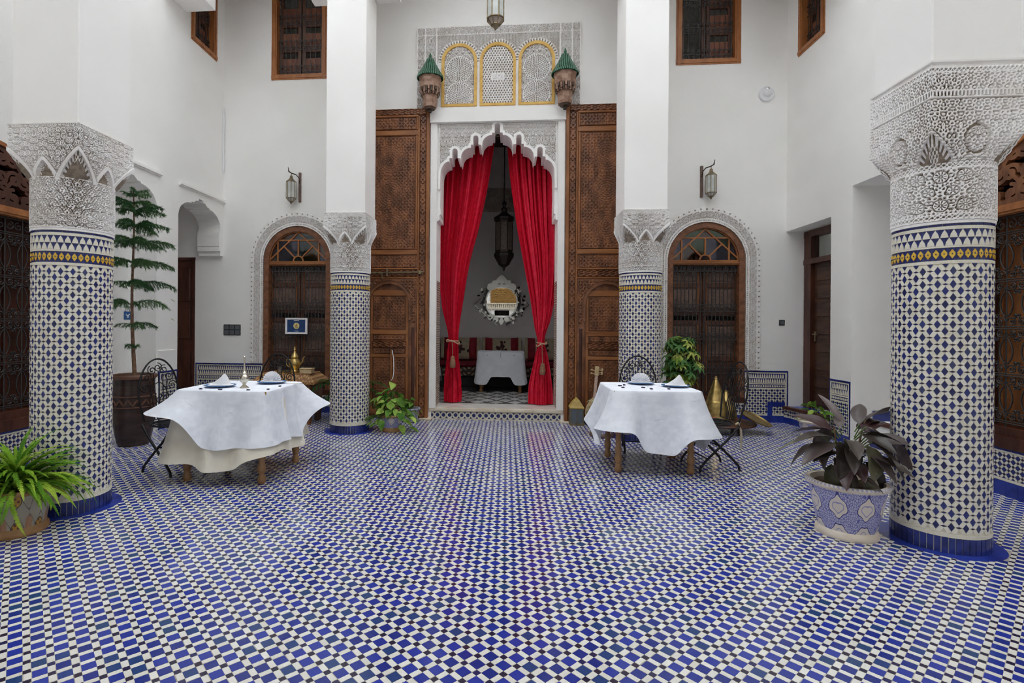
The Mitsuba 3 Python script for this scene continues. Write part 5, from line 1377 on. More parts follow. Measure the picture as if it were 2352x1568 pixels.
def turned_leg(x, y, z0, z1, r=0.034):
    H = z1 - z0
    p = [(0, 0), (.7, 0), (.95, .02), (1.0, .05), (.75, .09), (.62, .11), (.92, .14), (1.0, .18), (.80, .22), (.72, .26), (.92, .28), (.92, .30), (.70, .32), (.78, .5), (.92, .72), (.95, .76), (1.05, .77), (1.05, 1.0), (0, 1.0)]
    return lathe([(a_ * r, z0 + b_ * H) for a_, b_ in p], 14, x, y)
pbr('blue_white_cloth', two_tone((0.60, 0.62, 0.66), (0.66, 0.68, 0.72), 8), 0.85)
pbr('embroidery', (0.16, 0.18, 0.26), 0.9)
def drape(cx, cy, ax, ay, zt, hang, n=240, m=26, flare=None, seed=0, rnd=0.02, ripple=0.012):
    """Cloth over a table top: hang(theta) gives the drop, flare(theta) the outward throw."""
    th = np.linspace(0, 2 * PI, n, endpoint=False)
    c, s_ = np.cos(th), np.sin(th)
    k = 1 / np.maximum(np.abs(c) / ax, np.abs(s_) / ay)
    e = 14.0; k = 1 / ((np.abs(c) / ax) ** e + (np.abs(s_) / ay) ** e) ** (1 / e)
    R0 = np.stack([k * c, k * s_], 1)
    rings = []
    for f in np.linspace(0.02, 1, 10)[:-1]: rings.append(np.c_[cx + R0 * f, np.full(n, zt)])
    H = hang(th); Fl = flare(th)
    nd = R0 / np.linalg.norm(R0, axis=1, keepdims=True)
    onx = (np.abs(R0[:, 0]) / ax) ** 8; ony = (np.abs(R0[:, 1]) / ay) ** 8
    nrm = np.stack([np.sign(R0[:, 0]) * onx, np.sign(R0[:, 1]) * ony], 1); nrm /= np.linalg.norm(nrm, axis=1, keepdims=True)
    rp = np.random.default_rng(seed)
    w = sum(rp.normal(0, 1) * np.cos(kk * th + rp.random() * 6.3) for kk in range(5, 13)) / 2.6
    for j in range(m):
        t = j / (m - 1)
        d = H * t
        out = rnd * np.minimum(1, 0) + Fl * (0.55 * t + 0.45 * t * t) + rnd * (1 - np.exp(-d / .02)) * 0.35 + ripple * w * t
        z = zt - np.maximum(0, d - 0.006 * np.minimum(1, d / .01))
        rings.append(np.c_[[cx, cy] + R0 + nrm * out[:, None], z])
    for r_ in rings[:9]: r_[:, 0:2] += 0
    P = np.array(rings)
    P[:9, :, 0] = cx + R0[None, :, 0] * np.linspace(0.02, 1, 10)[:-1, None]; P[:9, :, 1] = cy + R0[None, :, 1] * np.linspace(0.02, 1, 10)[:-1, None]
    g_ = np.transpose(P, (1, 0, 2)).reshape(-1, 3)
    q = grid_faces(n, len(rings), True)
    return g_, q[:, ::-1]
def salon_table(cx, cy, lab, clab):
    k = thing('salon_table', lab, 'table')
    part(k, 'top', cbx(cx - .41, cx + .41, cy - .31, cy + .31, 0.86, 0.895), 'leg_wood')
    for sx in (-1, 1):
        for sy in (-1, 1): part(k, 'leg', turned_leg(cx + sx * .355, cy + sy * .27, ZR, 0.86), 'leg_wood', 40)
    cl = thing('salon_tablecloth', clab, 'tablecloth')
    def hang(t): cr = np.exp(-((np.abs(np.sin(2 * t)) - 1) / .10) ** 2); return 0.455 + 0.14 * cr
    def flare(t): cr = np.exp(-((np.abs(np.sin(2 * t)) - 1) / .12) ** 2); return 0.025 + 0.055 * cr
    part(cl, 'cloth', drape(cx, cy, .425, .325, 0.902, hang, flare=flare, seed=5, ripple=.008), 'blue_white_cloth', True)
    st = []
    for x in (-.24, 0.24):
        for z in (0.80, 0.53): st.append(affinity.scale(affinity.rotate(sbox(cx + x - .025, z - .025, cx + x + .025, z + .025), 45), 1, 1).union(sbox(cx + x - .012, z - .05, cx + x + .012, z + .05)).union(sbox(cx + x - .05, z - .012, cx + x + .05, z + .012)))
    st.append(sbox(cx - .004, 0.5, cx + .004, 0.9)); st.append(sbox(cx - .03, .50, cx + .05, .515))
    for g_ in st: part(cl, 'embroidered_star' if g_ is not st[4] else 'seam', xf(extr(g_, -0.0015, 0.0015), np.array([[1, 0, 0, 0], [0, 1, -0.03, cy - .325 - .012 + 0.03 * 0.9], [0, 0, 1, 0], [0, 0, 0, 1.0]])), 'embroidery')
salon_table(0.055, 9.80, 'small wooden table with turned legs in the salon doorway', 'pale blue white embroidered cloth on the small salon table')
salon_table(-1.54, 9.45, 'wooden salon table at the left edge of the portal, mostly behind the curtain', 'plain pale cloth on the salon table at the left edge of the portal')
# ---------------------------------------------------------------- dining tables in the court
def weave(p, n, uv):
    f = fbm(p.x * 16, p.y * 16, p.z * 16, 4)
    w = dr.sin(p.x * 900 + p.y * 500) * dr.sin(p.z * 900 + p.y * 300)
    return mix((0.66, 0.69, 0.755), (0.74, 0.77, 0.83), dr.clip(smoothstep(.35, .65, f) * .8 + 0.1 * w, 0, 1))
def weave_b(p, n, uv): return 0.6 * fbm(p.x * 40, p.y * 40, p.z * 40, 3) + 0.8 * smoothstep(0.52, 0.56, fbm(p.x * 11 + 4, p.y * 11, p.z * 11, 3))
bumped('white_damask', proc(weave), 0.8, weave_b, 0.0022, 2e-3, sheen=0.2)
def cream_b(p, n, uv): return fbm(p.x * 14 + 2 * p.z, p.y * 14 - 2 * p.z, p.z * 7, 3)
bumped('cream_cotton', two_tone((0.66, 0.62, 0.52), (0.72, 0.69, 0.60), 7), 0.85, cream_b, 0.02, 2e-3)
def dining_table(cx, cy, hx, hy, zt, lab, clab, legs, hangf, flaref, seed, rip=.016):
    k = thing('dining_table', lab, 'table')
    part(k, 'top', cbx(cx - hx + .01, cx + hx - .01, cy - hy + .01, cy + hy - .01, zt - 0.035, zt - 0.004), 'leg_wood')
    part(k, 'apron', [cbx(cx - hx + .06, cx + hx - .06, cy - hy + .06, cy - hy + .085, zt - .12, zt - .035), cbx(cx - hx + .06, cx + hx - .06, cy + hy - .085, cy + hy - .06, zt - .12, zt - .035)], 'leg_wood')
    for x, y in legs: part(k, 'leg', turned_leg(x, y, 0.0, zt - 0.035, 0.036), 'leg_wood', 40)
    cl = thing('tablecloth', clab, 'tablecloth')
    part(cl, 'cloth', drape(cx, cy, hx, hy, zt, hangf, n=420, m=40, flare=flaref, seed=seed, ripple=rip), 'white_damask', True)
    return k
def lifted(t, w): return np.exp(-((np.sin(2 * t) - 1) / w) ** 2)
def corner(t, w): return np.exp(-((np.abs(np.sin(2 * t)) - 1) / w) ** 2)
dining_table(1.575, 5.37, 0.412, 0.372, 0.790, 'wooden table with turned legs on the right of the court, laid for two', 'white damask cloth hanging in a point over the right dining table',
             [(1.233, 5.09), (1.905, 5.09), (1.245, 5.68), (1.925, 5.70)],
             lambda t: 0.585 - 0.20 * corner(t, .22) + .025 * np.cos(2 * t + 1.2), lambda t: 0.080 + 0.105 * corner(t, .18), 11)
dining_table(-2.30, 4.70, 0.413, 0.400, 0.812, 'wooden table with short legs showing on the left of the court, laid for two', 'white damask cloth with lifted corners over the left dining table',
             [(-2.657, 4.40), (-1.963, 4.38), (-2.64, 5.05), (-1.945, 5.07)],
             lambda t: 0.475 - 0.265 * lifted(t, .26) + .02 * np.sin(t * 3), lambda t: 0.085 + 0.150 * lifted(t, .20) + .03 * corner(t, .05), 21, .02)
uc = thing('undercloth', 'longer cream cotton cloth under the white cloth of the left table', 'tablecloth')
part(uc, 'cloth', drape(-2.30, 4.70, 0.408, 0.395, 0.805, lambda t: 0.675 - 0.06 * corner(t, .3) - .10 * ss(.4, .8, np.cos(t)), n=420, m=30, flare=lambda t: 0.085 + 0.03 * corner(t, .2), seed=33, ripple=0.034), 'cream_cotton', True)
# laid plates
pbr('blue_plate', two_tone((0.045, 0.13, 0.30), (0.07, 0.18, 0.37), 12), 0.25)
pbr('napkin_white', (0.78, 0.78, 0.80), 0.85)
pbr('petal_dark', (0.030, 0.018, 0.05), 0.6)
def plate_set(x, y, z, lab, nlab, fan, rot):
    k = thing('plate', lab, 'plate', 'blue plates on the two tables')
    prof = [(0, 0), (0.06, 0.0), (0.075, 0.004), (0.135, 0.016), (0.137, 0.019), (0.13, 0.020), (0.075, 0.009), (0, 0.008)]
    solo(k, mv(lathe(prof, 40), x, y, z), 'blue_plate', 40)
    n = thing('napkin', nlab, 'napkin', 'folded white napkins on the plates')
    ms = []
    if fan:         # pleated half disc standing up
        m = 13; th = np.linspace(0.06, PI - 0.06, m * 2 + 1)
        rr = 0.108 * (0.92 + 0.08 * np.sin(th))
        P = []
        for i, t in enumerate(th):
            off = 0.010 if i % 2 else -0.010
            P.append([[0.012 * math.cos(t), off * .2, 0.004], [rr[i] * .55 * math.cos(t), off * .7, 0.55 * rr[i] * math.sin(t) + .003], [rr[i] * math.cos(t), off + .01 * math.sin(t), rr[i] * math.sin(t) * 0.95 + .003]])
        P = np.array(P); q = grid_faces(len(P), 3)
        ms.append((P.reshape(-1, 3), q)); ms.append(cbx(-.115, .115, -.02, .035, 0, 0.012, .004))
    else:           # folded cone leaning over
        a_ = np.linspace(-1, 1, 15); t_ = np.linspace(0, 1, 10); A, Tt = np.meshgrid(a_, t_, indexing='ij')
        X = 0.10 * A * (1 - Tt * .72) + 0.035 * Tt; Y = -0.03 * (1 - A ** 2) * (1 - .5 * Tt) + 0.02 * Tt; Z = 0.105 * Tt * (1 - 0.35 * A ** 2) + .004
        ms.append((np.stack([X, Y, Z], -1).reshape(-1, 3), grid_faces(15, 10))); ms.append((np.stack([X * .9, 0.035 - Y * .6, Z * .95], -1).reshape(-1, 3), grid_faces(15, 10)[:, ::-1]))
        ms.append(cbx(-.10, .11, -.035, .045, 0, 0.010, .004))
    solo(n, xf(cat(*ms), rotz(rot, x, y, z + 0.0105)), 'napkin_white')
plate_set(-2.45, 4.56, 0.814, 'blue plate at the near left of the left table', 'white napkin folded to a cone on the left table', False, 0.2)
plate_set(-2.12, 4.90, 0.814, 'blue plate behind the silver sprinkler on the left table', 'white fan napkin on the left table', True, -0.1)
plate_set(1.56, 5.58, 0.792, 'blue plate at the back of the right table, below the chair hoop', 'white fan napkin upright on the right table', True, 0.05)
plate_set(1.85, 5.38, 0.792, 'blue plate at the right edge of the right table', 'white napkin folded to a leaning point on the right table', False, -0.3)
sp_ = thing('rosewater_sprinkler', 'silver long necked rosewater sprinkler standing on the left table', 'sprinkler')
part(sp_, 'body', mv(lathe([(0, 0), (.040, 0), (.040, .005), (.026, .014), (.012, .03), (.018, .04), (.036, .062), (.044, .085), (.036, .108), (.020, .125), (.026, .132), (.016, .145), (.010, .16), (.007, .20), (.005, .27), (.003, .272), (0, .272)], 24), -2.20, 4.52, 0.8135), 'silver', 40)
part(sp_, 'cap', mv(lathe([(0, 0), (.007, 0), (.009, .008), (.004, .016), (0, .02)], 12), -2.20, 4.52, 1.085), 'silver', 40)
fk = thing('fork', 'small fork beside the fan napkin on the left table', 'fork'); solo(fk, [bx(-1.97, -1.80, 4.885, 4.892, .814, .817), bx(-1.83, -1.79, 4.876, 4.901, .814, .817)], 'silver')
pos = [(-2.33, 4.35, .814), (-2.08, 4.36, .814), (-1.93, 4.42, .814), (-1.93, 4.66, .814), (-2.52, 4.37, .814),
       (1.30, 5.22, .792), (1.30, 5.36, .792), (1.50, 5.24, .792), (1.55, 5.14, .792), (1.72, 5.16, .792), (1.36, 5.44, .792)]
for i, (x, y, z) in enumerate(pos):
    k = thing('petal', f'dark dried petal scattered on the {"left" if x < 0 else "right"} white tablecloth', 'petal', f'petals scattered on the {"left" if x < 0 else "right"} table')
    a = np.linspace(0, 2 * PI, 9)[:-1]
    top = np.c_[x + 0.016 * np.cos(a) * (1 + .3 * np.cos(2 * a + i)), y + .012 * np.sin(a), z + 0.004 + 0.006 * np.cos(a + i) ** 2]
    v = np.vstack([top, [[x, y, z + .010]], top * [1, 1, 0] + [0, 0, z + .0006]])
    f = [[j, (j + 1) % 8, 8] for j in range(8)] + [[j, 9 + j, 9 + (j + 1) % 8] for j in range(8)] + [[j, 9 + (j + 1) % 8, (j + 1) % 8] for j in range(8)]
    solo(k, (v, np.array(f)), 'petal_dark')

# ---------------------------------------------------------------- wrought iron folding chairs
def iron_chair(cx, cy, rot, lab, tilt=0.16, ribbon=False):
    """Local frame: the sitter faces -x, the back hoop is on +x."""
    k = thing('iron_chair', lab, 'chair')
    M = rotz(rot, cx, cy, 0); ZS = 0.45
    def back(y, z): return np.stack([0.19 + (z - ZS) * tilt, y, z], -1)
    t = np.linspace(0, PI, 40)
    hy, hz = 0.205 * np.cos(t), 0.70 + 0.345 * np.sin(t)
    yy = np.r_[0.165, 0.19, hy, -0.19, -0.165]; zz = np.r_[0.47, 0.60, hz, 0.60, 0.47]
    part(k, 'back_hoop', xf(tube(back(yy, zz), 0.0085, 6), M), 'iron', True)
    pl = []
    for i, a in enumerate(np.linspace(0.32, PI - 0.32, 7)):
        c_, z_ = 0.148 * math.cos(a), 0.70 + 0.262 * math.sin(a)
        pl.append(spiral(c_, z_, 0.047, 1.6, a, 26, 1 if i % 2 else -1))
        if i in (1, 2, 3, 4, 5): pl.append(np.array([[c_ * .8, z_ - .04], [c_ * .62, 0.62], [c_ * .55, 0.475]]))
    pl.append(np.stack([0.10 * np.cos(t), 0.60 + 0.22 * np.sin(t)], 1))
    pl.append(spiral(0, 0.66, 0.05, 1.4, PI / 2, 20, 1)); pl.append(np.array([[-.165, .475], [.165, .475]]))
    part(k, 'back_scrolls', xf(cat(*[tube(back(p[:, 0], p[:, 1]), 0.0048, 5) for p in pl]), M), 'iron', True)
    a = np.linspace(0, 2 * PI, 33)
    seat = [tube(np.stack([0.20 * np.cos(a), 0.20 * np.sin(a), a * 0 + ZS], 1), 0.009, 6, False), tube(np.stack([0.11 * np.cos(a), 0.11 * np.sin(a), a * 0 + ZS], 1), 0.006, 5, False)]
    for i in range(8):
        b = i * PI / 8; seat.append(tube([(0.2 * math.cos(b), .2 * math.sin(b), ZS), (-.2 * math.cos(b), -.2 * math.sin(b), ZS)], 0.005, 5))
    part(k, 'seat', xf(cat(*seat), M), 'iron', True)
    for s in (-1, 1):
        for d in (-1, 1):
            y = s * (0.178 + 0.01 * d)
            pts = [(d * 0.19, y, ZS - .005), (d * 0.06, y, 0.30), (0.0, y, 0.245), (-d * 0.12, y, 0.13), (-d * 0.19, y, 0.055), (-d * 0.205, y, 0.006)]
            part(k, 'leg', xf(tube(pts, 0.0115, 6), M), 'iron', True)
    part(k, 'stretcher', xf(cat(tube([(0, -.18, .245), (0, .18, .245)], 0.007, 5), tube([(-.12, -.18, .125), (-.12, .18, .125)], 0.006, 5)), M), 'iron', True)
    if ribbon:
        part(k, 'ribbon', xf(cat(tube([(0.19, -.17, .46), (.20, -.19, .40), (.205, -.185, .30), (.20, -.19, .22)], [.006, .010, .008, .006], 5), tube([(0.19, -.17, .46), (.215, -.175, .36), (.22, -.17, .24)], [.006, .009, .007], 5), tube([(.15, -.19, .46), (.21, -.15, .47)], .011, 5)), M), 'cushion_cream', True, label='cream tie ribbon of the seat pad')
    return k
iron_chair(-2.965, 4.68, math.radians(161), 'black wrought iron chair left of the left table, in front of the dark planter', 0.10, True)
iron_chair(-2.46, 5.55, math.radians(90), 'black wrought iron chair behind the left table, its hoop before the brass tea pot', 0.12)
iron_chair(1.66, 5.98, math.radians(84), 'black wrought iron chair behind the right table, against the tiled column', 0.12)
iron_chair(2.19, 5.375, math.radians(8), 'black wrought iron folding chair on the right of the right table, showing crossed legs', 0.20, True)

# ---------------------------------------------------------------- lamps
pbr('lantern_glass', two_tone((0.42, 0.44, 0.42), (0.52, 0.54, 0.51), 8), 0.35, specular=0.5)
pbr('lantern_glass_warm', two_tone((0.30, 0.24, 0.21), (0.38, 0.31, 0.27), 8), 0.35)
def glazed_lantern(k, cx, cy, z0, z1, r, n=8, frame='old_brass', gl='lantern_glass', a0=PI / 8, under='lantern_glass_warm'):
    ang = np.arange(n) * 2 * PI / n + a0
    for i in range(n):
        a, b = ang[i], ang[(i + 1) % n]
        p0, p1 = np.array([cx + r * math.cos(a), cy + r * math.sin(a)]), np.array([cx + r * math.cos(b), cy + r * math.sin(b)])
        nrm = (p0 + p1) / 2 - [cx, cy]; nrm /= np.linalg.norm(nrm)
        q = [np.r_[p0, z0], np.r_[p1, z0], np.r_[p1, z1], np.r_[p0, z1]]
        th = [x - np.r_[nrm, 0] * 0.006 for x in q]
        v = np.array(q + th); f = [[0, 1, 2], [0, 2, 3], [5, 4, 7], [5, 7, 6], [0, 3, 7], [0, 7, 4], [1, 5, 6], [1, 6, 2]]
        part(k, 'pane', (v, np.array(f)), gl)
    bars = [tube([(cx + r * math.cos(a), cy + r * math.sin(a), z0), (cx + r * math.cos(a), cy + r * math.sin(a), z1)], r * 0.075, 5) for a in ang]
    ring = np.append(ang, ang[0])
    for z, rr in ((z0, r), (z1, r)): bars.append(tube(np.stack([cx + rr * np.cos(ring), cy + rr * np.sin(ring), ring * 0 + z], 1), r * 0.095, 5))
    rl, zl = r * .5, z0 - r * .65
    bars.append(tube(np.stack([cx + rl * np.cos(ring), cy + rl * np.sin(ring), ring * 0 + zl], 1), r * 0.075, 5))
    for a in ang: bars.append(tube([(cx + r * math.cos(a), cy + r * math.sin(a), z0), (cx + rl * math.cos(a), cy + rl * math.sin(a), zl)], r * 0.07, 5))
    part(k, 'frame', bars, frame)
    part(k, 'lower_panes', lathe([(rl * .97, zl), (r * .97, z0)], n, cx, cy, a0), under)
    part(k, 'bottom_finial', lathe([(0, zl - r * .62), (r * .06, zl - r * .6), (r * .12, zl - r * .5), (rl * .6, zl - r * .2), (rl, zl), (0, zl)], n, cx, cy, a0), frame)
    part(k, 'crown', lathe([(r * 1.02, z1), (r * 1.02, z1 + r * .12), (r * .5, z1 + r * .6), (r * .3, z1 + r * .9), (r * .32, z1 + r * 1.25), (r * .1, z1 + r * 1.4), (r * .06, z1 + r * 1.8), (0, z1 + r * 1.82)], n, cx, cy, a0), frame)
pl_ = thing('hanging_lantern', 'long octagonal glass lantern hanging in front of the plaster panel', 'lantern')
glazed_lantern(pl_, -0.015, 6.70, 5.325, 5.92, 0.112, frame='old_brass')
part(pl_, 'chain', tube([(-0.015, 6.7, 6.1), (-0.015, 6.7, 6.30)], 0.006, 5), 'old_brass')
def sconce(cx, s, lab):
    """s: side of the wall bracket, seen from the room."""
    k = thing('wall_lantern', lab, 'wall lamp', 'glass wall lanterns over the arched windows')
    glazed_lantern(k, cx, 7.86, 3.345, 3.60, 0.073, 8, under='lantern_glass')
    bx_ = cx + s * 0.095
    part(k, 'back_plate', cbx(bx_ - .020, bx_ + .020, 7.955, 7.985, 3.31, 3.775, .006), 'grey_wood')
    part(k, 'arm', tube([(bx_, 7.955, 3.60), (bx_, 7.93, 3.68), (bx_ - s * .03, 7.89, 3.72), (cx + s * .01, 7.865, 3.735), (cx - s * .035, 7.85, 3.76), (cx - s * .045, 7.845, 3.83)], [.006, .007, .008, .008, .010, .003], 6), 'dark_metal', True)
    part(k, 'hook', tube([(cx + s * .005, 7.862, 3.735), (cx, 7.86, 3.70), (cx, 7.86, 3.69)], 0.004, 5), 'dark_metal')
sconce(-3.205, 1, 'glass wall lantern on a bracket over the left arched window')
sconce(3.115, -1, 'glass wall lantern on a bracket over the right arched window')

# ---------------------------------------------------------------- bracket turrets over the doors
def turret(cx, lab):
    k = thing('bracket_turret', lab, 'wall bracket', 'carved wooden brackets with green tiled roofs')
    cy, n = 7.455, 8; a0 = PI / 8
    part(k, 'upper_body', lathe([(.145, 4.79), (.155, 4.80), (.158, 4.925), (.170, 4.94), (.170, 4.955), (0, 4.957)], n, cx, cy, a0), 'turret_wood')
    part(k, 'lower_body', lathe([(0, 4.525), (.098, 4.525), (.105, 4.56), (.098, 4.565), (.112, 4.70), (.10, 4.80), (0, 4.80)], n, cx, cy, a0), 'turret_wood')
    for i in range(n):
        a = i * 2 * PI / n + a0 + PI / n
        for j in (-1, 0, 1):
            M = rotz(a, cx, cy, 0)
            part(k, 'corbel', [xf(cbx(0.105, 0.150 - .012 * abs(j), j * .036 - .014, j * .036 + .014, 4.745 - .03 * abs(j), 4.80, .005), M), xf(cbx(0.10, 0.128, j * .03 - .010, j * .03 + .010, 4.69 - .0 * abs(j), 4.745, .004), M)], 'turret_wood' if (i + j) % 2 else 'turret_dark')
    part(k, 'base_block', lathe([(0, 4.50), (.07, 4.50), (.085, 4.527), (0, 4.527)], n, cx, cy, a0), 'turret_dark')
    part(k, 'stem', [cbx(cx - .022, cx + .022, cy - .02, cy + .02, 4.455, 4.50), cbx(cx - .03, cx + .03, cy + .05, 7.66, 4.60, 4.90)], 'dark_metal')
    part(k, 'roof', lathe([(.178, 4.945), (.182, 4.955), (.150, 5.00), (.105, 5.08), (.068, 5.155), (.034, 5.225), (.018, 5.245), (0, 5.25)], n, cx, cy, a0), 'green_tile')
    rows = [(.182, 4.958), (.162, 4.990), (.142, 5.020), (.122, 5.055), (.102, 5.09), (.084, 5.125), (.064, 5.165), (.046, 5.205)]
    for r, z in rows:
        m = max(10, int(2 * PI * r / 0.030))
        part(k, 'roof_tiles', [mv(lathe([(0.0135, 0), (.0125, .03), (.008, .036), (0, .037)], 6), cx + r * .985 * math.cos(2 * PI * i / m), cy + r * .985 * math.sin(2 * PI * i / m), z - .012) for i in range(m)], 'green_tile', kind='stuff')
    part(k, 'finial', lathe([(0, 5.23), (.022, 5.235), (.026, 5.25), (.012, 5.262), (.020, 5.272), (.020, 5.282), (.008, 5.292), (.014, 5.302), (.006, 5.315), (0, 5.33)], 10, cx, cy), 'green_tile', 40)
turret(-0.972, 'carved wooden bracket with green tiled roof over the left door leaf')
turret(0.955, 'carved wooden bracket with green tiled roof over the right door leaf')

# ---------------------------------------------------------------- fittings on the walls
def fit_part(k, nm, m, mat): return part(k, nm, m, mat)
sw = thing('switch_panel', 'black six gang light switch panel on the left back wall', 'light switch')
part(sw, 'plate', cbx(-4.350, -4.068, 7.968, 7.982, 1.198, 1.372, .004), 'switch_black')
for i in range(3):
    for j in range(2):
        x, z = -4.336 + i * .091, 1.209 + j * .082
        part(sw, 'rocker', cbx(x, x + .072, 7.960, 7.97, z, z + .070, .003), 'switch_grey')
s1 = thing('light_switch', 'single black light switch on the back wall by the right doorway', 'light switch')
part(s1, 'plate', cbx(4.135, 4.215, 7.968, 7.982, 1.42, 1.503, .004), 'switch_black'); part(s1, 'rocker', cbx(4.15, 4.20, 7.960, 7.97, 1.435, 1.488, .003), 'switch_grey')
al = thing('alarm_siren', 'round white alarm sounder high on the right back wall', 'alarm')
part(al, 'base', xf(lathe([(0, 0), (.112, 0), (.112, .025), (.104, .035), (0, .036)], 36), rotx(PI / 2, 3.93, 7.982, 4.812)), 'white_plastic', 40)
part(al, 'dome', xf(lathe([(.060, 0), (.058, .02), (.040, .034), (0, .040)], 30), rotx(PI / 2, 3.93, 7.948, 4.822)), 'white_plastic', True)
part(al, 'lens', xf(lathe([(.022, 0), (.02, .01), (0, .014)], 16), rotx(PI / 2, 3.935, 7.93, 4.872)), 'etched_glass', True)
cd = thing('cable_conduit', 'thin white cable conduit down the left corner of the courtyard', 'conduit')
solo(cd, [cbx(XL + .002, XL + .026, 7.935, 7.962, 3.80, 4.82, .004), cbx(XL + .006, XL + .02, 7.94, 7.957, 3.775, 3.80, .002)], 'white_plastic')
bt = thing('blue_sign', 'small blue sign hanging on the niche wall behind the pine', 'sign')
part(bt, 'board', cbx(XL - .345, XL - .335, 6.27, 6.385, 1.43, 1.535, .002), 'sign_blue')
pbr('sign_blue', (0.015, 0.09, 0.28), 0.4)
part(bt, 'emblem', extr(unary_union([LineString([(6.30, 1.495), (6.325, 1.475), (6.36, 1.50)]).buffer(.006), LineString([(6.315, 1.46), (6.345, 1.465)]).buffer(.005)]), XL - .336, XL - .333, 'yz'), 'napkin_white')
part(bt, 'string', [tube([(XL - .335, 6.29, 1.53), (XL - .33, 6.30, 1.60)], .0025, 4), tube([(XL - .335, 6.36, 1.53), (XL - .33, 6.35, 1.60)], .0025, 4)], 'iron')
cf = thing('framed_certificate', 'white framed blue certificate with a gold seal hung on the left window grille', 'picture frame')
FX, FZ, FYY = -3.148, 1.357, 7.975
fo = sbox(FX - .178, FZ - .127, FX + .178, FZ + .127)
part(cf, 'frame', extr(fo.difference(sbox(FX - .147, FZ - .099, FX + .147, FZ + .101)), FYY - .022, FYY), 'napkin_white')
part(cf, 'sheet', bx(FX - .150, FX + .150, FYY - .010, FYY - .004, FZ - .102, FZ + .104), 'certificate_blue')
def cert_fn(p, n, uv): return mix((0.012, 0.040, 0.13), (0.016, 0.060, 0.19), fbm(p.x * 14, 0, p.z * 14, 2))
pbr('certificate_blue', proc(cert_fn), 0.35)
part(cf, 'seal', [extr(Point(FX, FZ + .002).buffer(.050, 20), FYY - .0125, FYY - .009), ], 'gold_print')
pbr('gold_print', two_tone((0.55, 0.42, 0.16), (0.72, 0.62, 0.34), 60), 0.4)
pbr('gold_dark', (0.24, 0.15, 0.03), 0.5)
# the letter L on the seal and the two short lines of print
part(cf, 'seal_letter', extr(unary_union([LineString([(FX + .008, FZ + .030), (FX - .010, FZ - .020), (FX + .026, FZ - .020)]).buffer(.0055), LineString([(FX - .018, FZ - .004), (FX + .014, FZ + .010)]).buffer(.004)]), FYY - .0140, FYY - .012), 'gold_dark')
part(cf, 'print_line', bx(FX - .042, FX + .045, FYY - .0115, FYY - .0098, FZ + .081, FZ + .090), 'napkin_white')
part(cf, 'print_line', [bx(FX - .032 + i * .022, FX - .014 + i * .022, FYY - .0115, FYY - .0098, FZ - .086, FZ - .077) for i in range(3)], 'napkin_white')

# stick with a cord on the left door leaf
kn = thing('hanging_stick', 'slim wooden stick with a white cord hanging on the left door leaf', 'stick')
part(kn, 'stick', tube([(-1.53, 7.55, 1.09), (-1.535, 7.555, 0.56)], [0.020, 0.014], 8), 'plain_wood')
part(kn, 'cord', tube([(-1.52, 7.54, 1.02), (-1.495, 7.54, .9), (-1.49, 7.54, .70), (-1.505, 7.54, .60), (-1.53, 7.54, .57)], 0.007, 5), 'napkin_white', True)
part(kn, 'peg', cbx(-1.56, -1.50, 7.53, 7.585, 1.03, 1.065), 'deep_wood')

# ---------------------------------------------------------------- tea chest, brass ware, lantern, lute
ch = thing('carved_chest', 'gilded carved wooden chest behind the left table, set with tea things', 'chest')
def gold_carve(p, n, uv):
    f = dr.cos(p.x * 95) * dr.cos(p.z * 95 + 2 * dr.sin(p.x * 45)) + .5 * (noise(p.x * 80, p.y * 80, p.z * 80) - .5)
    return mix((0.20, 0.085, 0.025), (0.42, 0.235, 0.085), smoothstep(-.2, .5, f))
pbr('gilt_carving', proc(gold_carve), 0.5)
part(ch, 'body', cbx(-3.27, -2.52, 6.95, 7.42, 0.12, 0.56, .01), 'carved_wood')
for i in range(5): part(ch, 'carved_panel', plate(None, 0.008, lambda U, V: 0.014 * (qc(U, V, 2 * PI / .05, 4) > .05), on_y(6.948), bounds=(-3.24 + i * .147, .16, -3.11 + i * .147, .52)), 'gilt_carving')
part(ch, 'lid', (lambda h: (np.array(h.vertices), np.array(h.faces)))(trimesh.convex.convex_hull(np.array([[x, y, .56] for x in (-3.34, -2.45) for y in (6.90, 7.47)] + [[x, y, .60] for x in (-3.34, -2.45) for y in (6.90, 7.47)] + [[x, y, .69] for x in (-3.24, -2.55) for y in (6.98, 7.40)]))), 'gilt_carving')
part(ch, 'lid_top', cbx(-3.24, -2.55, 6.98, 7.40, .69, .702, .004), 'gilt_carving')
for x in (-3.22, -2.57):
    for y in (7.0, 7.37): part(ch, 'foot', cbx(x - .04, x + .04, y - .04, y + .04, 0, .12, .01), 'carved_wood')
tp = thing('tea_pot', 'brass tea pot with a tall finial on the gilded chest', 'tea pot')
part(tp, 'body', mv(lathe([(0, 0), (.05, 0), (.055, .01), (.045, .03), (.075, .08), (.085, .12), (.07, .165), (.045, .19), (.05, .20), (.055, .21), (.04, .245), (.018, .275), (.012, .30), (.020, .315), (.010, .335), (.006, .36), (0, .365)], 24), -2.86, 7.22, .7065), 'brass', 40)
part(tp, 'spout', tube([(-2.79, 7.2, .80), (-2.74, 7.19, .84), (-2.72, 7.19, .91), (-2.70, 7.19, .93)], [.016, .012, .009, .008], 8), 'brass', True)
part(tp, 'handle', tube([(-2.93, 7.23, .88), (-2.98, 7.23, .88), (-2.985, 7.23, .80), (-2.94, 7.23, .77)], .008, 6), 'brass', True)
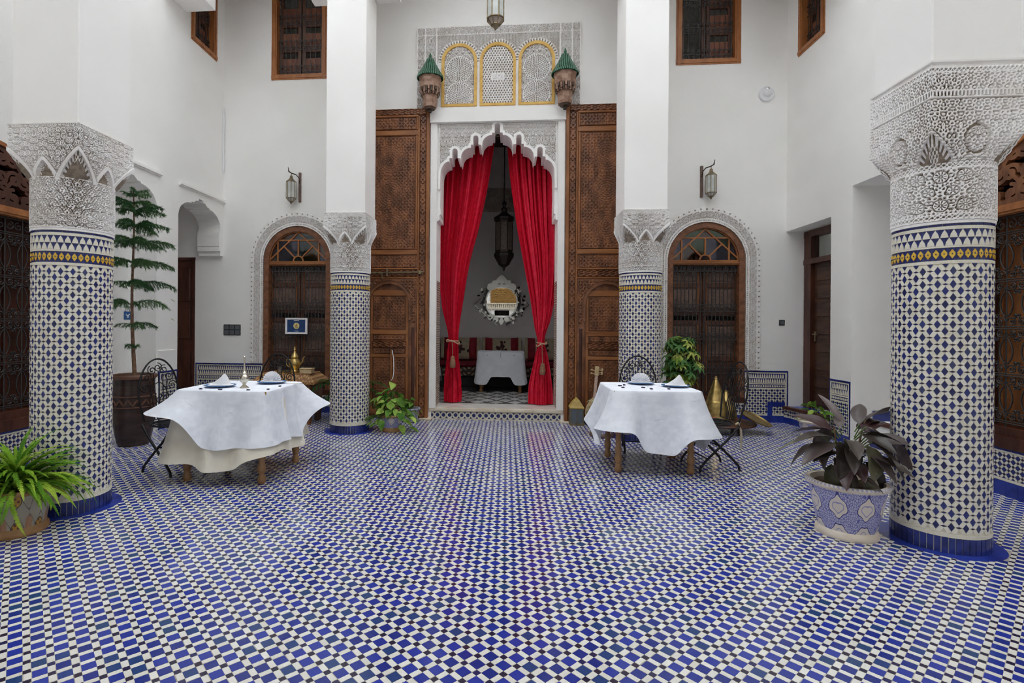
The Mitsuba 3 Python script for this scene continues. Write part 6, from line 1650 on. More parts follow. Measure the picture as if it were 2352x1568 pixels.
for i, (x, y, l) in enumerate(((-3.03, 7.10, 'left of the brass tea pot'), (-2.99, 7.03, 'in front of the brass tea pot'), (-2.70, 7.08, 'right of the brass tea pot'))):
    g_ = thing('tea_glass', f'small clear tea glass on the gilded chest, {l}', 'glass', 'tea glasses on the chest')
    solo(g_, mv(lathe([(0, 0), (.028, 0), (.030, .004), (.028, .03), (.034, .085), (.032, .085), (.026, .03), (.026, .008), (0, .008)], 18), x, y, .7025), 'clear_glass', 40)
scene['clear_glass'] = dict(type='dielectric', int_ior=1.45)
tray = thing('tea_tray', 'round brass tray under the tea pot on the gilded chest', 'tray'); solo(tray, mv(lathe([(0, 0), (.19, 0), (.20, .012), (.196, .013), (.18, .004), (0, .004)], 36), -2.90, 7.2, .7022), 'brass', 40)
bk2 = thing('wooden_box', 'small pale wooden box on the right end of the gilded chest', 'box'); part(bk2, 'body', cbx(-2.70, -2.53, 7.0, 7.12, .7025, .76, .004), 'pale_wood'); part(bk2, 'lid', cbx(-2.705, -2.525, 6.995, 7.125, .76, .775, .004), 'pale_wood')
pbr('pale_wood', wood((0.42, 0.30, 0.15), (0.54, 0.42, 0.24), 10, 10, 10), 0.5)

lo = thing('low_table', 'low dark round table by the right arched window', 'table')
part(lo, 'top', mv(lathe([(0, 0), (.42, 0), (.43, .012), (.42, .025), (0, .025)], 40), 3.04, 7.26, .105), 'dark_boards', 40)
for i in range(4): part(lo, 'leg', tube([(3.04 + .26 * math.cos(i * PI / 2 + .6), 7.26 + .26 * math.sin(i * PI / 2 + .6), 0.0), (3.04 + .24 * math.cos(i * PI / 2 + .6), 7.26 + .24 * math.sin(i * PI / 2 + .6), .107)], .018, 8), 'dark_boards')
def cone(x, y, z, h, r, lab):
    k = thing('brass_cone_cover', lab, 'tagine cover', 'brass cone covers by the right window')
    solo(k, mv(lathe([(r, 0), (r * 1.03, .012), (r * .98, .02), (r * .93, h * .22), (r * .80, h * .42), (r * .74, h * .45), (r * .70, h * .47), (r * .48, h * .66), (r * .22, h * .86), (r * .12, h * .92), (r * .16, h * .935), (r * .10, h * .955), (r * .11, h * .97), (r * .03, h * .995), (0, h)], 40), x, y, z), 'brass', 40)
cone(2.955, 7.22, .1305, .61, .165, 'tall hammered brass cone cover behind the right table')
cone(3.20, 7.50, .1305, .40, .145, 'shorter brass cone cover half behind the tall one')
bt_ = thing('brass_tray', 'round brass tray leaning low beside the brass cones', 'tray')
solo(bt_, xf(lathe([(0, 0), (.19, 0), (.205, .018), (.20, .02), (.185, .006), (0, .006)], 36), rotz(0, 3.40, 7.08, .195) @ roty(math.radians(22)) @ rotx(math.radians(14))), 'brass', 40)
bs = thing('bread_basket', 'small basket of bread and pink petals on the low dark table', 'basket')
part(bs, 'basket', mv(lathe([(0, 0), (.10, 0), (.125, .05), (.12, .052), (.095, .01), (0, .01)], 24), 2.79, 7.01, .1305), 'pale_wood', 40)
for i in range(9):
    a = i * 2.4; part(bs, 'petal_heap', mv((lambda m: (np.array(m.vertices) * [1, 1, .6], np.array(m.faces)))(trimesh.creation.icosphere(1, .028)), 2.79 + .06 * math.cos(a) * (i / 9) ** .5 * 1.3, 7.01 + .06 * math.sin(a) * (i / 9) ** .5 * 1.3, .175 + .012 * (i % 3)), 'pink_petal' if i % 4 == 0 else 'pale_wood', True)
pbr('pink_petal', (0.55, 0.10, 0.12), 0.7)

fl_ = thing('floor_lantern', 'small yellow topped metal lantern on the floor by the right door leaf', 'lantern')
LX2, LY2 = 1.145, 7.45
r4 = lambda prof: lathe(prof, 4, LX2, LY2, PI / 4)
part(fl_, 'base', r4([(0, 0), (.135, 0), (.135, .03), (.12, .035), (0, .035)]), 'old_brass')
for i in range(4):
    M = rotz(i * PI / 2, LX2, LY2, 0)
    part(fl_, 'glass_pane', xf(bx(-.083, .083, -.089, -.085, .035, .235), M), 'lantern_blue_glass')
    part(fl_, 'post', xf(cbx(.080, .094, -.094, -.080, .03, .24, .003), M), 'old_brass'); part(fl_, 'mullion', xf(cbx(-.006, .006, -.093, -.088, .035, .235, .001), M), 'old_brass')
pbr('lantern_blue_glass', (0.10, 0.12, 0.14), 0.2)
part(fl_, 'roof', r4([(.135, .235), (.14, .25), (.10, .30), (.055, .35), (.02, .375), (.012, .39), (0, .39)]), 'yellow_metal')
pbr('yellow_metal', two_tone((0.34, 0.22, 0.035), (0.46, 0.32, 0.07), 20), 0.45)
part(fl_, 'ring', tube([(LX2 - .003, LY2, .388), (LX2 + .006, LY2, .41), (LX2 + .0, LY2, .445)], .006, 6), 'brass')

ou = thing('lute', 'pale wooden lute with a pegged head leaning on the right door leaf', 'lute')
MO = rotz(0, 1.36, 7.40, 0.0) @ rotx(math.radians(-9)) @ roty(math.radians(6))
t = np.linspace(0, 1, 24); wv = 0.115 * np.sin(PI * t ** .75) ** .7
U, V = np.meshgrid(t, np.linspace(-PI / 2, PI / 2, 14), indexing='ij')
W = 0.115 * np.sin(PI * np.clip(U, 0, 1) ** .75) ** .7
P = np.stack([W * np.sin(V), 0.075 * W / .115 * np.cos(V), 0.03 + 0.38 * U], -1).reshape(-1, 3)
part(ou, 'bowl', xf((P, grid_faces(24, 14)), MO), 'lute_wood', True)
face_ = Polygon(np.vstack([np.c_[wv, .03 + .38 * t], np.c_[-wv, .03 + .38 * t][::-1]])).buffer(0)
part(ou, 'soundboard', xf(extr(face_, -.006, 0.002), MO), 'pale_wood')
part(ou, 'neck', xf(cbx(-.022, .022, -.012, .02, .38, .70, .005), MO), 'neck_wood')
pbr('lute_wood', wood((0.50, 0.27, 0.08), (0.62, 0.40, 0.16), 12, 12, 4), 0.4); pbr('neck_wood', wood((0.36, 0.19, 0.12), (0.44, 0.26, 0.17), 12, 12, 4), 0.5)
part(ou, 'peg_head', xf(cat(cbx(-.03, .03, -.012, .022, .70, .835, .006)), MO), 'pale_wood')
for i, (z, s) in enumerate(((.72, -1), (.745, 1), (.77, -1), (.795, 1), (.725, 1), (.775, 1))):
    part(ou, 'peg', xf(cat(tube([(s * .02, .005, z), (s * .075, .005, z + .008)], .006, 6), cbx(min(s * .06, s * .085), max(s * .06, s * .085), -.004, .014, z - .004, z + .02, .003)), MO), 'pale_wood')
for i in range(4): part(ou, 'string', xf(tube([(-.012 + i * .008, -.016, .72), (-.012 + i * .008, -.016, .10)], .0012, 4), MO), 'napkin_white')
# ---------------------------------------------------------------- plants
def leafmat(name, a, b, s=14, trans=0.25):
    def f(p, n, uv): return mix(a, b, smoothstep(.3, .7, 0.6 * fbm(p.x * s, p.y * s, p.z * s, 2) + 0.4 * uv.x))
    scene[name] = dict(type='twosided', bsdf=dict(type='principled', base_color=proc(f), roughness=0.38, specular=0.5)) if trans == 0 else dict(type='principledthin', base_color=proc(f), roughness=0.4, diff_trans=trans, eta=1.45)
    return name
leafmat('fern_leaf', (0.07, 0.19, 0.018), (0.22, 0.42, 0.045), 10, 0.6)
leafmat('fern_leaf_light', (0.19, 0.36, 0.03), (0.42, 0.56, 0.075), 10, 0.6)
leafmat('pine_needle', (0.040, 0.100, 0.040), (0.095, 0.185, 0.075), 9, 0.4)
leafmat('pine_tip', (0.14, 0.20, 0.08), (0.24, 0.32, 0.14), 9, 0.4)
leafmat('rubber_leaf', (0.020, 0.015, 0.012), (0.050, 0.038, 0.031), 9, 0)
leafmat('rubber_maroon', (0.016, 0.004, 0.005), (0.034, 0.009, 0.010), 9, 0)
leafmat('rubber_grey', (0.060, 0.045, 0.043), (0.115, 0.088, 0.085), 14, 0)
leafmat('rubber_olive', (0.065, 0.065, 0.036), (0.125, 0.12, 0.07), 14, 0)
leafmat('pothos_leaf', (0.13, 0.28, 0.045), (0.42, 0.56, 0.13), 16, 0.4)
leafmat('pothos_dark', (0.06, 0.16, 0.03), (0.16, 0.30, 0.06), 16, 0.4)
leafmat('umbrella_leaf', (0.06, 0.16, 0.05), (0.14, 0.28, 0.10), 12, 0.4)
leafmat('umbrella_yellow', (0.24, 0.36, 0.06), (0.55, 0.60, 0.17), 18, 0.4)
leafmat('variegated_leaf', (0.24, 0.27, 0.10), (0.56, 0.54, 0.34), 40, 0.4)
leafmat('palm_leaf', (0.020, 0.065, 0.016), (0.06, 0.14, 0.035), 12, 0.4)
pbr('stem_brown', two_tone((0.11, 0.058, 0.032), (0.20, 0.115, 0.07), 30), 0.75)
pbr('stem_green', two_tone((0.07, 0.12, 0.03), (0.13, 0.18, 0.06), 20), 0.6)
pbr('soil', two_tone((0.035, 0.020, 0.012), (0.085, 0.048, 0.028), 60), 0.95)
def leaf(L, W, fold=0.25, droop=0.5, n=8, tip=1.0, wave=0.0):
    """Leaf along +x, upper side +z; returns (V, F, uv)."""
    t = np.linspace(0, 1, n); s = np.linspace(-1, 1, 5)
    Tt, S = np.meshgrid(t, s, indexing='ij')
    w = W / 2 * np.sin(PI * Tt ** (0.8 * tip)) ** 0.85
    a = droop * Tt
    X = L * np.sin(a) / max(droop, 1e-6) if droop > 1e-3 else L * Tt
    Z = -L * (1 - np.cos(a)) / max(droop, 1e-6) + fold * np.abs(S) * w + wave * np.sin(Tt * 9 + S * 2) * w
    P = np.stack([X, S * w * (1 - .15 * fold), Z], -1).reshape(-1, 3)
    return P, grid_faces(n, 5)
def orient(az, el, roll=0.0, at=(0, 0, 0)):
    M = rotz(az) @ roty(-el) @ rotx(roll); M[:3, 3] = at; return M
def put_leaf(k, nm, m, M, mat, u):
    key = numbered(f'{k}__{nm}')
    v, f = xf(m, M)
    d_ = np.hypot(v[:, 0] - COLS['RN'][0], v[:, 1] - COLS['RN'][1])      # leaves bend round the column
    k_ = np.where(d_ < CR + .012, (CR + .012) / np.maximum(d_, 1e-6), 1.0)
    v[:, 0] = COLS['RN'][0] + (v[:, 0] - COLS['RN'][0]) * k_; v[:, 1] = COLS['RN'][1] + (v[:, 1] - COLS['RN'][1]) * k_
    f = np.vstack([f[:, [0, 1, 2]], f[:, [0, 2, 3]]])
    scene[key] = mikit.ply((v, f), mat, True, uv=np.tile([u, .5], (len(v), 1)))
def pot(k, cx, cy, r0, r1, h, mat, rim_mat, z0=0.0, soil=True, rim=0.035, foot=True, foot_mat=None):
    part(k, 'pot', lathe([(0, z0 + .01), (r0, z0 + .01), (r0 + .004, z0 + .05)] + [(r0 + (r1 - r0) * (t ** 0.85), z0 + .05 + (h - rim - .05) * t) for t in np.linspace(.05, 1, 12)] , 48, cx, cy), mat, 50)
    part(k, 'rim', lathe([(r1, z0 + h - rim), (r1 + .014, z0 + h - rim + .008), (r1 + .020, z0 + h - .012), (r1 + .012, z0 + h), (r1 - .012, z0 + h), (r1 - .02, z0 + h - .03), (r1 - .03, z0 + h - .07)], 48, cx, cy), rim_mat, 50)
    if foot: part(k, 'foot', lathe([(0, z0), (r0 + .012, z0), (r0 + .018, z0 + .012), (r0 + .016, z0 + .035), (r0 + .004, z0 + .055)], 48, cx, cy), foot_mat or rim_mat, 50)
    if soil:
        a = np.linspace(0, 2 * PI, 30, endpoint=False); rr = np.linspace(0, r1 - .015, 8)
        A, R = np.meshgrid(a, rr, indexing='ij')
        Z = z0 + h - .045 + .02 * meshkit.fbm(np.stack([R * np.cos(A) * 30, R * np.sin(A) * 30, A * 0 + cx], -1), 3) + .01 * (1 - R / r1)
        part(k, 'soil', (np.stack([cx + R * np.cos(A), cy + R * np.sin(A), Z], -1).reshape(-1, 3), grid_faces(30, 8, True)[:, ::-1]), 'soil', True)
# painted pots: the painting is print on the glaze, laid out round each pot
def painted(cx, cy, kind, z0, z1, nrep):
    def f(p, n, uv):
        th = dr.atan2(p.y - cy, p.x - cx) / (2 * PI) * nrep
        v = (p.z - z0) / (z1 - z0)
        if kind == 'blue':
            g_ = dr.cos(2 * PI * th) + 0.9 * dr.cos(2 * PI * v * 1.35 + 0.4) + 0.22 * dr.cos(6 * PI * th) * dr.cos(4 * PI * v)
            white = smoothstep(0.28, 0.34, g_)
            line = 1 - smoothstep(0.05, 0.13, dr.abs(g_ - 0.25))
            d1, d2, w = voronoi(th * 17, v * 14)
            scroll = smoothstep(0.05, 0.28, d2 - d1)
            c = mix((0.10, 0.10, 0.36), (0.40, 0.40, 0.56), scroll)
            c = mix(c, (0.62, 0.57, 0.52), white)
            bud = dr.abs(g_ - 1.35)
            c = mix(c, (0.20, 0.20, 0.45), (1 - smoothstep(0.05, 0.16, bud)) * white * 0.8)
            return mix(c, (0.035, 0.035, 0.20), line)
        g_ = dr.cos(2 * PI * th) + 0.8 * dr.cos(2 * PI * v * 1.2 - 0.6)
        ring = 1 - smoothstep(0.04, 0.13, dr.abs(g_ - 1.12))
        disc = smoothstep(1.16, 1.22, g_)
        q = dr.cos(8 * PI * th + 1.0) * dr.cos(10 * PI * v)
        c = mix((0.29, 0.26, 0.21), (0.36, 0.33, 0.27), fbm(th * 3, v * 4, 0, 2))
        vine = 1 - smoothstep(0.04, 0.12, dr.abs(dr.sin(2 * PI * th * 2 + 3 * v) * 0.5 + 0.5 * dr.sin(7 * v + 1) - 0.1))
        c = mix(c, (0.10, 0.07, 0.06), vine * 0.8)
        c = mix(c, (0.36, 0.15, 0.06), smoothstep(.55, .75, dr.cos(2 * PI * th + PI)) * smoothstep(0.2, 0.0, v - 0.3) * .7)
        c = mix(c, mix((0.45, 0.23, 0.035), (0.13, 0.06, 0.03), smoothstep(.2, .4, q)), disc)
        return mix(c, (0.02, 0.016, 0.022), ring)
    return proc(f)
def stripes(cx, cy, n, a, b):
    def f(p, nn, uv):
        th = dr.atan2(p.y - cy, p.x - cx) / (2 * PI) * n
        return mix(a, b, smoothstep(-.1, .1, dr.sin(2 * PI * th + p.z * 40)))
    return proc(f)

# rubber plant in the blue and white pot
rb = thing('rubber_plant', 'dark leaved rubber plant in a blue and white pot before the right column', 'potted plant')
RXc, RYc = 2.47, 3.74
pbr('painted_blue', painted(RXc, RYc, 'blue', 0.05, 0.30, 8), 0.3, specular=0.5)
pbr('cream_glaze', two_tone((0.60, 0.52, 0.42), (0.68, 0.62, 0.53), 14), 0.35)
pbr('rim_stripes', stripes(RXc, RYc, 60, (0.66, 0.62, 0.58), (0.34, 0.33, 0.48)), 0.3)
pot(rb, RXc, RYc, 0.163, 0.222, 0.365, 'painted_blue', 'cream_glaze')
part(rb, 'rope_edge', lathe([(.238, .352), (.243, .358), (.240, .366), (.230, .368)], 48, RXc, RYc), 'rim_stripes', True)
r_ = np.random.default_rng(5)
stems = [((-.03, 0), (-.07, -.02), 0.40), ((.03, .02), (.10, .01), 0.44), ((.0, -.02), (0.02, -.05), 0.30), ((-.06, .0), (-.16, 0.0), 0.22)]
for (x0, y0), (dx, dy), hgt in stems:
    pts = [(RXc + x0 + dx * t, RYc + y0 + dy * t, .33 + hgt * t) for t in np.linspace(0, 1, 6)]
    part(rb, 'stem', tube(pts, np.linspace(.010, .005, 6), 6), 'stem_brown', True)
rl = [  # (x, z, y offset, azimuth deg, elevation deg, length, width, material)
    (2.36, .70, -.02, 150, 32, .26, .125, 'rubber_maroon'), (2.55, .70, -.05, 35, 25, .29, .135, 'rubber_maroon'), (2.44, .76, .02, 120, 58, .24, .06, 'rubber_grey'),
    (2.62, .76, .05, 12, 30, .30, .14, 'rubber_grey'), (2.40, .72, -.03, 60, 35, .20, .07, 'rubber_grey'), (2.35, .66, -.04, 185, 8, .27, .12, 'rubber_leaf'),
    (2.36, .62, -.05, 200, -12, .30, .13, 'rubber_grey'), (2.38, .64, -.08, 250, -40, .28, .15, 'rubber_leaf'), (2.40, .66, -.08, 290, -55, .25, .15, 'rubber_leaf'),
    (2.50, .70, -.08, 330, 5, .22, .10, 'rubber_leaf'), (2.54, .62, -.10, 275, -60, .24, .16, 'rubber_olive'), (2.58, .64, -.08, 320, -40, .30, .12, 'rubber_leaf'),
    (2.60, .66, -.02, 350, -12, .40, .12, 'rubber_grey'), (2.62, .66, .04, 5, -22, .36, .12, 'rubber_leaf'), (2.56, .50, -.04, 335, -50, .25, .12, 'rubber_leaf'),
    (2.34, .48, -.05, 245, -70, .18, .11, 'rubber_olive'), (2.42, .50, -.06, 215, 20, .14, .08, 'rubber_leaf'), (2.40, .46, -.10, 310, -12, .24, .11, 'rubber_leaf'),
    (2.50, .42, -.14, 285, -68, .17, .12, 'rubber_olive'), (2.44, .44, -.10, 250, -55, .12, .06, 'rubber_leaf'), (2.46, .60, .08, 95, 10, .25, .12, 'rubber_leaf'),
    (2.33, .60, .06, 165, -30, .26, .12, 'rubber_leaf'), (2.58, .46, .08, 10, -20, .22, .07, 'rubber_grey'), (2.30, .66, -.02, 172, -8, .32, .06, 'rubber_olive'),
    (2.56, .74, .02, 60, 45, .24, .10, 'rubber_grey'), (2.46, .56, -.10, 20, 10, .20, .09, 'rubber_leaf')]
for i in range(16):
    a = r_.random() * 360
    rl.append((2.47 + .10 * math.cos(math.radians(a)), .50 + .24 * r_.random(), .08 * math.sin(math.radians(a)) - .02, a, r_.normal(0, 28), .20 + .09 * r_.random(), .09 + .04 * r_.random(), ('rubber_leaf', 'rubber_leaf', 'rubber_maroon', 'rubber_grey')[i % 4]))
for i, (x, z, dy, az, el, L, W, mat) in enumerate(rl):
    m = leaf(L, W, 0.34, 0.55, 12, 1.0, 0.07)
    put_leaf(rb, 'leaf', m, orient(math.radians(az), math.radians(el), r_.normal(0, .35), (x, RYc + dy, z)), mat, r_.random())
    part(rb, 'leaf_stalk', tube([(x, RYc + dy, z), (x * .6 + .4 * RXc, RYc + dy * .5, z - .05)], .004, 5), 'stem_green')

# fern
fn = thing('fern', 'bushy bright green fern in a painted pot at the foot of the left column', 'potted plant')
FXc, FYc = -3.10, 3.22
pbr('painted_olive', painted(FXc, FYc, 'olive', 0.04, 0.26, 8), 0.35)
pbr('ochre_glaze', two_tone((0.27, 0.14, 0.055), (0.36, 0.20, 0.085), 14), 0.4)
pot(fn, FXc, FYc, 0.160, 0.190, 0.30, 'painted_olive', 'ochre_glaze')
def frond(L, droop, npin, wmax, r2):
    V, F = [], []
    t = np.linspace(0.0, 1, npin)
    a = droop * t
    X = L * np.sin(a) / droop; Z = -L * (1 - np.cos(a)) / droop
    rib = tube(np.c_[X, X * 0, Z], np.linspace(.0022, .0008, npin), 3, False); V.append(rib[0]); F.append(rib[1]); at = len(rib[0])
    for i in range(1, npin):
        w = wmax * math.sin(PI * min(1, 0.12 + 0.88 * t[i] ** .8)) ** .7 * (1 if t[i] < .97 else .5)
        d = L / npin * 1.15
        for s in (-1, 1):
            c = np.array([X[i], 0, Z[i]]); tx = np.array([math.cos(a[i]), 0, -math.sin(a[i])])
            o = np.array([0.35 * math.cos(a[i]), s, -0.35 * math.sin(a[i]) + r2.normal(-.15, .14)]); o /= np.linalg.norm(o)
            q = [c - tx * d * .42, c + o * w * .55 - tx * d * .40, c + o * w, c + o * w * .55 + tx * d * .42, c + tx * d * .42]
            V.append(np.array(q)); F.append(np.array([[0, 1, 4], [1, 3, 4], [1, 2, 3]]) + at); at += 5
    return np.vstack(V), np.vstack(F)
for i in range(270):
    az = r_.random() * 2 * PI; ring = r_.random()
    el = math.radians(22 + 58 * (1 - ring) + r_.normal(0, 10)); L = 0.24 + 0.22 * r_.random()
    base = (FXc + .13 * math.cos(az) * ring, FYc + .13 * math.sin(az) * ring, .275 + .10 * (1 - ring) * r_.random())
    v, f = frond(L, 1.25 + 0.9 * ring * r_.random() + .2, 32, 0.019 + .007 * r_.random(), r_)
    M = orient(az, el, r_.normal(0, .25), base)
    if abs(math.hypot(*(xf((v, f), M)[0][-1, :2] - np.array(COLS['LN'])))) < CR - 0.05: M = orient(az + PI, el, 0, base)
    key = numbered(f'{fn}__frond'); vv = xf((v, f), M)[0]
    dcol = np.hypot(vv[:, 0] - COLS['LN'][0], vv[:, 1] - COLS['LN'][1])
    push = np.where(dcol < CR + .012, (CR + .012) / np.maximum(dcol, 1e-6), 1.0)
    vv[:, 0] = COLS['LN'][0] + (vv[:, 0] - COLS['LN'][0]) * push; vv[:, 1] = COLS['LN'][1] + (vv[:, 1] - COLS['LN'][1]) * push
    vv[:, 2] = np.maximum(vv[:, 2], .01)
    scene[key] = mikit.ply((vv, f), 'fern_leaf' if r_.random() < .62 else 'fern_leaf_light', False, uv=np.tile([r_.random(), .5], (len(vv), 1)))

# Norfolk pine in the big dark planter
np_ = thing('norfolk_pine', 'tall thin Norfolk pine with tiered drooping branches in a big dark planter', 'potted plant')
PXc, PYc = -4.09, 5.63
pbr('planter_brown', wood((0.020, 0.011, 0.009), (0.050, 0.026, 0.020), 5, 5, 14), 0.28, specular=0.5)
pbr('planter_rim', wood((0.085, 0.038, 0.024), (0.14, 0.065, 0.04), 6, 6, 10), 0.4)
prof = [(0, 0), (.15, 0), (.165, .03), (.195, .18), (.213, .35), (.218, .50), (.213, .62), (.208, .72), (.214, .76)]
part(np_, 'planter', lathe(prof, 56, PXc, PYc), 'planter_brown', 50)
part(np_, 'planter_rim', lathe([(.212, .755), (.228, .76), (.234, .79), (.222, .805), (.20, .80), (.19, .74)], 56, PXc, PYc), 'planter_rim', 50)
part(np_, 'soil', lathe([(.205, .765), (.1, .775), (0, .78)], 30, PXc, PYc), 'soil', True)
part(np_, 'carved_band', [lathe([(.214, .435), (.226, .44), (.226, .448), (.216, .452)], 56, PXc, PYc), lathe([(.215, .555), (.225, .56), (.225, .568), (.212, .572)], 56, PXc, PYc)], 'planter_rim')
zz = [tube([(PXc + .222 * math.cos(a), PYc + .222 * math.sin(a), .475 + .058 * abs(((i / 2) % 2) - 1)) for i, a in enumerate(np.arange(0, 2 * PI + .01, PI / 32))], .0065, 4, False), tube([(PXc + .223 * math.cos(a), PYc + .223 * math.sin(a), .46 + .058 * abs(((i / 2) % 2) - 1)) for i, a in enumerate(np.arange(0, 2 * PI + .01, PI / 32))], .005, 4, False)]
part(np_, 'zigzag', zz, 'planter_rim')
tz = np.linspace(.76, 2.90, 14); tx = PXc + 0.012 * np.sin(tz * 3) - 0.04 * (tz - .76) / 2.1; ty = PYc + .01 * np.cos(tz * 2.3)
part(np_, 'trunk', tube(np.c_[tx, ty, tz], np.linspace(.022, .006, 14), 8), 'stem_brown', True)
def needle_branch(L, droop, dens, r2, nl=0.034, el0=0.2, side=True):
    """Main twig with drooping side twigs, each set with short needles."""
    V, F = [], []; at = 0
    def add(m):
        nonlocal at
        V.append(m[0]); F.append(np.asarray(m[1]) + at); at += len(m[0])
    def twig(p, r0):
        nonlocal at
        add(tube(p, np.linspace(r0, r0 * .4, len(p)), 4, False))
        seg = np.linalg.norm(np.diff(p, axis=0), axis=1); S = np.r_[0, np.cumsum(seg)]
        n = int(S[-1] * dens)
        for i in range(n):
            s = S[-1] * (i + .5) / n; j = min(np.searchsorted(S, s) - 1, len(p) - 2); j = max(j, 0)
            c = p[j] + (p[j + 1] - p[j]) * (s - S[j]) / max(seg[j], 1e-9); t = (p[j + 1] - p[j]) / max(seg[j], 1e-9)
            a = r2.random() * 2 * PI; o = np.cross(t, [math.cos(a), math.sin(a), r2.normal(0, .7)]); o /= np.linalg.norm(o) + 1e-9
            d = t * .75 + o * .65 + np.array([0, 0, .12]); d /= np.linalg.norm(d); wv = np.cross(d, o); wv *= .0032 / (np.linalg.norm(wv) + 1e-9)
            l = nl * (.7 + .6 * r2.random())
            V.append(np.array([c - wv, c + wv, c + d * l])); F.append(np.array([[0, 1, 2]]) + at); at += 3
    t = np.linspace(0, 1, 9); a = el0 - droop * t ** 1.2
    main = np.c_[np.cumsum(np.r_[0, L / 8 * np.cos(a[1:])]), .02 * np.sin(t * 4 + r2.random() * 6), np.cumsum(np.r_[0, L / 8 * np.sin(a[1:])])]
    twig(main, .0045)
    if side:
        m = int(L * 26)
        for i in range(1, m):
            f = 0.12 + .86 * i / m; k = f * 8; j = int(min(k, 7)); c = main[j] + (main[j + 1] - main[j]) * (k - j)
            for s in (-1, 1):
                l = L * .30 * (1 - .55 * f) * (.7 + .5 * r2.random())
                u = np.linspace(0, 1, 5)
                p = np.c_[c[0] + l * .55 * u, c[1] + s * l * .75 * u, c[2] - l * (.12 * u + .62 * u ** 2)]
                twig(p, .0022)
    return np.vstack(V), np.vstack(F)
tiers = [(2.84, .20, 6, .55, .5), (2.76, .30, 5, .30, .7), (2.66, .36, 6, .42, .75), (2.50, .40, 6, .40, .85), (2.30, .44, 6, .38, .8), (2.08, .44, 5, .35, .9), (1.84, .42, 5, .35, .9), (1.60, .42, 4, .55, 1.25), (1.36, .34, 4, .55, 1.3), (1.10, .22, 2, .7, 1.1)]
for ti, (z, L, n, e0, dp) in enumerate(tiers):
    for i in range(n):
        az = 2 * PI * i / n + ti * 0.9 + r_.normal(0, .12)
        lim = 1.0
        c = math.cos(az)
        if c < -0.2: lim = min(1.0, 0.62 if (5.35 < PYc + L * math.sin(az) < 6.35) else .55)     # the wall is close
        v, f = needle_branch(L * lim * (.85 + .3 * r_.random()), dp, 430 if ti < 6 else 300, r_, 0.034, e0, True)
        vv = xf((v, f), orient(az, 0, 0, (np.interp(z, tz, tx), np.interp(z, tz, ty), z)))[0]
        vv[:, 0] = np.maximum(vv[:, 0], XL - 0.30 if False else XL + .03)
        key = numbered(f'{np_}__branch'); scene[key] = mikit.ply((vv, f), 'pine_needle', False, uv=np.tile([r_.random(), .5], (len(vv), 1)))
for (x, z) in ((-3.66, 1.66), (-3.66, 1.44)):
    part(np_, 'new_tip', [xf(leaf(.07, .02, .1, .3, 6), orient(r_.normal(0, .3), .2 - .3 * j, 0, (x, PYc, z))) for j in range(3)], 'pine_tip')

# leafy pot plants
def heart_bush(k, cx, cy, z, n, rad, hgt, L0, mats, r2, down=0.5, W=.62):
    for i in range(n):
        az = r2.random() * 2 * PI; q = r2.random() ** .6
        rr = rad * q * (.35 + .65 * r2.random()); zz = z + hgt * (1 - q ** 1.6) * (.35 + .65 * r2.random()) - down * rad * q ** 3 * r2.random()
        x, y = cx + rr * math.cos(az), cy + rr * math.sin(az)
        L = L0 * (.75 + .5 * r2.random())
        put_leaf(k, 'leaf', leaf(L, L * W, .25, .7, 8, .8), orient(az + r2.normal(0, .5), r2.normal(-.25, .35), r2.normal(0, .4), (x, y, max(zz, .05))), mats[int(r2.integers(len(mats)))], r2.random())
        if i % 3 == 0: part(k, 'stem', tube([(cx + .02 * math.cos(az), cy + .02 * math.sin(az), z - .03), (cx + rr * .5 * math.cos(az), cy + rr * .5 * math.sin(az), max(zz, .05) * .55 + (z + hgt * .3) * .45), (x, y, max(zz, .05))], .0035, 5), 'stem_green', True)
pc = thing('pothos', 'bushy light green pothos in a blue pot beside the left door leaf', 'potted plant')
pbr('painted_blue_b', painted(-1.31, 6.76, 'blue', 0.03, 0.2, 8), 0.3)
pot(pc, -1.335, 6.72, 0.105, 0.135, 0.22, 'painted_blue_b', 'ochre_glaze')
heart_bush(pc, -1.32, 6.66, .25, 120, .34, .40, .135, ['pothos_leaf', 'pothos_leaf', 'pothos_dark'], r_, .75)
pd_ = thing('small_pot', 'small grey striped pot with leaves beside the pothos, near the marble door block', 'potted plant')
pbr('grey_stripes', stripes(-1.2, 7.42, 14, (0.17, 0.18, 0.22), (0.30, 0.31, 0.35)), 0.4)
pot(pd_, -1.22, 7.40, 0.115, 0.135, 0.20, 'grey_stripes', 'grey_stripes', foot=False)
heart_bush(pd_, -1.22, 7.38, .20, 22, .15, .16, .12, ['pothos_dark'], r_, .3)
pe = thing('variegated_plant', 'cream variegated plant in a blue patterned pot left of the right table', 'potted plant')
pbr('painted_blue_c', painted(1.37, 6.72, 'blue', 0.03, 0.26, 7), 0.3)
pot(pe, 1.37, 6.72, 0.135, 0.155, 0.285, 'painted_blue_c', 'grey_wood')
heart_bush(pe, 1.35, 6.74, .30, 90, .17, .33, .075, ['variegated_leaf', 'variegated_leaf', 'pothos_dark'], r_, .2, .5)
pf = thing('schefflera', 'tall green and yellow schefflera between the right column and the arched window', 'potted plant')
pot(pf, 2.50, 7.28, 0.13, 0.17, 0.34, 'ochre_glaze', 'ochre_glaze')
for i in range(7):
    a = i * 2.4; h_ = .55 + .10 * i
    x1, y1, z1 = 2.50 + .17 * math.cos(a) * (1 - .05 * i), 7.22 + .15 * math.sin(a), .42 + h_ * .85
    part(pf, 'stem', tube([(2.50 + .02 * math.cos(a), 7.28 + .02 * math.sin(a), .3), ((2.5 + x1) / 2, (7.26 + y1) / 2, .3 + (z1 - .3) * .6), (x1, y1, z1)], [.009, .007, .004], 6), 'stem_brown', True)
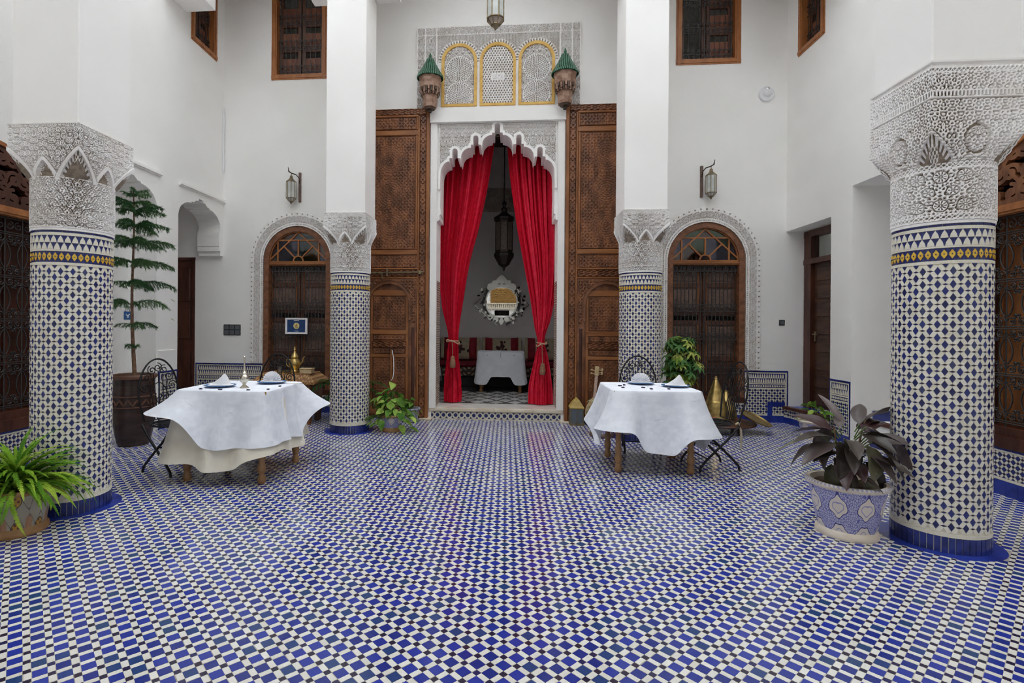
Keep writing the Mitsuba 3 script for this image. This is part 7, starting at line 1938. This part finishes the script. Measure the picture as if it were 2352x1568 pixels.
for i in range(150):
    a = r_.random() * 2 * PI; z = .60 + .66 * r_.random(); R = .28 * (1 - .45 * abs((z - .85) / .4)) * (.4 + .6 * r_.random())
    x, y = 2.50 + R * math.cos(a), min(7.24 + .8 * R * math.sin(a), 7.6)
    mat = 'umbrella_yellow' if r_.random() < .38 else 'umbrella_leaf'
    ms = [xf(leaf(.095 + .03 * r_.random(), .036, .2, .7, 6), orient(a + j * 2 * PI / 7, -.15 + r_.normal(0, .1), 0, (0, 0, 0))) for j in range(7)]
    v, f = cat(*ms); v = xf((v, f), orient(0, 0, 0, (x, y, z)) @ rotx(-.5 * math.sin(a)) @ roty(.5 * math.cos(a)))[0]
    key = numbered(f'{pf}__leaf'); scene[key] = mikit.ply((v, f), mat, False, uv=np.tile([r_.random(), .5], (len(v), 1)))
pg = thing('small_pothos', 'small bright pothos in a blue rimmed white pot by the right doorstep', 'potted plant')
pbr('painted_blue_d', painted(4.03, 6.93, 'blue', 0.03, 0.2, 7), 0.3)
pot(pg, 4.035, 6.93, 0.12, 0.155, 0.225, 'painted_blue_d', 'cream_glaze')
heart_bush(pg, 4.05, 6.90, .26, 26, .17, .27, .12, ['pothos_leaf', 'pothos_leaf', 'pothos_dark'], r_, .1, .6)
ph = thing('palm', 'dark palm plant behind the left far column, by the arched window', 'potted plant')
pot(ph, -2.20, 7.38, 0.13, 0.16, 0.40, 'planter_brown', 'planter_brown')
for i in range(18):
    az = (2 * PI * i / 18 + r_.normal(0, .15)); L = .45 + .2 * r_.random(); el = math.radians(48 + r_.normal(0, 14))
    ms = []; t = np.linspace(0, 1, 10); a = el - 1.3 * t
    X = np.cumsum(np.r_[0, L / 9 * np.cos(a[1:])]); Z = np.cumsum(np.r_[0, L / 9 * np.sin(a[1:])])
    ms.append(tube(np.c_[X, X * 0, Z], np.linspace(.006, .002, 10), 4, False))
    for j in range(3, 10):
        for s in (-1, 1): ms.append(xf(leaf(.17 * (1 - .4 * abs(j / 9 - .6)), .024, .1, .5, 5), orient(s * .75, a[j] - .1, 0, (X[j], 0, Z[j]))))
    v, f = cat(*ms); v = xf((v, f), orient(az, 0, 0, (-2.20, 7.38, .38)))[0]
    v[:, 1] = np.minimum(v[:, 1], 7.93)
    ok = v[:, 1] > 7.56; v[ok & (v[:, 0] > -2.02), 1] = 7.55
    key = numbered(f'{ph}__frond'); scene[key] = mikit.ply((v, f), 'palm_leaf', False, uv=np.tile([r_.random(), .5], (len(v), 1)))
